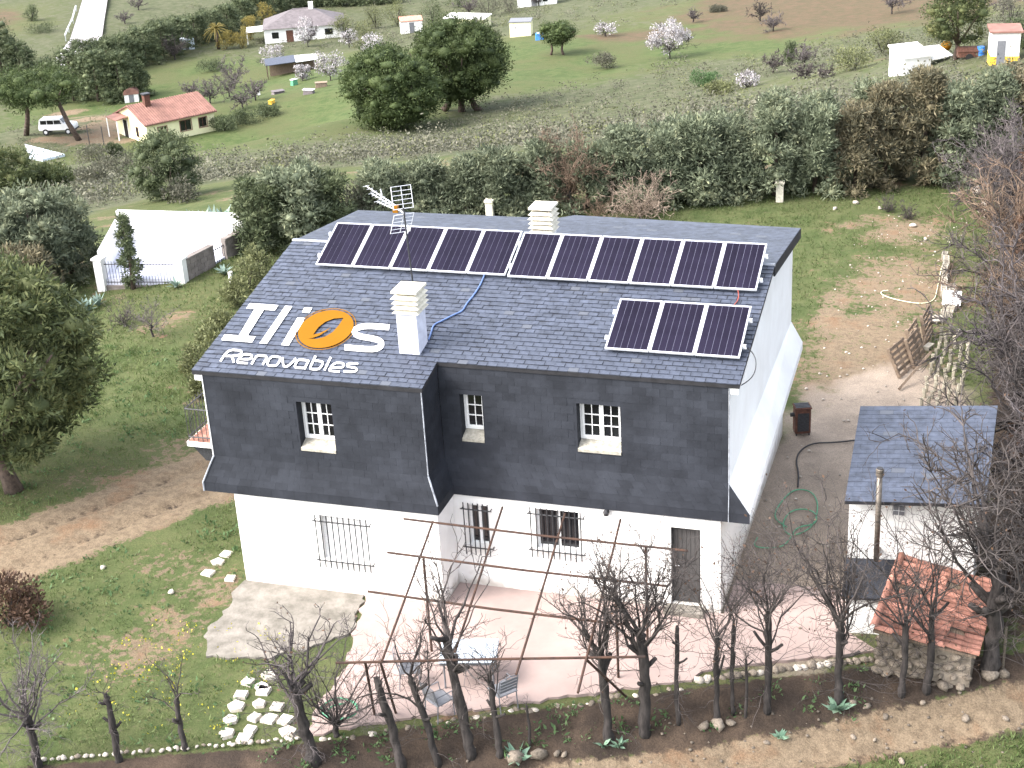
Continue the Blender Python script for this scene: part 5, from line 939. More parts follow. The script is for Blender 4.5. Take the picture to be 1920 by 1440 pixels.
def pine(x, y, H, Wd, z0, seed, label, group=None, leaf=L_farpine, n=5200, size=.3, trunks=((0, 0),), lump=None, name='pine_tree', nl=52, cat='tree', bark=M_pbark):
    g = np.random.default_rng(seed); z = gz(x, y) - .05; t = empty(name, (x, y, z), 0, label, cat, group)
    lump = lump or Wd * .17
    cl = dome_clumps(g, H, Wd, nl, z0, lump)
    mk('crown', crown_mesh('crown', leaf, cl, n, size * 1.2, .15, g, .35, .75, .45, .5), t)
    for i, (dx, dy) in enumerate(trunks):
        mb = MB(); P = [(dx * 1.6, dy * 1.6, 0), (dx * 1.2 + g.uniform(-.1, .1), dy * 1.2, z0 * .5), (dx + g.uniform(-.2, .2), dy, z0 * 1.05), (dx * .6, dy * .6, (z0 + H) / 2)]; r0 = max(.09, H * .035); mb.tube(P, [r0 * 1.25, r0, r0 * .8, r0 * .4], 7)
        for k in range(4):
            a = g.uniform(0, 6.28); mb.tube([P[2], (P[2][0] + math.cos(a) * Wd * .2, P[2][1] + math.sin(a) * Wd * .2, z0 + (H - z0) * .4), (P[2][0] + math.cos(a) * Wd * .36, P[2][1] + math.sin(a) * Wd * .36, z0 + (H - z0) * .6)], [r0 * .5, r0 * .3, r0 * .12], 5)
        mk('trunk', mb.mesh('trunk', bark, True), t)
    return t
def conifer(x, y, H, Wd, seed, label, group, leaf, n=4200, size=.34, name='cypress_tree', taper=.35, z0=.1):
    g = np.random.default_rng(seed); t = empty(name, (x, y, gz(x, y) - .05), 0, label, 'tree', group); cl = []
    for k in range(95):
        u = g.uniform(0, 1) ** .85; zz = z0 + u * (H - z0) * .95; rr = Wd / 2 * (1 - (1 - taper) * u ** 1.6) * g.uniform(.55, 1.0); a = g.uniform(0, 6.283); s_ = Wd * .115 * g.uniform(.5, 1.5)
        cl.append((rr * math.cos(a), rr * math.sin(a), zz, s_ * 1.15, s_ * 1.15, s_ * .85))
    mk('crown', crown_mesh('crown', leaf, cl, n, size * 1.2, .13, g, .40, .65, .42, .5), t)
    mk('trunk', trunk_mesh('trunk', M_pbark, [(0, 0, 0), (.05, .03, H * .4), (0, 0, H * .85)], [H * .03, H * .022, H * .006], 6), t); return t
def bush(x, y, H, Wd, seed, label, group, leaf, n=900, size=.16, name='shrub', cat='shrub', nl=12, asp=.22):
    g = np.random.default_rng(seed); t = empty(name, (x, y, gz(x, y) - .04), g.uniform(0, 6), label, cat, group)
    cl = dome_clumps(g, H, Wd, nl, 0, Wd * .2, .8); mk('crown', crown_mesh('crown', leaf, cl, n, size, asp, g, .4, .5, .45), t)
    mb = MB()
    for k in range(5): a = g.uniform(0, 6.28); mb.tube([(0, 0, 0), (math.cos(a) * Wd * .12, math.sin(a) * Wd * .12, H * .4), (math.cos(a) * Wd * .25, math.sin(a) * Wd * .25, H * .7)], [.02 * H, .014 * H, .006 * H], 4)
    mk('stem', mb.mesh('stem', M_bark), t); return t
def wander(g, p, d, L_, n, wob, upc):
    P = [np.array(p, float)]; d = np.array(d, float); d /= np.linalg.norm(d)
    for k in range(n):
        d = d + g.normal(size=3) * wob + np.array([0, 0, upc]); d /= np.linalg.norm(d); P.append(P[-1] + d * L_ / n)
    return P, d
def ntubes(T):
    """fast 3-sided tubes: list of (points, r0, r1)"""
    Vs = []; Fs = []; b = 0; ang = np.array([0, 2.094, 4.189])
    for P, r0, r1 in T:
        P = np.asarray(P); n = len(P); t = np.gradient(P, axis=0); t /= np.linalg.norm(t, axis=1, keepdims=True) + 1e-9
        up = np.array([.31, .17, .93]); a = np.cross(t, up); a /= np.linalg.norm(a, axis=1, keepdims=True) + 1e-9; c = np.cross(t, a); r = np.linspace(r0, r1, n)[:, None, None]
        V = P[:, None] + r * (np.cos(ang)[None, :, None] * a[:, None] + np.sin(ang)[None, :, None] * c[:, None]); Vs.append(V.reshape(-1, 3))
        i = np.arange(n - 1)[:, None] * 3; k = np.arange(3)[None]; k2 = (k + 1) % 3; Fs.append(np.stack([b + i + k, b + i + k2, b + i + 3 + k2, b + i + 3 + k], -1).reshape(-1, 4)); b += n * 3
    return np.concatenate(Vs), np.concatenate(Fs)
def bare_tree(x, y, H, seed, label, group=None, tr=.085, th=.55, lean=(0, 0), limbs=9, twigs=8, spread=.5, up=.06, low=0, mt=M_twig, mbk=M_bark, trs=1.0, name='bare_tree', stubs=2, buds=0, cat='tree', fork=1, z=None):
    tr *= .8; twigs = int(twigs * (1.15 if group == 'bare hedge trees along the bank' else 1.5)) + 1; limbs = int(limbs * 1.2) + 1; g = np.random.default_rng(seed); t = empty(name, (x, y, (gz(x, y) if z is None else z) - .08), 0, label, cat, group)
    top = np.array([lean[0], lean[1], H * th]); mb = MB()
    mid = top * .5 + np.array([g.uniform(-.05, .05), g.uniform(-.05, .05), 0])
    cp_ = [np.zeros(3), mid * .4, mid, top * .8 + mid * .2, top]; cr_ = [tr * 1.3, tr * 1.05, tr, tr * .92, tr * .75]; us = np.linspace(0, 4, 15); TP_ = []; TR_ = []
    for q_, u_ in enumerate(us):      # knobbly, slightly crooked stem
        k_ = min(int(u_), 3); f_ = u_ - k_; p_ = cp_[k_] * (1 - f_) + cp_[k_ + 1] * f_; TP_.append(tuple(p_ + g.normal(size=3) * np.array([1, 1, 0]) * tr * (.14 if q_ else 0))); TR_.append((cr_[k_] * (1 - f_) + cr_[k_ + 1] * f_) * g.uniform(.86, 1.18))
    mb.tube(TP_, TR_, 8)
    for k in range(stubs):
        u = g.uniform(.45, .98); p = top * u; a = g.uniform(0, 6.28); d = np.array([math.cos(a), math.sin(a), .7]); q = p + d * H * g.uniform(.05, .11); mb.tube([tuple(p), tuple(p * .4 + q * .6 + np.array([0, 0, -.02])), tuple(q)], [tr * .55, tr * .48, tr * .42], 6)
    mk('trunk', mb.mesh('trunk', mbk, True), t)
    T = []; B = []
    def twig(p, d, L_, r, lv):
        P, d2 = wander(g, p, d, L_, 5, .30, up * .6); T.append((P, r, r * .45))
        if lv > 0:
            for k in range(3 if lv > 1 else 2):
                i = int(g.integers(1, 5)); dd = (P[i] - P[i - 1]); dd /= np.linalg.norm(dd); twig(P[i], dd + g.normal(size=3) * .55, L_ * g.uniform(.35, .6), r * .6, lv - 1)
        B.append(P[-1]); B.append(P[-2])
    for k in range(limbs):
        a = 6.283 * (k + g.uniform(-.3, .3)) / limbs; u = g.uniform(.62, 1.0) if k % 3 else 1.0; p = top * u
        Ll = H * (1 - th * u) * g.uniform(.55, .95); d = np.array([math.cos(a) * spread, math.sin(a) * spread, g.uniform(.45, 1.0)])
        P, _ = wander(g, p, d, Ll, 6, .24, up * 1.2); r = tr * g.uniform(.28, .42); T.append((P, r, r * .3))
        for j in range(twigs):
            i = int(g.integers(1, 7)); dd = P[i] - P[i - 1]; dd /= np.linalg.norm(dd); twig(P[i], dd + g.normal(size=3) * .6, H * g.uniform(.08, .2), max(.005, tr * .085) * trs, 2 if j % 2 else 1)
    for k in range(low):
        u = g.uniform(.15, .85); a = g.uniform(0, 6.28); twig(top * u, np.array([math.cos(a), math.sin(a), g.uniform(-.2, .5)]), H * g.uniform(.12, .3), .0065 * trs, 2)
    V, F = ntubes(T); mk('crown', npmesh('crown', V, F, mt), t)
    if buds:
        B = np.array(B); B = B[g.choice(len(B), min(len(B), buds), False)]; V, F = leaf_tris(B, g.normal(size=B.shape), .07, .3, g); mk('withered_leaves', npmesh('withered_leaves', V, F, L_rust), t)
    return t
def agave(x, y, s, seed, label, group):
    g = np.random.default_rng(seed); t = empty('agave', (x, y, gz(x, y)), 0, label, 'plant', group); mbl = []
    for k in range(16):
        a = k * 2.4; el = g.uniform(.5, 1.3); d = Vector((math.cos(a) * math.cos(el), math.sin(a) * math.cos(el), math.sin(el))); side = Vector((-math.sin(a), math.cos(a), 0)); L_ = s * g.uniform(.8, 1.1)
        p = [Vector((0, 0, .02)), d * L_ * .5 + Vector((0, 0, .02)), d * L_ - Vector((0, 0, s * .1))]; wv = [s * .06, s * .09, .004]; mb = MB()
        V = []
        for q, ww in zip(p, wv): V += [q - side * ww, q + side * ww, q - Vector((0, 0, ww * .5))]
        mb.add(V, [(0, 1, 4, 3), (3, 4, 7, 6), (1, 2, 5, 4), (2, 0, 3, 5), (4, 5, 8, 7), (5, 3, 6, 8)]); mb.build('leaf', L_agave, t)

# ============================================================ bare trees along the bank in front of the patio
HB = 'bare pruned hedge tree with dark trunk and thin twigs below the patio'; HG_ = 'bare hedge trees along the bank'
TREES = [  # base pixel -> ground position, height, options
    ((-12.86, -8.64), 3.0, dict(tr=.10, th=.42, limbs=13, twigs=11, spread=.9, low=16, stubs=3, mt=M_twigp)),
    ((-11.31, -8.08), 1.75, dict(tr=.085, th=.92, limbs=3, twigs=2, spread=.9, low=5, stubs=3)),
    ((-10.12, -7.44), 2.3, dict(tr=.075, th=.55, limbs=4, twigs=5, spread=.5, low=4)),
    ((-7.39, -7.01), 3.5, dict(tr=.15, th=.50, lean=(-.35, .1), limbs=7, twigs=7, spread=.45, low=20, mt=M_twigp, buds=60)),
    ((-5.73, -6.53), 2.1, dict(tr=.11, th=.97, lean=(-.35, 0), limbs=1, twigs=1, spread=.3, stubs=1)),
    ((-5.02, -6.25), 3.9, dict(tr=.09, th=.52, lean=(-.45, 0), limbs=6, twigs=8, spread=.55, low=6)),
    ((-4.44, -5.87), 4.4, dict(tr=.13, th=.60, lean=(-.4, .1), limbs=7, twigs=6, spread=.6, low=6, stubs=5)),
    ((-3.88, -5.71), 2.9, dict(tr=.085, th=.62, lean=(-.1, 0), limbs=5, twigs=6, spread=.5, low=8)),
    ((-3.37, -5.34), 1.1, dict(tr=.04, th=.95, limbs=1, twigs=2, spread=.4, stubs=1)),
    ((-1.85, -4.65), 4.0, dict(tr=.115, th=.52, lean=(-.12, 0), limbs=10, twigs=10, spread=.75, low=7, stubs=4, buds=50)),
    ((-1.19, -4.29), 4.5, dict(tr=.13, th=.52, lean=(-.02, 0), limbs=12, twigs=12, spread=.6, low=9, stubs=5, buds=80)),
    ((-0.55, -3.89), 2.5, dict(tr=.06, th=.93, limbs=2, twigs=3, spread=.5, low=10)),
    ((0.21, -3.59), 4.2, dict(tr=.07, th=.50, limbs=7, twigs=9, spread=.4, low=8, buds=90)),
    ((0.49, -3.31), 3.6, dict(tr=.05, th=.6, limbs=4, twigs=7, spread=.4, low=8)),
    ((0.75, -3.33), 1.8, dict(tr=.04, th=.8, limbs=3, twigs=3, spread=.5, low=6)),
    ((1.16, -3.09), 4.5, dict(tr=.09, th=.52, limbs=11, twigs=11, spread=.55, low=12, buds=90)),
    ((2.56, -2.41), 4.6, dict(tr=.10, th=.42, limbs=13, twigs=12, spread=.6, low=26, buds=120)),
    ((3.80, -1.86), 4.5, dict(tr=.08, th=.42, limbs=9, twigs=10, spread=.6, low=16, buds=40)),
    ((4.30, -1.64), 4.7, dict(tr=.09, th=.42, limbs=8, twigs=9, spread=.6, low=10, buds=40)),
]
SPECIAL = {0: 'sprawling bare tree with many pale twigs beside the end of the stone edging', 2: 'slender bare tree with a small forked top among the yellow flowers', 5: 'leaning bare tree with a thin forked crown beside the black leaning stump', 6: 'tall bare tree with many cut side stubs in front of the garden table', 7: 'low bare tree with upright shoots between the garden table and the thin stake', 9: 'bare tree with spreading crown in front of the grilled double window', 10: 'big densely twigged bare tree standing left of the dark house door', 11: 'straight pole like bare trunk in front of the door step', 12: 'thin stemmed bare tree with withered leaves in front of the house corner', 15: 'bare tree with wide dense crown in front of the coiled hose and yard', 16: 'bare tree twiggy down to the ground beside the pale thistle rosette', 17: 'bare tree crossing the tiled hut roof on its shed side', 18: 'bare tree crossing the middle of the tiled hut roof', 1: 'pruned stump like tree with a pale cut top beside the side lawn', 4: 'thick black leaning stump without twigs in front of the pergola struts', 3: 'stout dark trunk with a ragged broken top beside the stepping stones', 8: 'short thin dead stake rising from the bank below the patio'}
for i, ((x, y), H, kw) in enumerate(TREES): kw['spread'] *= .68; kw['up'] = .10; kw['trs'] = 1.2; bare_tree(x, y, H * 1.06, 100 + i, SPECIAL.get(i, HB), HG_, **kw)
# many stemmed bush by the patio corner
x, y = (-7.23, -6.26); t = bare_tree(x, y, 3.1, 150, 'fan shaped bare bush of many thin stems at the patio corner', None, tr=.07, th=.12, limbs=22, twigs=9, spread=.62, up=.03, low=0, stubs=0, name='bare_bush', cat='bush')
# tall bare hedge down the right side
RH = 'tall dense bare tree on the boundary beside the back garden'; RG = 'tall bare trees along the plot boundary'
for i, (x, y, H, kw) in enumerate([
    (*(5.54, -0.78), 6.0, dict(tr=.20, th=.42, limbs=13, twigs=11, spread=.6, low=26, stubs=9, trs=1.4, buds=120)),
    (6.5, 1.6, 6.2, dict(tr=.16, th=.35, limbs=11, twigs=10, spread=.55, low=24, trs=1.5, buds=80)),
    (6.7, 4.8, 6.0, dict(tr=.15, th=.30, limbs=12, twigs=11, spread=.55, low=30, trs=1.3, mt=M_twigp)),
    (6.2, 8.0, 6.0, dict(tr=.16, th=.30, limbs=15, twigs=14, spread=.8, low=46, trs=1.4)),
    (5.95, 11.6, 5.9, dict(tr=.20, th=.40, limbs=16, twigs=15, spread=1.0, low=70, trs=1.5, mt=M_twigp)),
    (6.0, 15.2, 5.6, dict(tr=.15, th=.30, limbs=15, twigs=14, spread=.9, low=56, trs=1.5, mt=M_twigb)),
    (5.75, 18.6, 5.3, dict(tr=.15, th=.28, limbs=15, twigs=14, spread=.9, low=50, trs=1.6, mt=M_twig)),
    (5.8, 22.0, 5.2, dict(tr=.15, th=.28, limbs=15, twigs=14, spread=.9, low=50, trs=1.6, mt=M_twigb)),
    (5.6, 25.4, 5.0, dict(tr=.15, th=.25, limbs=15, twigs=14, spread=.9, low=50, trs=1.7, mt=M_twig)),
    (5.5, 28.6, 4.8, dict(tr=.15, th=.25, limbs=15, twigs=14, spread=.9, low=50, trs=1.7, mt=M_twigp)),
    (5.6, 31.6, 4.8, dict(tr=.15, th=.25, limbs=15, twigs=14, spread=.9, low=50, trs=1.8, mt=M_twigp))]):
    bare_tree(x, y, H, 200 + i, {0: 'huge dark bare tree towering beside the tiled hut', 1: 'tall bare tree behind the tiled hut at the shed corner', 2: 'tall pale twigged bare tree overhanging the shed roof', 3: 'tall bare tree between the shed and the rows of clay pipes', 4: 'bare tree with long pale side branches beside the clay pipes', 10: 'tall bare tree where the boundary meets the conifer hedge'}.get(i, RH), RG, up=.03, **kw)
for i, (x, y, H, Wd) in enumerate(((6.9, 9.5, 4.2, 2.2), (6.8, 14.5, 3.6, 2.0), (6.6, 20.5, 4.0, 2.4), (6.6, 24.6, 3.6, 2.2), (6.9, 3.0, 3.4, 2.0), (6.5, 28.5, 3.4, 2.2))):
    conifer(x, y, H, Wd, 230 + i, 'withered reddish brown conifer showing through the bare boundary trees', 'withered conifers on the boundary', L_rust, 2400, .3, 'withered_conifer')
# ============================================================ hedge of conifers behind the garden
ln = [(-19.2, 26.4), (-7.3, 30.8), (4.6, 35.6), (7.6, 36.7)]
LP = [Vector(p) for p in ln]; seglen = [(b - a).length for a, b in zip(LP[:-1], LP[1:])]; tot = sum(seglen); pos = 0.0; i = 0
while pos < tot:
    r_ = pos
    for a, b, l in zip(LP[:-1], LP[1:], seglen):
        if r_ <= l: p = a.lerp(b, r_ / l); break
        r_ -= l
    f = pos / tot; H = np.interp(f, [0, .12, .3, .5, .7, 1], [2.5, 2.7, 3.1, 3.8, 4.2, 5.1]) * R_.uniform(.86, 1.12)
    brown = f > .64 and R_.random() < .35 + .9 * (f - .64)
    conifer(p.x + R_.uniform(-.25, .25), p.y + R_.uniform(-.3, .3), H, R_.uniform(2.3, 2.8), 300 + i, 'browning conifer in the tall hedge behind the garden' if brown else 'dense grey green conifer in the tall hedge behind the garden', 'conifers of the garden hedge', L_cypb if brown else L_cyp, 11500, .17)
    if f > .38 and i % 2: conifer(p.x + R_.uniform(-.4, .4) - .5, p.y + 1.9, H * R_.uniform(.9, 1.05), 2.6, 380 + i, 'conifer of the second hedge row further down the slope', 'second row of the garden hedge', L_cypb if f > .75 else L_cyp, 6000, .19)
    pos += R_.uniform(1.35, 1.75); i += 1
for k, (p, H, Wd) in enumerate((((-22.71, 22.30), 2.8, 2.5), ((-21.63, 22.80), 3.3, 3.0), ((-20.74, 23.72), 2.7, 2.5))): conifer(*p, H, Wd, 360 + k, ['rounded dark cypress nearest the courtyard, left of the roof', 'tallest rounded dark cypress of the group left of the roof', 'rounded dark cypress of the group touching the roof corner'][k], 'rounded cypresses left of the roof', L_dark if k != 1 else L_cyp, 9500, .17, 'cypress_tree', .62)
x, y = (-20.11, 25.55); bush(x, y, 1.9, 2.2, 364, 'dull grey bush between the round cypresses and the hedge', None, L_scrub, 2600, .13)
x, y = (-11.85, 28.49); bare_tree(x, y, 3.9, 340, 'bare reddish brown dead conifer standing in the hedge', None, tr=.08, th=.3, limbs=16, twigs=12, spread=.35, low=40, mt=M_twigb, trs=2.2, up=.05, name='dead_tree')
x, y = (-8.82, 28.06); bare_tree(x, y, 2.7, 341, 'pale leafless bush in front of the conifer hedge', None, tr=.06, th=.1, limbs=24, twigs=9, spread=.8, low=0, mt=M_twigt, trs=2.6, stubs=0, name='bare_bush', cat='bush', up=.03)
for k, (p, h_) in enumerate((((-10.61, 28.09), 1.6), ((0.76, 30.43), .9), ((1.59, 29.65), .8))):
    bare_tree(*p, h_, 345 + k, ['low tan leafless bush at the foot of the hedge', 'small upright leafless shrub in the back lawn', 'small rounded leafless shrub among garden rocks'][k], None, tr=.03, th=.08, limbs=14, twigs=7, spread=.7, mt=[M_twigb, M_twig, M_twig][k], trs=1.8, stubs=0, name='bare_bush', cat='bush')
# ============================================================ left side: pine, courtyard, shrubs
x, y = (-20.57, 1.75); pine(x - .5, y + .3, 6.6, 6.6, .95, 400, 'large bushy pine on the lawn beside the dirt track', None, L_pine, 34000, .17, ((.3, -.1),), .62, nl=120)
x, y = (-16.24, -4.21); bush(x - .3, y, 1.35, 1.9, 410, 'withered brown bush at the edge of the side lawn', None, L_rust, 2600, .12)
for i, (p, H, Wd, lf) in enumerate((((-31.99, 18.13), 4.0, 3.4, L_cyp), ((-30.53, 18.12), 4.2, 3.4, L_cyp), ((-30.51, 20.25), 3.4, 2.5, L_cyp), ((-29.64, 16.21), 2.4, 2.4, L_cypb), ((-32.74, 17.06), 4.4, 4.0, L_cyp), ((-30.28, 15.16), 2.4, 2.6, L_dark))):
    conifer(*p, H, Wd, 420 + i, 'spreading blue green conifer beside the white courtyard walls' if lf is L_cyp else ('dark low conifer at the foot of the blue green group' if lf is L_dark else 'golden brown conifer at the foot of the blue green group'), 'conifers beside the courtyard', lf, 9500, .18, 'conifer', .55)
for i, (p, H, Wd) in enumerate((((-61.62, 58.20), 4.0, 4.6), ((-60.46, 60.99), 2.2, 4.0), ((-74.87, 72.60), 4.6, 5.4))): pine(*p, H, Wd, .4, 440 + i, 'rounded yellow green pine on the slope behind the courtyard', 'round pines behind the courtyard', L_pine, 8500, .22)
x, y = (-26.27, 17.97); conifer(x, y, 3.1, .85, 450, 'slim columnar cypress in front of the courtyard railing', None, L_dark, 4200, .12, 'columnar_cypress', .3)
x, y = (-37.25, 39.43); pine(x, y, 3.5, 4.0, .1, 451, 'round dark holm oak alone on the scrub slope', None, L_dark, 13000, .14, name='oak_tree')
x, y = (-35.15, 37.33); bush(x, y, 1.2, 2.2, 452, 'low greyish bush at the foot of the holm oak', None, L_scrub, 700, .2)
x, y = (-22.59, 13.09); bare_tree(x, y, 1.75, 460, 'small grey leafless fruit tree on the lawn by the courtyard', None, tr=.05, th=.32, limbs=9, twigs=9, spread=1.0, mt=M_twigp, trs=1.5)
x, y = (-24.36, 14.10); bare_tree(x, y, 1.35, 461, 'dark twiggy bush beside the small fruit tree', None, tr=.03, th=.1, limbs=14, twigs=7, spread=.9, mt=M_twig, trs=1.6, stubs=0, name='bare_bush', cat='bush')
for i, (p, s_) in enumerate((((-26.79, 15.59), .7), ((-26.68, 16.14), .6), ((-24.37, 17.91), .5), ((-23.09, 19.36), .6))): agave(*p, s_, 470 + i, 'spiky grey green agave at the foot of the courtyard wall', 'agaves at the courtyard')
for i, p in enumerate(((-28.27, 26.55), (-28.00, 26.88), (-27.51, 26.82), (-27.07, 26.80), (-26.22, 25.89))): agave(*p, .95, 480 + i, 'large blue agave behind the courtyard back wall', 'agaves behind the courtyard')
for i, (p, H, Wd) in enumerate((((-21.23, 17.81), 1.3, 1.5), ((-20.92, 16.21), 1.1, 1.3), ((-20.35, 13.98), .9, 1.1), ((-19.75, 12.07), 1.1, 1.2), ((-19.23, 10.23), 1.2, 1.3), ((-21.48, 19.21), 1.3, 1.4), ((-18.43, 8.90), .8, 1.0))): bush(*p, H, Wd, 490 + i, 'grey green shrub in the row along the left gable of the house', 'shrubs beside the left gable', L_olive, 1500, .12)
# courtyard
cy = empty('courtyard', (-26, 20, 0), 0, 'white walled courtyard with iron railing and open gate', 'courtyard')
def cp(mb, nm, m, par=None, **k): mb.xf(Matrix.Translation((26, -20, 0))); return mb.build(nm, m, par or cy, **k)
FL, FR, BR, BL = Vector((-27.6, 18.0)), Vector((-24.4, 18.5)), Vector((-23.7, 22.6)), Vector((-29.3, 22.3))
def wallp(a, b, z0, z1, t, m, nm, par=None):
    d = (b - a).normalized(); n = Vector((-d.y, d.x)) * t / 2; Q = [a - n, b - n, b + n, a + n]; return cp(MB().prism([(q.x, q.y) for q in Q], z0, z1), nm, m, par)
ZC = .72
wallp(BL, BR, -1.3, ZC + .62, .2, M_white, 'back_wall'); wallp(FL + (BL - FL) * .08, BL - (BL - FL) * .03, -1.2, ZC + .30, .2, M_white, 'side_wall')
gA, gB = FR.lerp(BR, .46), FR.lerp(BR, .64)
M_brick = mat('grey_brown_block', (0.20, 0.175, 0.16), 0.95, 0.2, 2.5, 0.3, 14)
for a, b in ((FR.lerp(BR, .06), gA), (gB, BR.lerp(FR, .03))):
    w_ = wallp(a, b, -1, ZC - .02, .2, M_brick, 'side_wall'); wallp(a, b, ZC - .018, ZC + .06, .26, M_brick, 'coping', w_)
    d = (b - a).normalized(); n = Vector((d.y, -d.x)) * .12; L_ = (b - a).length
    for r in range(6):
        k = 0; q = (r % 2) * .2
        while q < L_ - .35:
            a2 = a + d * (q + .012) + n; b2 = a + d * (q + .388) + n; z_ = -.52 + r * .2; m2 = Vector((d.y, -d.x)) * .016
            cp(MB().prism([(a2.x, a2.y), (b2.x, b2.y), (b2.x - m2.x * 2, b2.y - m2.y * 2), (a2.x - m2.x * 2, a2.y - m2.y * 2)][::1], z_ + .006, z_ + .194), 'wall_block', M_brick, w_); q += .4
cp(MB().prism([(p.x, p.y) for p in (FL, FR, BR, BL)], -.9, .03), 'floor', M_stucco)
for p, h_ in ((FL, .10), (FR, .10)):
    c_ = cp(MB().box(p.x - .17, p.x + .17, p.y - .17, p.y + .17, -1, ZC + h_), 'pillar', M_white); cp(MB().box(p.x - .22, p.x + .22, p.y - .22, p.y + .22, ZC + h_, ZC + h_ + .08), 'pillar_cap', M_white, c_)
wallp(FL, FR, -1, -.22, .18, M_brick, 'low_wall')
rl = cp(MB().tube([(FL.x, FL.y, .62), (FR.x, FR.y, .62)], .018, 4), 'railing', M_iron); cp(MB().tube([(FL.x, FL.y, -.1), (FR.x, FR.y, -.1)], .018, 4), 'rail', M_iron, rl)
for k in range(1, 27): p = FL.lerp(FR, k / 27); cp(MB().tube([(p.x, p.y, -.2), (p.x, p.y, .74)], .011, 4), 'baluster', M_iron, rl)
gt = cp(MB().tube([(gA.x, gA.y, .5), (gB.x, gB.y, .5)], .02, 4), 'gate', M_iron)
for k in range(0, 7): p = gA.lerp(gB, k / 6); cp(MB().tube([(p.x, p.y, -.4), (p.x, p.y, .55)], .013, 4), 'gate_bar', M_iron, gt)
x, y = (-22.35, 18.54); o = MB().tube([(x, y, -.05), (x, y, .42)], .09, 8).build('white_bollard', M_white); tag(o, 'short white bollard at the corner of the side lawn', 'bollard')

# ============================================================ far buildings
def house_local(o, rz): return Matrix.Translation(o) @ Matrix.Rotation(rz, 4, 'Z')
# yellow bungalow
A = Vector((*(-88.65, 120.62), gz(*(-88.65, 120.62)))); rz = math.atan2(6.65, 4.65); Lx, Wy, Hh = 8.6, 8.2, 2.35
yh = empty('yellow_house', A, rz, 'pale yellow bungalow with brown tiled roof and brick red chimney', 'house')     # x along the long wall, y towards the far side
def yp(mb, nm, m, par=None): return mb.build(nm, m, par or yh)
wn = [(1.4, 2.5, .75, 1.75), (4.2, 5.6, .75, 1.95), (6.6, 7.6, .75, 1.85)]
yp(skin(MB(), 'y', 0, 0, Lx, -1.2, Hh, wn, .2), 'wall', M_cream)
Rg = Hh + 1.5
yp(MB().add([(0, 0, -1.2), (0, 0, Hh), (0, Wy / 2, Rg), (0, Wy, Hh), (0, Wy, -1.2)], [(0, 1, 2, 3, 4)]), 'gable_wall', M_cream); yp(MB().add([(Lx, 0, -1.2), (Lx, 0, Hh), (Lx, Wy / 2, Rg), (Lx, Wy, Hh), (Lx, Wy, -1.2)], [(4, 3, 2, 1, 0)]), 'gable_wall', M_cream)
yp(MB().add([(0, Wy, -1.2), (Lx, Wy, -1.2), (Lx, Wy, Hh), (0, Wy, Hh)], [(3, 2, 1, 0)]), 'wall', M_cream)
sl = (Rg - Hh) / (Wy / 2)
rf = yp(MB().hexa([(-.3, -.35, Hh - .35 * sl), (Lx + .3, -.35, Hh - .35 * sl), (Lx + .3, Wy / 2, Rg), (-.3, Wy / 2, Rg)], [(-.3, -.35, Hh - .35 * sl + .14), (Lx + .3, -.35, Hh - .35 * sl + .14), (Lx + .3, Wy / 2, Rg + .14), (-.3, Wy / 2, Rg + .14)]), 'roof', M_tile2)
yp(MB().hexa([(-.3, Wy / 2, Rg), (Lx + .3, Wy / 2, Rg), (Lx + .3, Wy + .35, Hh - .35 * sl), (-.3, Wy + .35, Hh - .35 * sl)], [(-.3, Wy / 2, Rg + .14), (Lx + .3, Wy / 2, Rg + .14), (Lx + .3, Wy + .35, Hh - .35 * sl + .14), (-.3, Wy + .35, Hh - .35 * sl + .14)]), 'roof', M_tile2)
mb = MB()
for k in range(30): xx = -.25 + k * .305; mb.tube([(xx, -.33, Hh - .33 * sl + .15), (xx, Wy / 2, Rg + .15)], .07, 5, False)
o = mb.build('tile_rows', M_tile2, rf); o['kind'] = 'stuff'
ch = yp(MB().box(1.6, 2.3, 3.0, 3.7, Rg - .5, Rg + 1.15), 'chimney', M_stove); yp(MB().box(1.5, 2.4, 2.9, 3.8, Rg + 1.15, Rg + 1.3), 'chimney_cap', M_iron, ch)
for (a, b, c, d) in wn:
    f_ = MB(); t_ = .09; f_.box(a - t_, a, -.03, .02, c - t_, d + t_); f_.box(b, b + t_, -.03, .02, c - t_, d + t_); f_.box(a, b, -.03, .02, d, d + t_); f_.box(a, b, -.03, .02, c - t_, c); w_ = yp(f_, 'window', M_tile2)
    yp(MB().box(a, b, .12, .14, c, d), 'pane', M_glass, w_); yp(MB().box((a + b) / 2 - .03, (a + b) / 2 + .03, .08, .118, c, d), 'mullion', M_stove, w_)
for a, b, c, d in ((2.3, 3.0, .5, 1.7),): w_ = yp(MB().box(-.03, -.004, a, b, c, d), 'window', M_stove); yp(MB().box(-.04, -.031, a + .1, b - .1, c + .1, d - .1), 'pane', M_glass, w_)
dr = yp(MB().box(-.05, -.004, 5.2, 6.3, -.1, 2.0), 'door', M_glass); yp(MB().box(-.06, -.02, 5.1, 5.2, -.1, 2.1), 'door_frame', M_pvc, dr); yp(MB().box(-.06, -.02, 6.3, 6.4, -.1, 2.1), 'door_frame', M_pvc, dr)
pc = yp(MB().hexa([(-1.6, 4.6, 2.3), (0, 4.6, 2.5), (0, 7.6, 2.5), (-1.6, 7.6, 2.3)], [(-1.6, 4.6, 2.4), (0, 4.6, 2.6), (0, 7.6, 2.6), (-1.6, 7.6, 2.4)]), 'porch_roof', M_tile2)
for yy in (4.7, 7.5): yp(MB().tube([(-1.5, yy, -.3), (-1.5, yy, 2.3)], .07, 6), 'porch_post', M_pvc, pc)
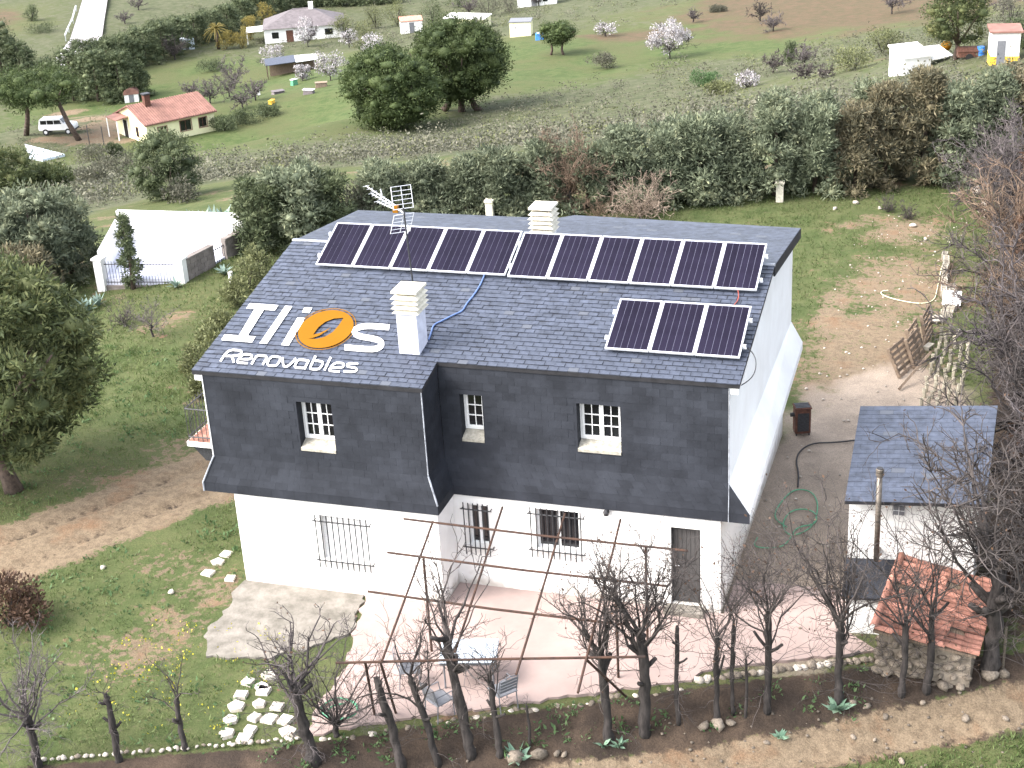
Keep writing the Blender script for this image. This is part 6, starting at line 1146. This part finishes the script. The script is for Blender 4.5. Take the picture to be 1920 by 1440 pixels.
x, y = (-96.25, 120.27); o = MB().box(-.04, .04, -.04, .04, 0, 2.2).build('gate_post', M_iron); o.location = (x, y, gz(x, y)); tag(o, 'thin dark gate post at the drive of the yellow house', 'post', 'gate posts of the yellow house')
x, y = (-94.18, 120.03); o = MB().box(-.04, .04, -.04, .04, 0, 2.2).build('gate_post', M_iron); o.location = (x, y, gz(x, y)); tag(o, 'thin dark gate post at the drive of the yellow house', 'post', 'gate posts of the yellow house')
# white off-roader parked under the umbrella pine
x, y = (-102.90, 124.37); car = empty('parked_car', (x, y, gz(x, y)), math.atan2(*(np.array((-101.55, 125.50)) - np.array((-105.08, 124.65)))[::-1]), 'white long off-road estate car parked under the umbrella pine', 'car')
prof = [(-2.15, .55), (-2.2, .95), (-2.12, 1.25), (-1.95, 1.92), (.55, 1.95), (.95, 1.35), (2.05, 1.22), (2.15, .95), (2.15, .55)]
mb = MB(); mb.hexa([(px_, -.82, pz_) for px_, pz_ in prof], [(px_, .82, pz_) for px_, pz_ in prof]); mb.build('body', M_carw, car, bevel=.05)
for sy in (-1, 1):
    for a, b in ((-1.85, -1.1), (-1.02, -.25), (-.17, .58)):
        MB().hexa([(a, sy * .825, 1.32), (b + (.14 if b > .5 else 0), sy * .825, 1.32), (b, sy * .825, 1.78), (a, sy * .825, 1.78)], [(a, sy * .835, 1.32), (b + (.14 if b > .5 else 0), sy * .835, 1.32), (b, sy * .835, 1.78), (a, sy * .835, 1.78)]).build('side_window', M_glass, car)
    for xx in (-1.35, 1.4):
        wl = MB().tube([(xx, sy * .62, .38), (xx, sy * .86, .38)], .38, 14).build('wheel', M_tyre, car); MB().tube([(xx, sy * .861, .38), (xx, sy * .87, .38)], .2, 10).build('rim', M_alu, wl)
    MB().box(2.15, 2.17, sy * .6 - .13, sy * .6 + .13, .85, 1.03).build('headlight', M_pvc, car)
MB().hexa([(.60, -.7, 1.88), (.60, .7, 1.88), (.93, .7, 1.42), (.93, -.7, 1.42)], [(.63, -.7, 1.89), (.63, .7, 1.89), (.96, .7, 1.43), (.96, -.7, 1.43)]).build('windscreen', M_glass, car)
MB().box(2.15, 2.25, -.85, .85, .5, .66).build('bumper', M_black, car); MB().tube([(-2.2, .2, 1.05), (-2.42, .2, 1.05)], .36, 14).build('spare_wheel', M_tyre, car)
# covered pool
P4 = [(-104.11, 118.97), (-96.47, 115.47), (-98.00, 113.31), (-100.17, 113.95)]; P3 = [(a, b, gz(a, b)) for a, b in P4]; z_ = max(p[2] for p in P3) + .12
o = MB().hexa([(p[0], p[1], z_ - 1.2) for p in P3], [(p[0], p[1], z_) for p in P3]).build('pool_cover', M_pool); tag(o, 'bright white and blue covered pool below the parked car', 'pool')
# generic small building: box with pitched or flat roof, door and window
def hut_far(name, px, L_, W_, H_, rz, label, wall, roof, rise=.5, door=True, over=.2, cat='hut', band=None, hip=False, chim=False, win=()):
    x, y = px; t = empty(name, (x, y, gz(x, y)), rz, label, cat)
    MB().hexa([(-L_ / 2, -W_ / 2, -1.5), (L_ / 2, -W_ / 2, -1.5), (L_ / 2, W_ / 2, -1.5), (-L_ / 2, W_ / 2, -1.5)], [(-L_ / 2, -W_ / 2, H_), (L_ / 2, -W_ / 2, H_), (L_ / 2, W_ / 2, H_ + (0 if hip else rise)), (-L_ / 2, W_ / 2, H_ + (0 if hip else rise))]).build('wall', wall, t)
    if hip:
        a = W_ / 2 + over; b = L_ / 2 + over; V = [(-b, -a, H_ - .05), (b, -a, H_ - .05), (b, a, H_ - .05), (-b, a, H_ - .05), (-b + a, 0, H_ + rise), (b - a, 0, H_ + rise)]
        r = MB().add(V, [(0, 1, 5, 4), (1, 2, 5), (2, 3, 4, 5), (3, 0, 4), (3, 2, 1, 0)]).build('roof', roof, t)
        MB().tube([V[4], V[5]], .12, 5).build('ridge_tiles', roof, r)
    else:
        r = MB().hexa([(-L_ / 2 - over, -W_ / 2 - over, H_), (L_ / 2 + over, -W_ / 2 - over, H_), (L_ / 2 + over, W_ / 2 + over, H_ + rise), (-L_ / 2 - over, W_ / 2 + over, H_ + rise)], [(-L_ / 2 - over, -W_ / 2 - over, H_ + .14), (L_ / 2 + over, -W_ / 2 - over, H_ + .14), (L_ / 2 + over, W_ / 2 + over, H_ + rise + .14), (-L_ / 2 - over, W_ / 2 + over, H_ + rise + .14)]).build('roof', roof, t)
    if door:
        d_ = MB().box(door[0], door[0] + door[1], -W_ / 2 - .04, -W_ / 2 - .003, 0, door[2]).build('door', door[3], t); MB().box(door[0] + .08, door[0] + .14, -W_ / 2 - .08, -W_ / 2 - .042, .9, 1.0).build('handle', M_iron, d_)
    for (a, b, c, d2) in win: w_ = MB().box(a, b, -W_ / 2 - .03, -W_ / 2 - .003, c, d2).build('window', M_pvc, t); MB().box(a + .07, b - .07, -W_ / 2 - .04, -W_ / 2 - .031, c + .07, d2 - .07).build('pane', M_glass, w_)
    if band: MB().box(-L_ / 2 - .015, L_ / 2 + .015, -W_ / 2 - .015, W_ / 2 + .015, -1.4, band[0]).build('painted_band', band[1], t)
    if chim: MB().box(chim[0] - .4, chim[0] + .4, -.4, .4, H_ + .3, H_ + rise + 1.0).build('chimney', M_white, t)
    return t
wh = hut_far('white_house', (-112.30, 213.52), 13.0, 9.5, 2.6, .42, 'white house with dark hipped roof among garden trees', M_white, M_dgrey, 2.2, (-3.0, 1.2, 2.1, M_stove), .5, 'house', hip=True, chim=(1.5,), win=((-5.5, -4.2, .8, 2), (.5, 2, .8, 2), (3.5, 5, .8, 2)))
MB().hexa([(-9.8, -4.9, 2.2), (-6.4, -4.9, 2.3), (-6.4, 0, 2.3), (-9.8, 0, 2.2)], [(-9.8, -4.9, 2.3), (-6.4, -4.9, 2.4), (-6.4, 0, 2.4), (-9.8, 0, 2.3)]).build('porch_roof', M_white, wh)
for xx in (-9.6, -6.6): MB().box(xx - .1, xx + .1, -4.8, -4.6, -1, 2.2).build('porch_post', M_white, wh)
hut_far('garden_cabin', (-63.33, 183.83), 3.1, 2.4, 2.2, .18, 'small cream cabin with flat grey roof and dark door', M_cream, M_chair, .1, False, .08, win=((-.9, -.55, 1.3, 1.65),))
hut_far('white_building', (-76.42, 234.99), 7.0, 4.0, 2.4, .25, 'long white building among shrubs at the far edge of the gardens', M_white, M_white, .6, (-1, 1, 2, M_chair), .2, win=((1, 2, .9, 1.8),))
hut_far('white_hut', (4.35, 94.58), 2.1, 2.2, 2.55, .12, 'white hut with yellow painted base and grey door', M_white, M_tile2, .12, (-.62, .62, 1.95, M_chair), .18, band=(.75, M_yellow))
sr = hut_far('white_shed', (-2.94, 99.36), 2.4, 2.6, 1.55, .55, 'low white shed with sloping roof and open side store', M_white, M_white, .55, False, .12)
MB().hexa([(1.32, -1.4, 1.2), (3.2, -1.2, 1.35), (3.2, 1.2, 1.75), (1.32, 1.4, 1.7)], [(1.32, -1.4, 1.28), (3.2, -1.2, 1.43), (3.2, 1.2, 1.83), (1.32, 1.4, 1.78)]).build('lean_to_roof', M_white, sr); MB().hexa([(1.2, -2.4, -1.3), (2.9, -2.7, -1.3), (2.9, -2.5, -1.3), (1.2, -2.2, -1.3)], [(1.2, -2.4, .55), (2.9, -2.7, -.1), (2.9, -2.5, -.1), (1.2, -2.2, .55)]).build('wing_wall', M_white, sr)
hut_far('brick_red_shed', (-91.22, 210.69), 3.6, 2.6, 2.0, .45, 'small white shed with reddish roof among the olive trees', M_white, M_tile, .3, (-.4, .8, 1.8, M_chair), .12)
hut_far('long_shed', (-79.17, 205.23), 7.0, 2.8, 1.9, -.1, 'long low white shed with flat roof behind the pines', M_cream, M_white, .3, (1.5, .9, 1.8, M_chair), .15)
x, y = (-117.12, 163.66); bs = empty('barrel_roofed_shed', (x, y, gz(x, y)), .5, 'small shed with rounded brown roof above the yellow house', 'shed')
MB().box(-1.0, 1.0, -.9, .9, -.6, 1.3).build('wall', M_white, bs); pr_ = [(-1.15 * math.cos(a), 1.2 + .85 * math.sin(a)) for a in np.linspace(math.pi, 0, 9)]
MB().hexa([(px_, -1.0, pz_) for px_, pz_ in pr_], [(px_, 1.0, pz_) for px_, pz_ in pr_]).build('roof', M_tile2, bs); MB().box(-.35, .35, -.94, -.905, 0, 1.2).build('door', M_chair, bs)
hut_far('white_garden_store', (-128.41, 201.05), 2.4, 1.6, 1.5, .5, 'tiny white garden store half hidden in the far hedge', M_pool, M_pool, .2, (-.3, .6, 1.3, M_chair), .05)
x, y = (-58.84, 178.11); tp = empty('blue_water_tank', (x, y, gz(x, y)), .2, 'bright blue tank standing beside the small pine', 'tank'); MB().box(-.55, .55, -.5, .5, 0, 1.05).build('body', M_tarp, tp, bevel=.08); MB().box(-.3, .3, -.3, .3, 1.05, 1.15).build('lid', M_pool, tp)
# vegetable garden shelter with clutter
x, y = (-97.37, 175.44); vg = empty('garden_shelter', (x, y, gz(x, y)), .5, 'open shelter with dark sheet roof in the vegetable garden', 'shelter')
MB().hexa([(-3.2, -1.6, 1.7), (1.2, -1.6, 1.9), (1.2, 1.6, 2.3), (-3.2, 1.6, 2.1)], [(-3.2, -1.6, 1.78), (1.2, -1.6, 1.98), (1.2, 1.6, 2.38), (-3.2, 1.6, 2.18)]).build('dark_roof_sheet', M_slate, vg); MB().hexa([(1.25, -1.4, 1.8), (4.6, -1.0, 1.9), (4.6, 1.4, 2.2), (1.25, 1.6, 2.2)], [(1.25, -1.4, 1.88), (4.6, -1.0, 1.98), (4.6, 1.4, 2.28), (1.25, 1.6, 2.28)]).build('pale_roof_sheet', M_pvc, vg)
for xx, yy in ((-3, -1.4), (1, -1.4), (-3, 1.4), (1, 1.4), (4.4, -.9), (4.4, 1.2)): MB().box(xx - .06, xx + .06, yy - .06, yy + .06, -.5, 1.9).build('post', M_wood, vg)
MB().box(-2.6, 4.2, 1.2, 1.35, -.4, 1.7).build('rear_boards', M_wood, vg)
for k, (px_, lab, m, dims) in enumerate((((-78.73, 143.33), 'grey garden bench with pots near the shelter', M_dgrey, (1.5, .7, .8)), ((-79.32, 148.37), 'pale wooden crate stack at the edge of the meadow', M_wood, (1.6, .9, .7)), ((-84.63, 146.50), 'dark round basin on the vegetable plot', M_dgrey, (1.6, 1.2, .5)), ((-89.27, 160.77), 'green tarpaulin covered heap beside the shelter', M_hose, (1.0, .6, .8)), ((-82.38, 140.05), 'yellow wheelbarrow like tub at the vegetable plot', M_yellow, (1.1, .5, .5)), ((-92.94, 156.96), 'small white barrel in the vegetable garden', M_pvc, (.5, .5, .9)))):
    a, b, c = dims; t = empty(['garden_bench', 'crate_stack', 'basin', 'covered_heap', 'tub', 'barrel'][k], (*px_, gz(*px_)), .4 * k, lab, 'garden item'); MB().hexa([(-a / 2, -b / 2, 0), (a / 2, -b / 2, 0), (a / 2, b / 2, 0), (-a / 2, b / 2, 0)], [(-a * .42, -b * .42, c), (a * .42, -b * .42, c), (a * .42, b * .42, c), (-a * .42, b * .42, c)]).build('body', m, t, bevel=.04); MB().box(-a * .5, a * .5, -b * .5, b * .5, c, c + .08).build('top', M_pvc if k in (0, 3) else m, t)
# things by the right hand huts
x, y = (-0.29, 101.98); cmx = empty('cement_mixer', (x, y, gz(x, y)), .5, 'orange and black cement mixer under the tree by the white shed', 'mixer')
MB().lathe([(.12, -.35), (.42, -.12), (.42, .15), (.25, .45)], 12).xf(Matrix.Translation((0, 0, .95)) @ Matrix.Rotation(.9, 4, 'Y')).build('drum', M_orange, cmx, True)
for sx in (-.4, .4): MB().tube([(sx, -.4, 0), (0, 0, .8), (sx, .4, 0)], .04, 5).build('frame', M_black, cmx)
x, y = (1.65, 98.50); o = empty('red_trailer', (x, y, gz(x, y)), .2, 'low red tarpaulin covered trailer beside the white hut', 'trailer'); MB().box(-.9, .9, -.5, .5, .3, .75).build('body', M_stove, o); MB().hexa([(-.95, -.55, .75), (.95, -.55, .75), (.95, .55, .75), (-.95, .55, .75)], [(-.8, -.3, 1.05), (.8, -.3, 1.05), (.8, .3, 1.05), (-.8, .3, 1.05)]).build('cover', M_stove, o)
for sy in (-.5, .5): MB().tube([(0, sy - .06, .3), (0, sy + .06, .3)], .3, 10).build('wheel', M_tyre, o)
x, y = (2.59, 98.40); o = empty('blue_drum', (x, y, gz(x, y)), 0, 'dark blue drum next to the red trailer', 'drum'); MB().lathe([(.28, 0), (.3, .05), (.3, .85), (.28, .9)], 12).build('body', M_tarp, o); MB().lathe([(.31, .4), (.31, .45)], 12).build('hoop', M_black, o)
# guard rail along the road
gr = empty('guard_rail', (-160, 215, gz(-160, 215)), 0, 'grey guard rail along the curve of the country road', 'guard rail'); ps = [(-170.16, 232.90), (-163.43, 221.11), (-158.95, 212.63), (-154.65, 204.88)]
gl = [Vector((a, b, gz(a, b) + .55 + .6)) - Vector((-160, 215, gz(-160, 215))) for a, b in ps]; MB().tube(gl, .16, 4).build('rail', M_alu, gr)
for q in gl: MB().tube([(q.x, q.y, q.z - 1.1), (q.x, q.y, q.z)], .08, 4).build('post', M_alu, gr)

# ============================================================ far trees
for i, (p, H, Wd) in enumerate((((-54.38, 112.20), 8.6, 11.0), ((-50.80, 122.38), 10.0, 11.4))):
    pine(*p, H, Wd, [.2, 1.2][i], 500 + i, ['broad umbrella pine with foliage down to the ground on the meadow', 'tall umbrella pine with bare trunks behind the broad one'][i], 'umbrella pines on the meadow', L_farpine, 34000, .27, [((0, 0),), ((0, 0), (-1.4, .4), (1.2, .2))][i], Wd * .15, nl=130)
x, y = (-52.25, 164.55); pine(x, y, 4.6, 5.2, 1.5, 505, 'small twin trunk pine beside the blue tank', None, L_farpine, 6500, .22, ((.5, 0), (-.6, 0)))
x, y = (0.61, 98.85); pine(x, y, 6.6, 6.0, 1.3, 506, 'tall pine between the white shed and the white hut', None, L_pine, 10000, .2, ((0, 0),), .9)
x, y = (-100.03, 121.05); pine(x - 3.2, y + .5, 8.2, 11.0, 4.4, 507, 'flat topped umbrella pine over the parked car', None, L_farpine, 17000, .28, ((3.0, 0), (-2.2, 1.0)))
DKL, DKG = 'dark dense conifer in the row between road and meadow', 'dark conifers of the far row'
for i, (x, y, H, Wd) in enumerate(((-141.3, 167.2, 11.0, 7.0), (-138.5, 168.1, 7.8, 6.0), (-132.2, 166.0, 5.6, 5.9), (-126.4, 162.9, 7.9, 6.9), (-122.2, 162.8, 8.0, 6.6), (-119.3, 164.2, 7.6, 5.9), (-117.7, 166.2, 5.2, 4.6), (-132.1, 175.7, 6.5, 6.1), (-130.6, 179.7, 5.6, 6.1), (-130.2, 184.6, 5.5, 6.2), (-129.3, 188.9, 5.8, 6.3), (-128.6, 193.4, 5.8, 5.8), (-128.2, 198.2, 5.7, 5.9), (-128.4, 204.0, 5.4, 5.7), (-128.5, 210.1, 5.3, 5.6), (-128.7, 216.4, 5.2, 5.7), (-130.1, 224.8, 4.9, 5.4), (-130.1, 231.5, 4.8, 5.5), (-129.6, 237.2, 4.5, 5.1), (-128.4, 242.0, 4.1, 4.9), (-125.7, 244.6, 3.8, 4.9), (-122.4, 246.0, 3.8, 4.9), (-118.5, 246.2, 3.4, 4.9), (-114.6, 247.5, 3.2, 4.9), (-110.6, 248.6, 2.9, 4.9), (-134.4, 202.3, 4.5, 5.5), (-133.7, 207.4, 4.3, 5.4))):
    conifer(x, y, H, Wd, 520 + i, DKL, DKG, L_dark, 6500, .3, 'dark_conifer', .5)
for i, (p, H, Wd, lf, lab) in enumerate((
    ((-121.13, 210.16), 4.2, 3.2, L_dryveg, 'rounded golden shrub left of the white house'), ((-124.92, 224.22), 4.6, 3.6, L_dryveg, 'golden rounded tree behind the white house'), ((-121.33, 201.61), 3.2, 3.6, L_dryveg, 'rounded ochre shrub under the far palm'), ((-118.86, 202.66), 3.0, 3.4, L_dryveg, 'pale ochre shrub next to the far palm'),
    ((-114.22, 182.56), 1.8, 4.5, L_dark, 'low dark green bush on the meadow edge'), ((-88.61, 185.57), 5.2, 5.0, L_olive, 'round olive tree with blossom beside it'), ((-103.68, 210.70), 4.0, 4.5, L_olive, 'olive tree in front of the white house wing'), ((-101.61, 220.02), 4.4, 5.5, L_olive, 'wide olive tree behind the garden sheds'), ((-98.02, 221.15), 4.2, 5.0, L_olive, 'olive tree left of the reddish roofed shed'), ((-89.86, 217.33), 4.4, 4.6, L_dark, 'dark round tree between the two garden sheds'), ((-93.35, 240.26), 4.6, 6.0, L_dark, 'dark tree at the top of the far gardens'), ((-82.36, 224.72), 3.8, 5.5, L_scrub, 'grey bushy tree behind the long shed'), ((-79.69, 228.58), 3.8, 5.0, L_scrub, 'grey leafless looking bush behind the cream cabin'),
    ((-8.63, 111.22), 2.3, 4.2, L_olive, 'grey green olive bush left of the white shed'), ((-7.52, 129.22), 2.6, 4.4, L_olive, 'pale olive bush behind the white shed'), ((-17.87, 136.16), 2.4, 2.2, L_dark, 'dark evergreen shrub on the brown terrace'), ((-25.24, 126.07), 1.7, 3.2, L_weed, 'bright green prickly pear clump on the slope'), ((-21.35, 114.02), 1.3, 3.0, L_olive, 'low olive green clump beside the small almond tree'), ((-43.35, 153.79), 1.6, 3.8, L_scrub, 'grey scrub bush near the almond tree'), ((-37.21, 198.13), .9, 2.8, L_scrub, 'heap of cut branches on the brown field'), ((4.69, 131.83), 4.0, 4.5, L_scrub, 'pale bushy tree behind the yellow based hut'), ((5.56, 98.78), 2.8, 2.4, L_dark, 'dark bush against the side of the yellow based hut'), ((-82.64, 127.63), 1.6, 3.6, L_dark, 'clipped dark hedge clump by the end of the yellow house'), ((-81.51, 130.94), 1.5, 4.0, L_dark, 'clipped dark hedge clump between yellow house and vegetable garden'), ((-80.47, 134.59), 1.3, 3.6, L_dark, 'low dark hedge end at the vegetable garden'), ((-90.57, 116.35), 1.4, 2.2, L_dark, 'dark bush at the front corner of the yellow house'), ((-91.57, 114.05), 1.8, 4.4, L_scrub, 'dull grey bush below the drive of the yellow house'), ((-62.98, 74.49), 1.8, 4.5, L_scrub, 'wide dry bush on the slope left of the holm oak'), ((-61.51, 68.47), 1.4, 3.5, L_scrub, 'low dry bush on the slope behind the conifers'), ((-173.80, 223.04), 3.2, 3.4, L_dark, 'single dark tree at the edge of the ploughed field'), ((-164.85, 212.17), 1.8, 6.0, L_dark, 'low dark thicket beside the country road'))):
    bush(*p, H, Wd, 600 + i, lab, None, lf, 2600, .19, 'shrub' if H < 2.5 else 'small_tree', 'shrub' if H < 2.5 else 'tree', 16)
# the palm beside the white house
x, y = (-122.80, 201.54); t = empty('palm_tree', (x, y, gz(x, y)), 0, 'shaggy palm with drooping fronds above the golden shrubs', 'tree'); mk('trunk', trunk_mesh('trunk', M_pbark, [(0, 0, 0), (0, 0, 3.4)], [.3, .25], 7), t); g = np.random.default_rng(5); T = []
for k in range(60): a = g.uniform(0, 6.28); el = g.uniform(-.3, 1.2); r = 2.4; P = [np.array([math.cos(a) * math.cos(el) * r * u, math.sin(a) * math.cos(el) * r * u, 3.4 + math.sin(el) * r * u - 1.3 * u * u]) for u in np.linspace(0, 1, 5)]; T.append((P, .09, .03))
V, F = ntubes(T); mk('crown', npmesh('crown', V, F, L_dryveg), t)
# almond trees in blossom
def almond(p, H, Wd, seed, label, n=1500):
    x, y = p; g = np.random.default_rng(seed); t = bare_tree(x, y, H, seed, label, 'almond trees in blossom', tr=.10, th=.22, limbs=10, twigs=6, spread=1.1 * Wd / H * .8, mt=M_twig, trs=4, stubs=0, name='almond_tree')
    cl = dome_clumps(g, H, Wd, 26, H * .16, Wd * .12, .9); mk('blossom', crown_mesh('blossom', L_blos, cl, n, .2, .42, g, .1, 1.0, .3), t)
for i, (p, H, Wd, lab, n) in enumerate((((-35.88, 158.60), 5.0, 6.0, 'large white blossoming almond tree on the green slope', 3600), ((-19.10, 115.86), 1.7, 2.6, 'small blossoming almond tree on the bare terrace', 520), ((-49.82, 180.33), 1.8, 3.8, 'pinkish blossoming shrub on the slope above', 600), ((-82.86, 158.95), 4.2, 5.2, 'blossoming almond tree with dark stem at the meadow edge', 1400), ((-102.70, 181.23), 4.0, 4.6, 'blossoming almond tree behind the dark shelter roof', 1200), ((-106.43, 202.12), 4.8, 4.6, 'blossoming almond tree in front of the white house', 1300), ((-89.71, 164.46), 2.6, 2.8, 'small white blossoming tree inside the vegetable garden', 900), ((-85.25, 180.12), 3.8, 4.4, 'blossoming almond tree beside the round olive tree', 1000), ((-97.29, 198.29), 3.0, 3.6, 'thin blossoming tree between the olive trees', 600))): almond(p, H, Wd, 650 + i, lab, n)
GL = 'grey leafless tree in the valley gardens'; GG = 'grey leafless trees in the valley'
for i, (p, H, m) in enumerate((((-102.60, 168.22), 5.5, M_twigp), ((-125.75, 191.89), 5.0, M_twig), ((-91.10, 140.33), 4.0, M_twigp), ((-85.22, 137.61), 3.6, M_twigp), ((-100.05, 161.68), 3.6, M_twigp), ((-85.61, 142.07), 3.4, M_twigp), ((-107.73, 164.62), 3.2, M_twigp), ((-28.81, 185.14), 3.4, M_twig), ((-10.68, 181.27), 4.4, M_twigp), ((-15.40, 129.44), 3.0, M_twigp), ((-18.53, 129.11), 2.6, M_twig), ((-13.21, 113.39), 2.2, M_twig), ((-10.89, 109.49), 1.8, M_twig), ((-25.35, 174.50), 3.2, M_twigp), ((3.58, 163.18), 4.2, M_twigp), ((-86.74, 227.35), 4.4, M_twigp), ((-73.03, 193.26), 3.6, M_twigp), ((-75.62, 233.01), 3.4, M_twigp), ((-39.08, 189.42), 2.2, M_twigp), ((-157.84, 235.35), 3.6, M_twigp), ((-153.04, 222.23), 3.2, M_twigp))):
    bare_tree(*p, H, 700 + i, GL, GG, tr=.12, th=.25, limbs=14, twigs=8, spread=.95, mt=m, trs=4.5, stubs=0)

# ============================================================ what nobody could count: scrub, grass, weeds
def scatter(N, x0, x1, y0, y1, g): return g.uniform(x0, x1, N), g.uniform(y0, y1, N)
def tufts(name, label, m, X, Y, hs, per, size, asp, g, spread, up=1.0, cat=None):
    n = len(X); z = height(X, Y); P = np.stack([X, Y, z], -1); P = np.repeat(P, per, 0); hs = np.repeat(hs, per); d = g.normal(size=P.shape) * np.array([.6, .6, .4]) + np.array([0, 0, up])
    off_ = g.normal(size=P.shape) * spread * np.array([1, 1, .0]); off_ = off_ * hs[:, None]; P = P + off_; P[:, 2] += np.abs(g.normal(size=len(P))) * hs * spread * (1.0 if name.endswith('scrub') else 0)
    V, F = leaf_tris(P, d, 1.0, asp, g); V = V.reshape(-1, 4, 3); V = P[:, None] + (V - P[:, None]) * (hs * size)[:, None, None]; o = link(bpy.data.objects.new(name, npmesh(name, V.reshape(-1, 3), F, m))); return tag(o, label, cat or name, kind='stuff')
g = np.random.default_rng(77)
X, Y = scatter(60000, -150, 60, 38, 250, g); mkk = masks(X, Y); dist = np.hypot(X - 5, Y + 29.6); keep = (mkk[1] > g.uniform(.25, 1.0, len(X))) & (mkk[0] < .5) & (g.uniform(size=len(X)) < np.clip(95 / dist, .3, 1) ** 1.2); X, Y = X[keep][:9000], Y[keep][:9000]
tufts('scrub', 'dry grey green scrub covering the slope beyond the hedge', L_scrub, X, Y, g.uniform(.35, 1.3, len(X)) ** 1.4, 34, .19, .30, g, .40, .15)
X, Y = scatter(14000, -150, 40, 45, 250, g); mkk = masks(X, Y); keep = (mkk[1] > g.uniform(.45, 1.1, len(X))); X, Y = X[keep][:900], Y[keep][:900]
tufts('dark_scrub', 'darker shrubs dotted over the scrub slope', L_olive, X, Y, g.uniform(.6, 1.5, len(X)), 50, .16, .30, g, .38, .15)
def lawn(N, x0, x1, y0, y1, hmin, hmax, per, seed, name, lab):
    g = np.random.default_rng(seed); X, Y = scatter(N, x0, x1, y0, y1, g); mkk = masks(X, Y); d = front_dist(X, Y); keep = (mkk[0] < g.uniform(.15, .6, N)) & (mkk[3] < .4) & (mkk[4] < .45) & ~((X > -12.1) & (X < .2) & (Y > -1.5) & (Y < 9.8)) & ~((X > -12) & (X < 3.4) & (Y > -6.9) & (Y < 0) & (d < 0.2) & ((X > -9.6) | (Y > -4.3) )) & ~((X > 2.2) & (X < 5.3) & (Y > -1) & (Y < 5.2)) & (fbm(X, Y, .8, 3) > g.uniform(.2, .6, N))
    X, Y = X[keep], Y[keep]; tufts(name, lab, L_grass, X, Y, g.uniform(hmin, hmax, len(X)), per, 1.0, .10, g, .5, .9)
lawn(26000, -24, -8, -9, 12, .05, .13, 3, 81, 'grass', 'short green grass of the side lawn')
lawn(16000, -30, -11, 6, 24, .08, .18, 3, 82, 'lawn_grass', 'short green grass of the lawn by the courtyard')
lawn(20000, -9, 6, 14, 34, .06, .15, 3, 83, 'garden_grass', 'patchy green grass of the back garden')
g = np.random.default_rng(84); X, Y = scatter(9000, -4, 9, -8, 1, g); d = front_dist(X, Y); k_ = d - .35 * (X - 2) * (X > 2); keep = (np.interp(X, [p[0] for p in PATH], [p[1] for p in PATH]) - Y > .65); tufts('verge_grass', 'green grass on the verge below the path', L_grass, X[keep], Y[keep], g.uniform(.06, .15, keep.sum()), 6, 1.0, .12, g, .6, .8)
X = g.uniform(-8.5, 3, 90); Y = np.interp(X, FRONT[:, 0], FRONT[:, 1]) - np.abs(g.normal(size=90)) * .6 - .12; tufts('bank_weeds', 'leafy weeds growing along the top of the bank', L_weed, X, Y, g.uniform(.06, .18, 90), 16, .8, .20, g, .7, .6)
X, Y = scatter(900, -24, -9.5, -8, 12, g); mkk = masks(X, Y); kk = (mkk[0] < .35) & ~((X > -12.1) & (Y > -4.4)); tufts('lawn_weeds', 'broad leaved weeds and taller tufts in the side lawn', L_weed, X[kk], Y[kk], g.uniform(.07, .2, kk.sum()), 9, .8, .2, g, .7, .6)
X, Y = scatter(70, -13.5, -9.5, -7.0, -3.0, g); tufts('yellow_flowers', 'small yellow wildflowers in the side lawn', L_yflow, X, Y, g.uniform(.14, .22, 70), 5, .28, .5, g, .8, 1.2)
for i, p in enumerate(((2.56, -2.57), (-3.55, -5.66), (-1.94, -4.82), (-1.63, -4.72), (1.49, -3.50))):
    g = np.random.default_rng(90 + i); t = empty('thistle', (*p, gz(*p)), 0, 'pale green spiny thistle rosette on the dark bank', 'plant', 'thistles on the bank'); P = np.zeros((26, 3)); d = np.stack([np.cos(np.arange(26) * 2.4), np.sin(np.arange(26) * 2.4), g.uniform(.15, 1.1, 26)], -1); V, F = leaf_tris(P, d, .34 if i < 2 else .2, .17, g); mk('leaves', npmesh('leaves', V, F, L_thist), t)
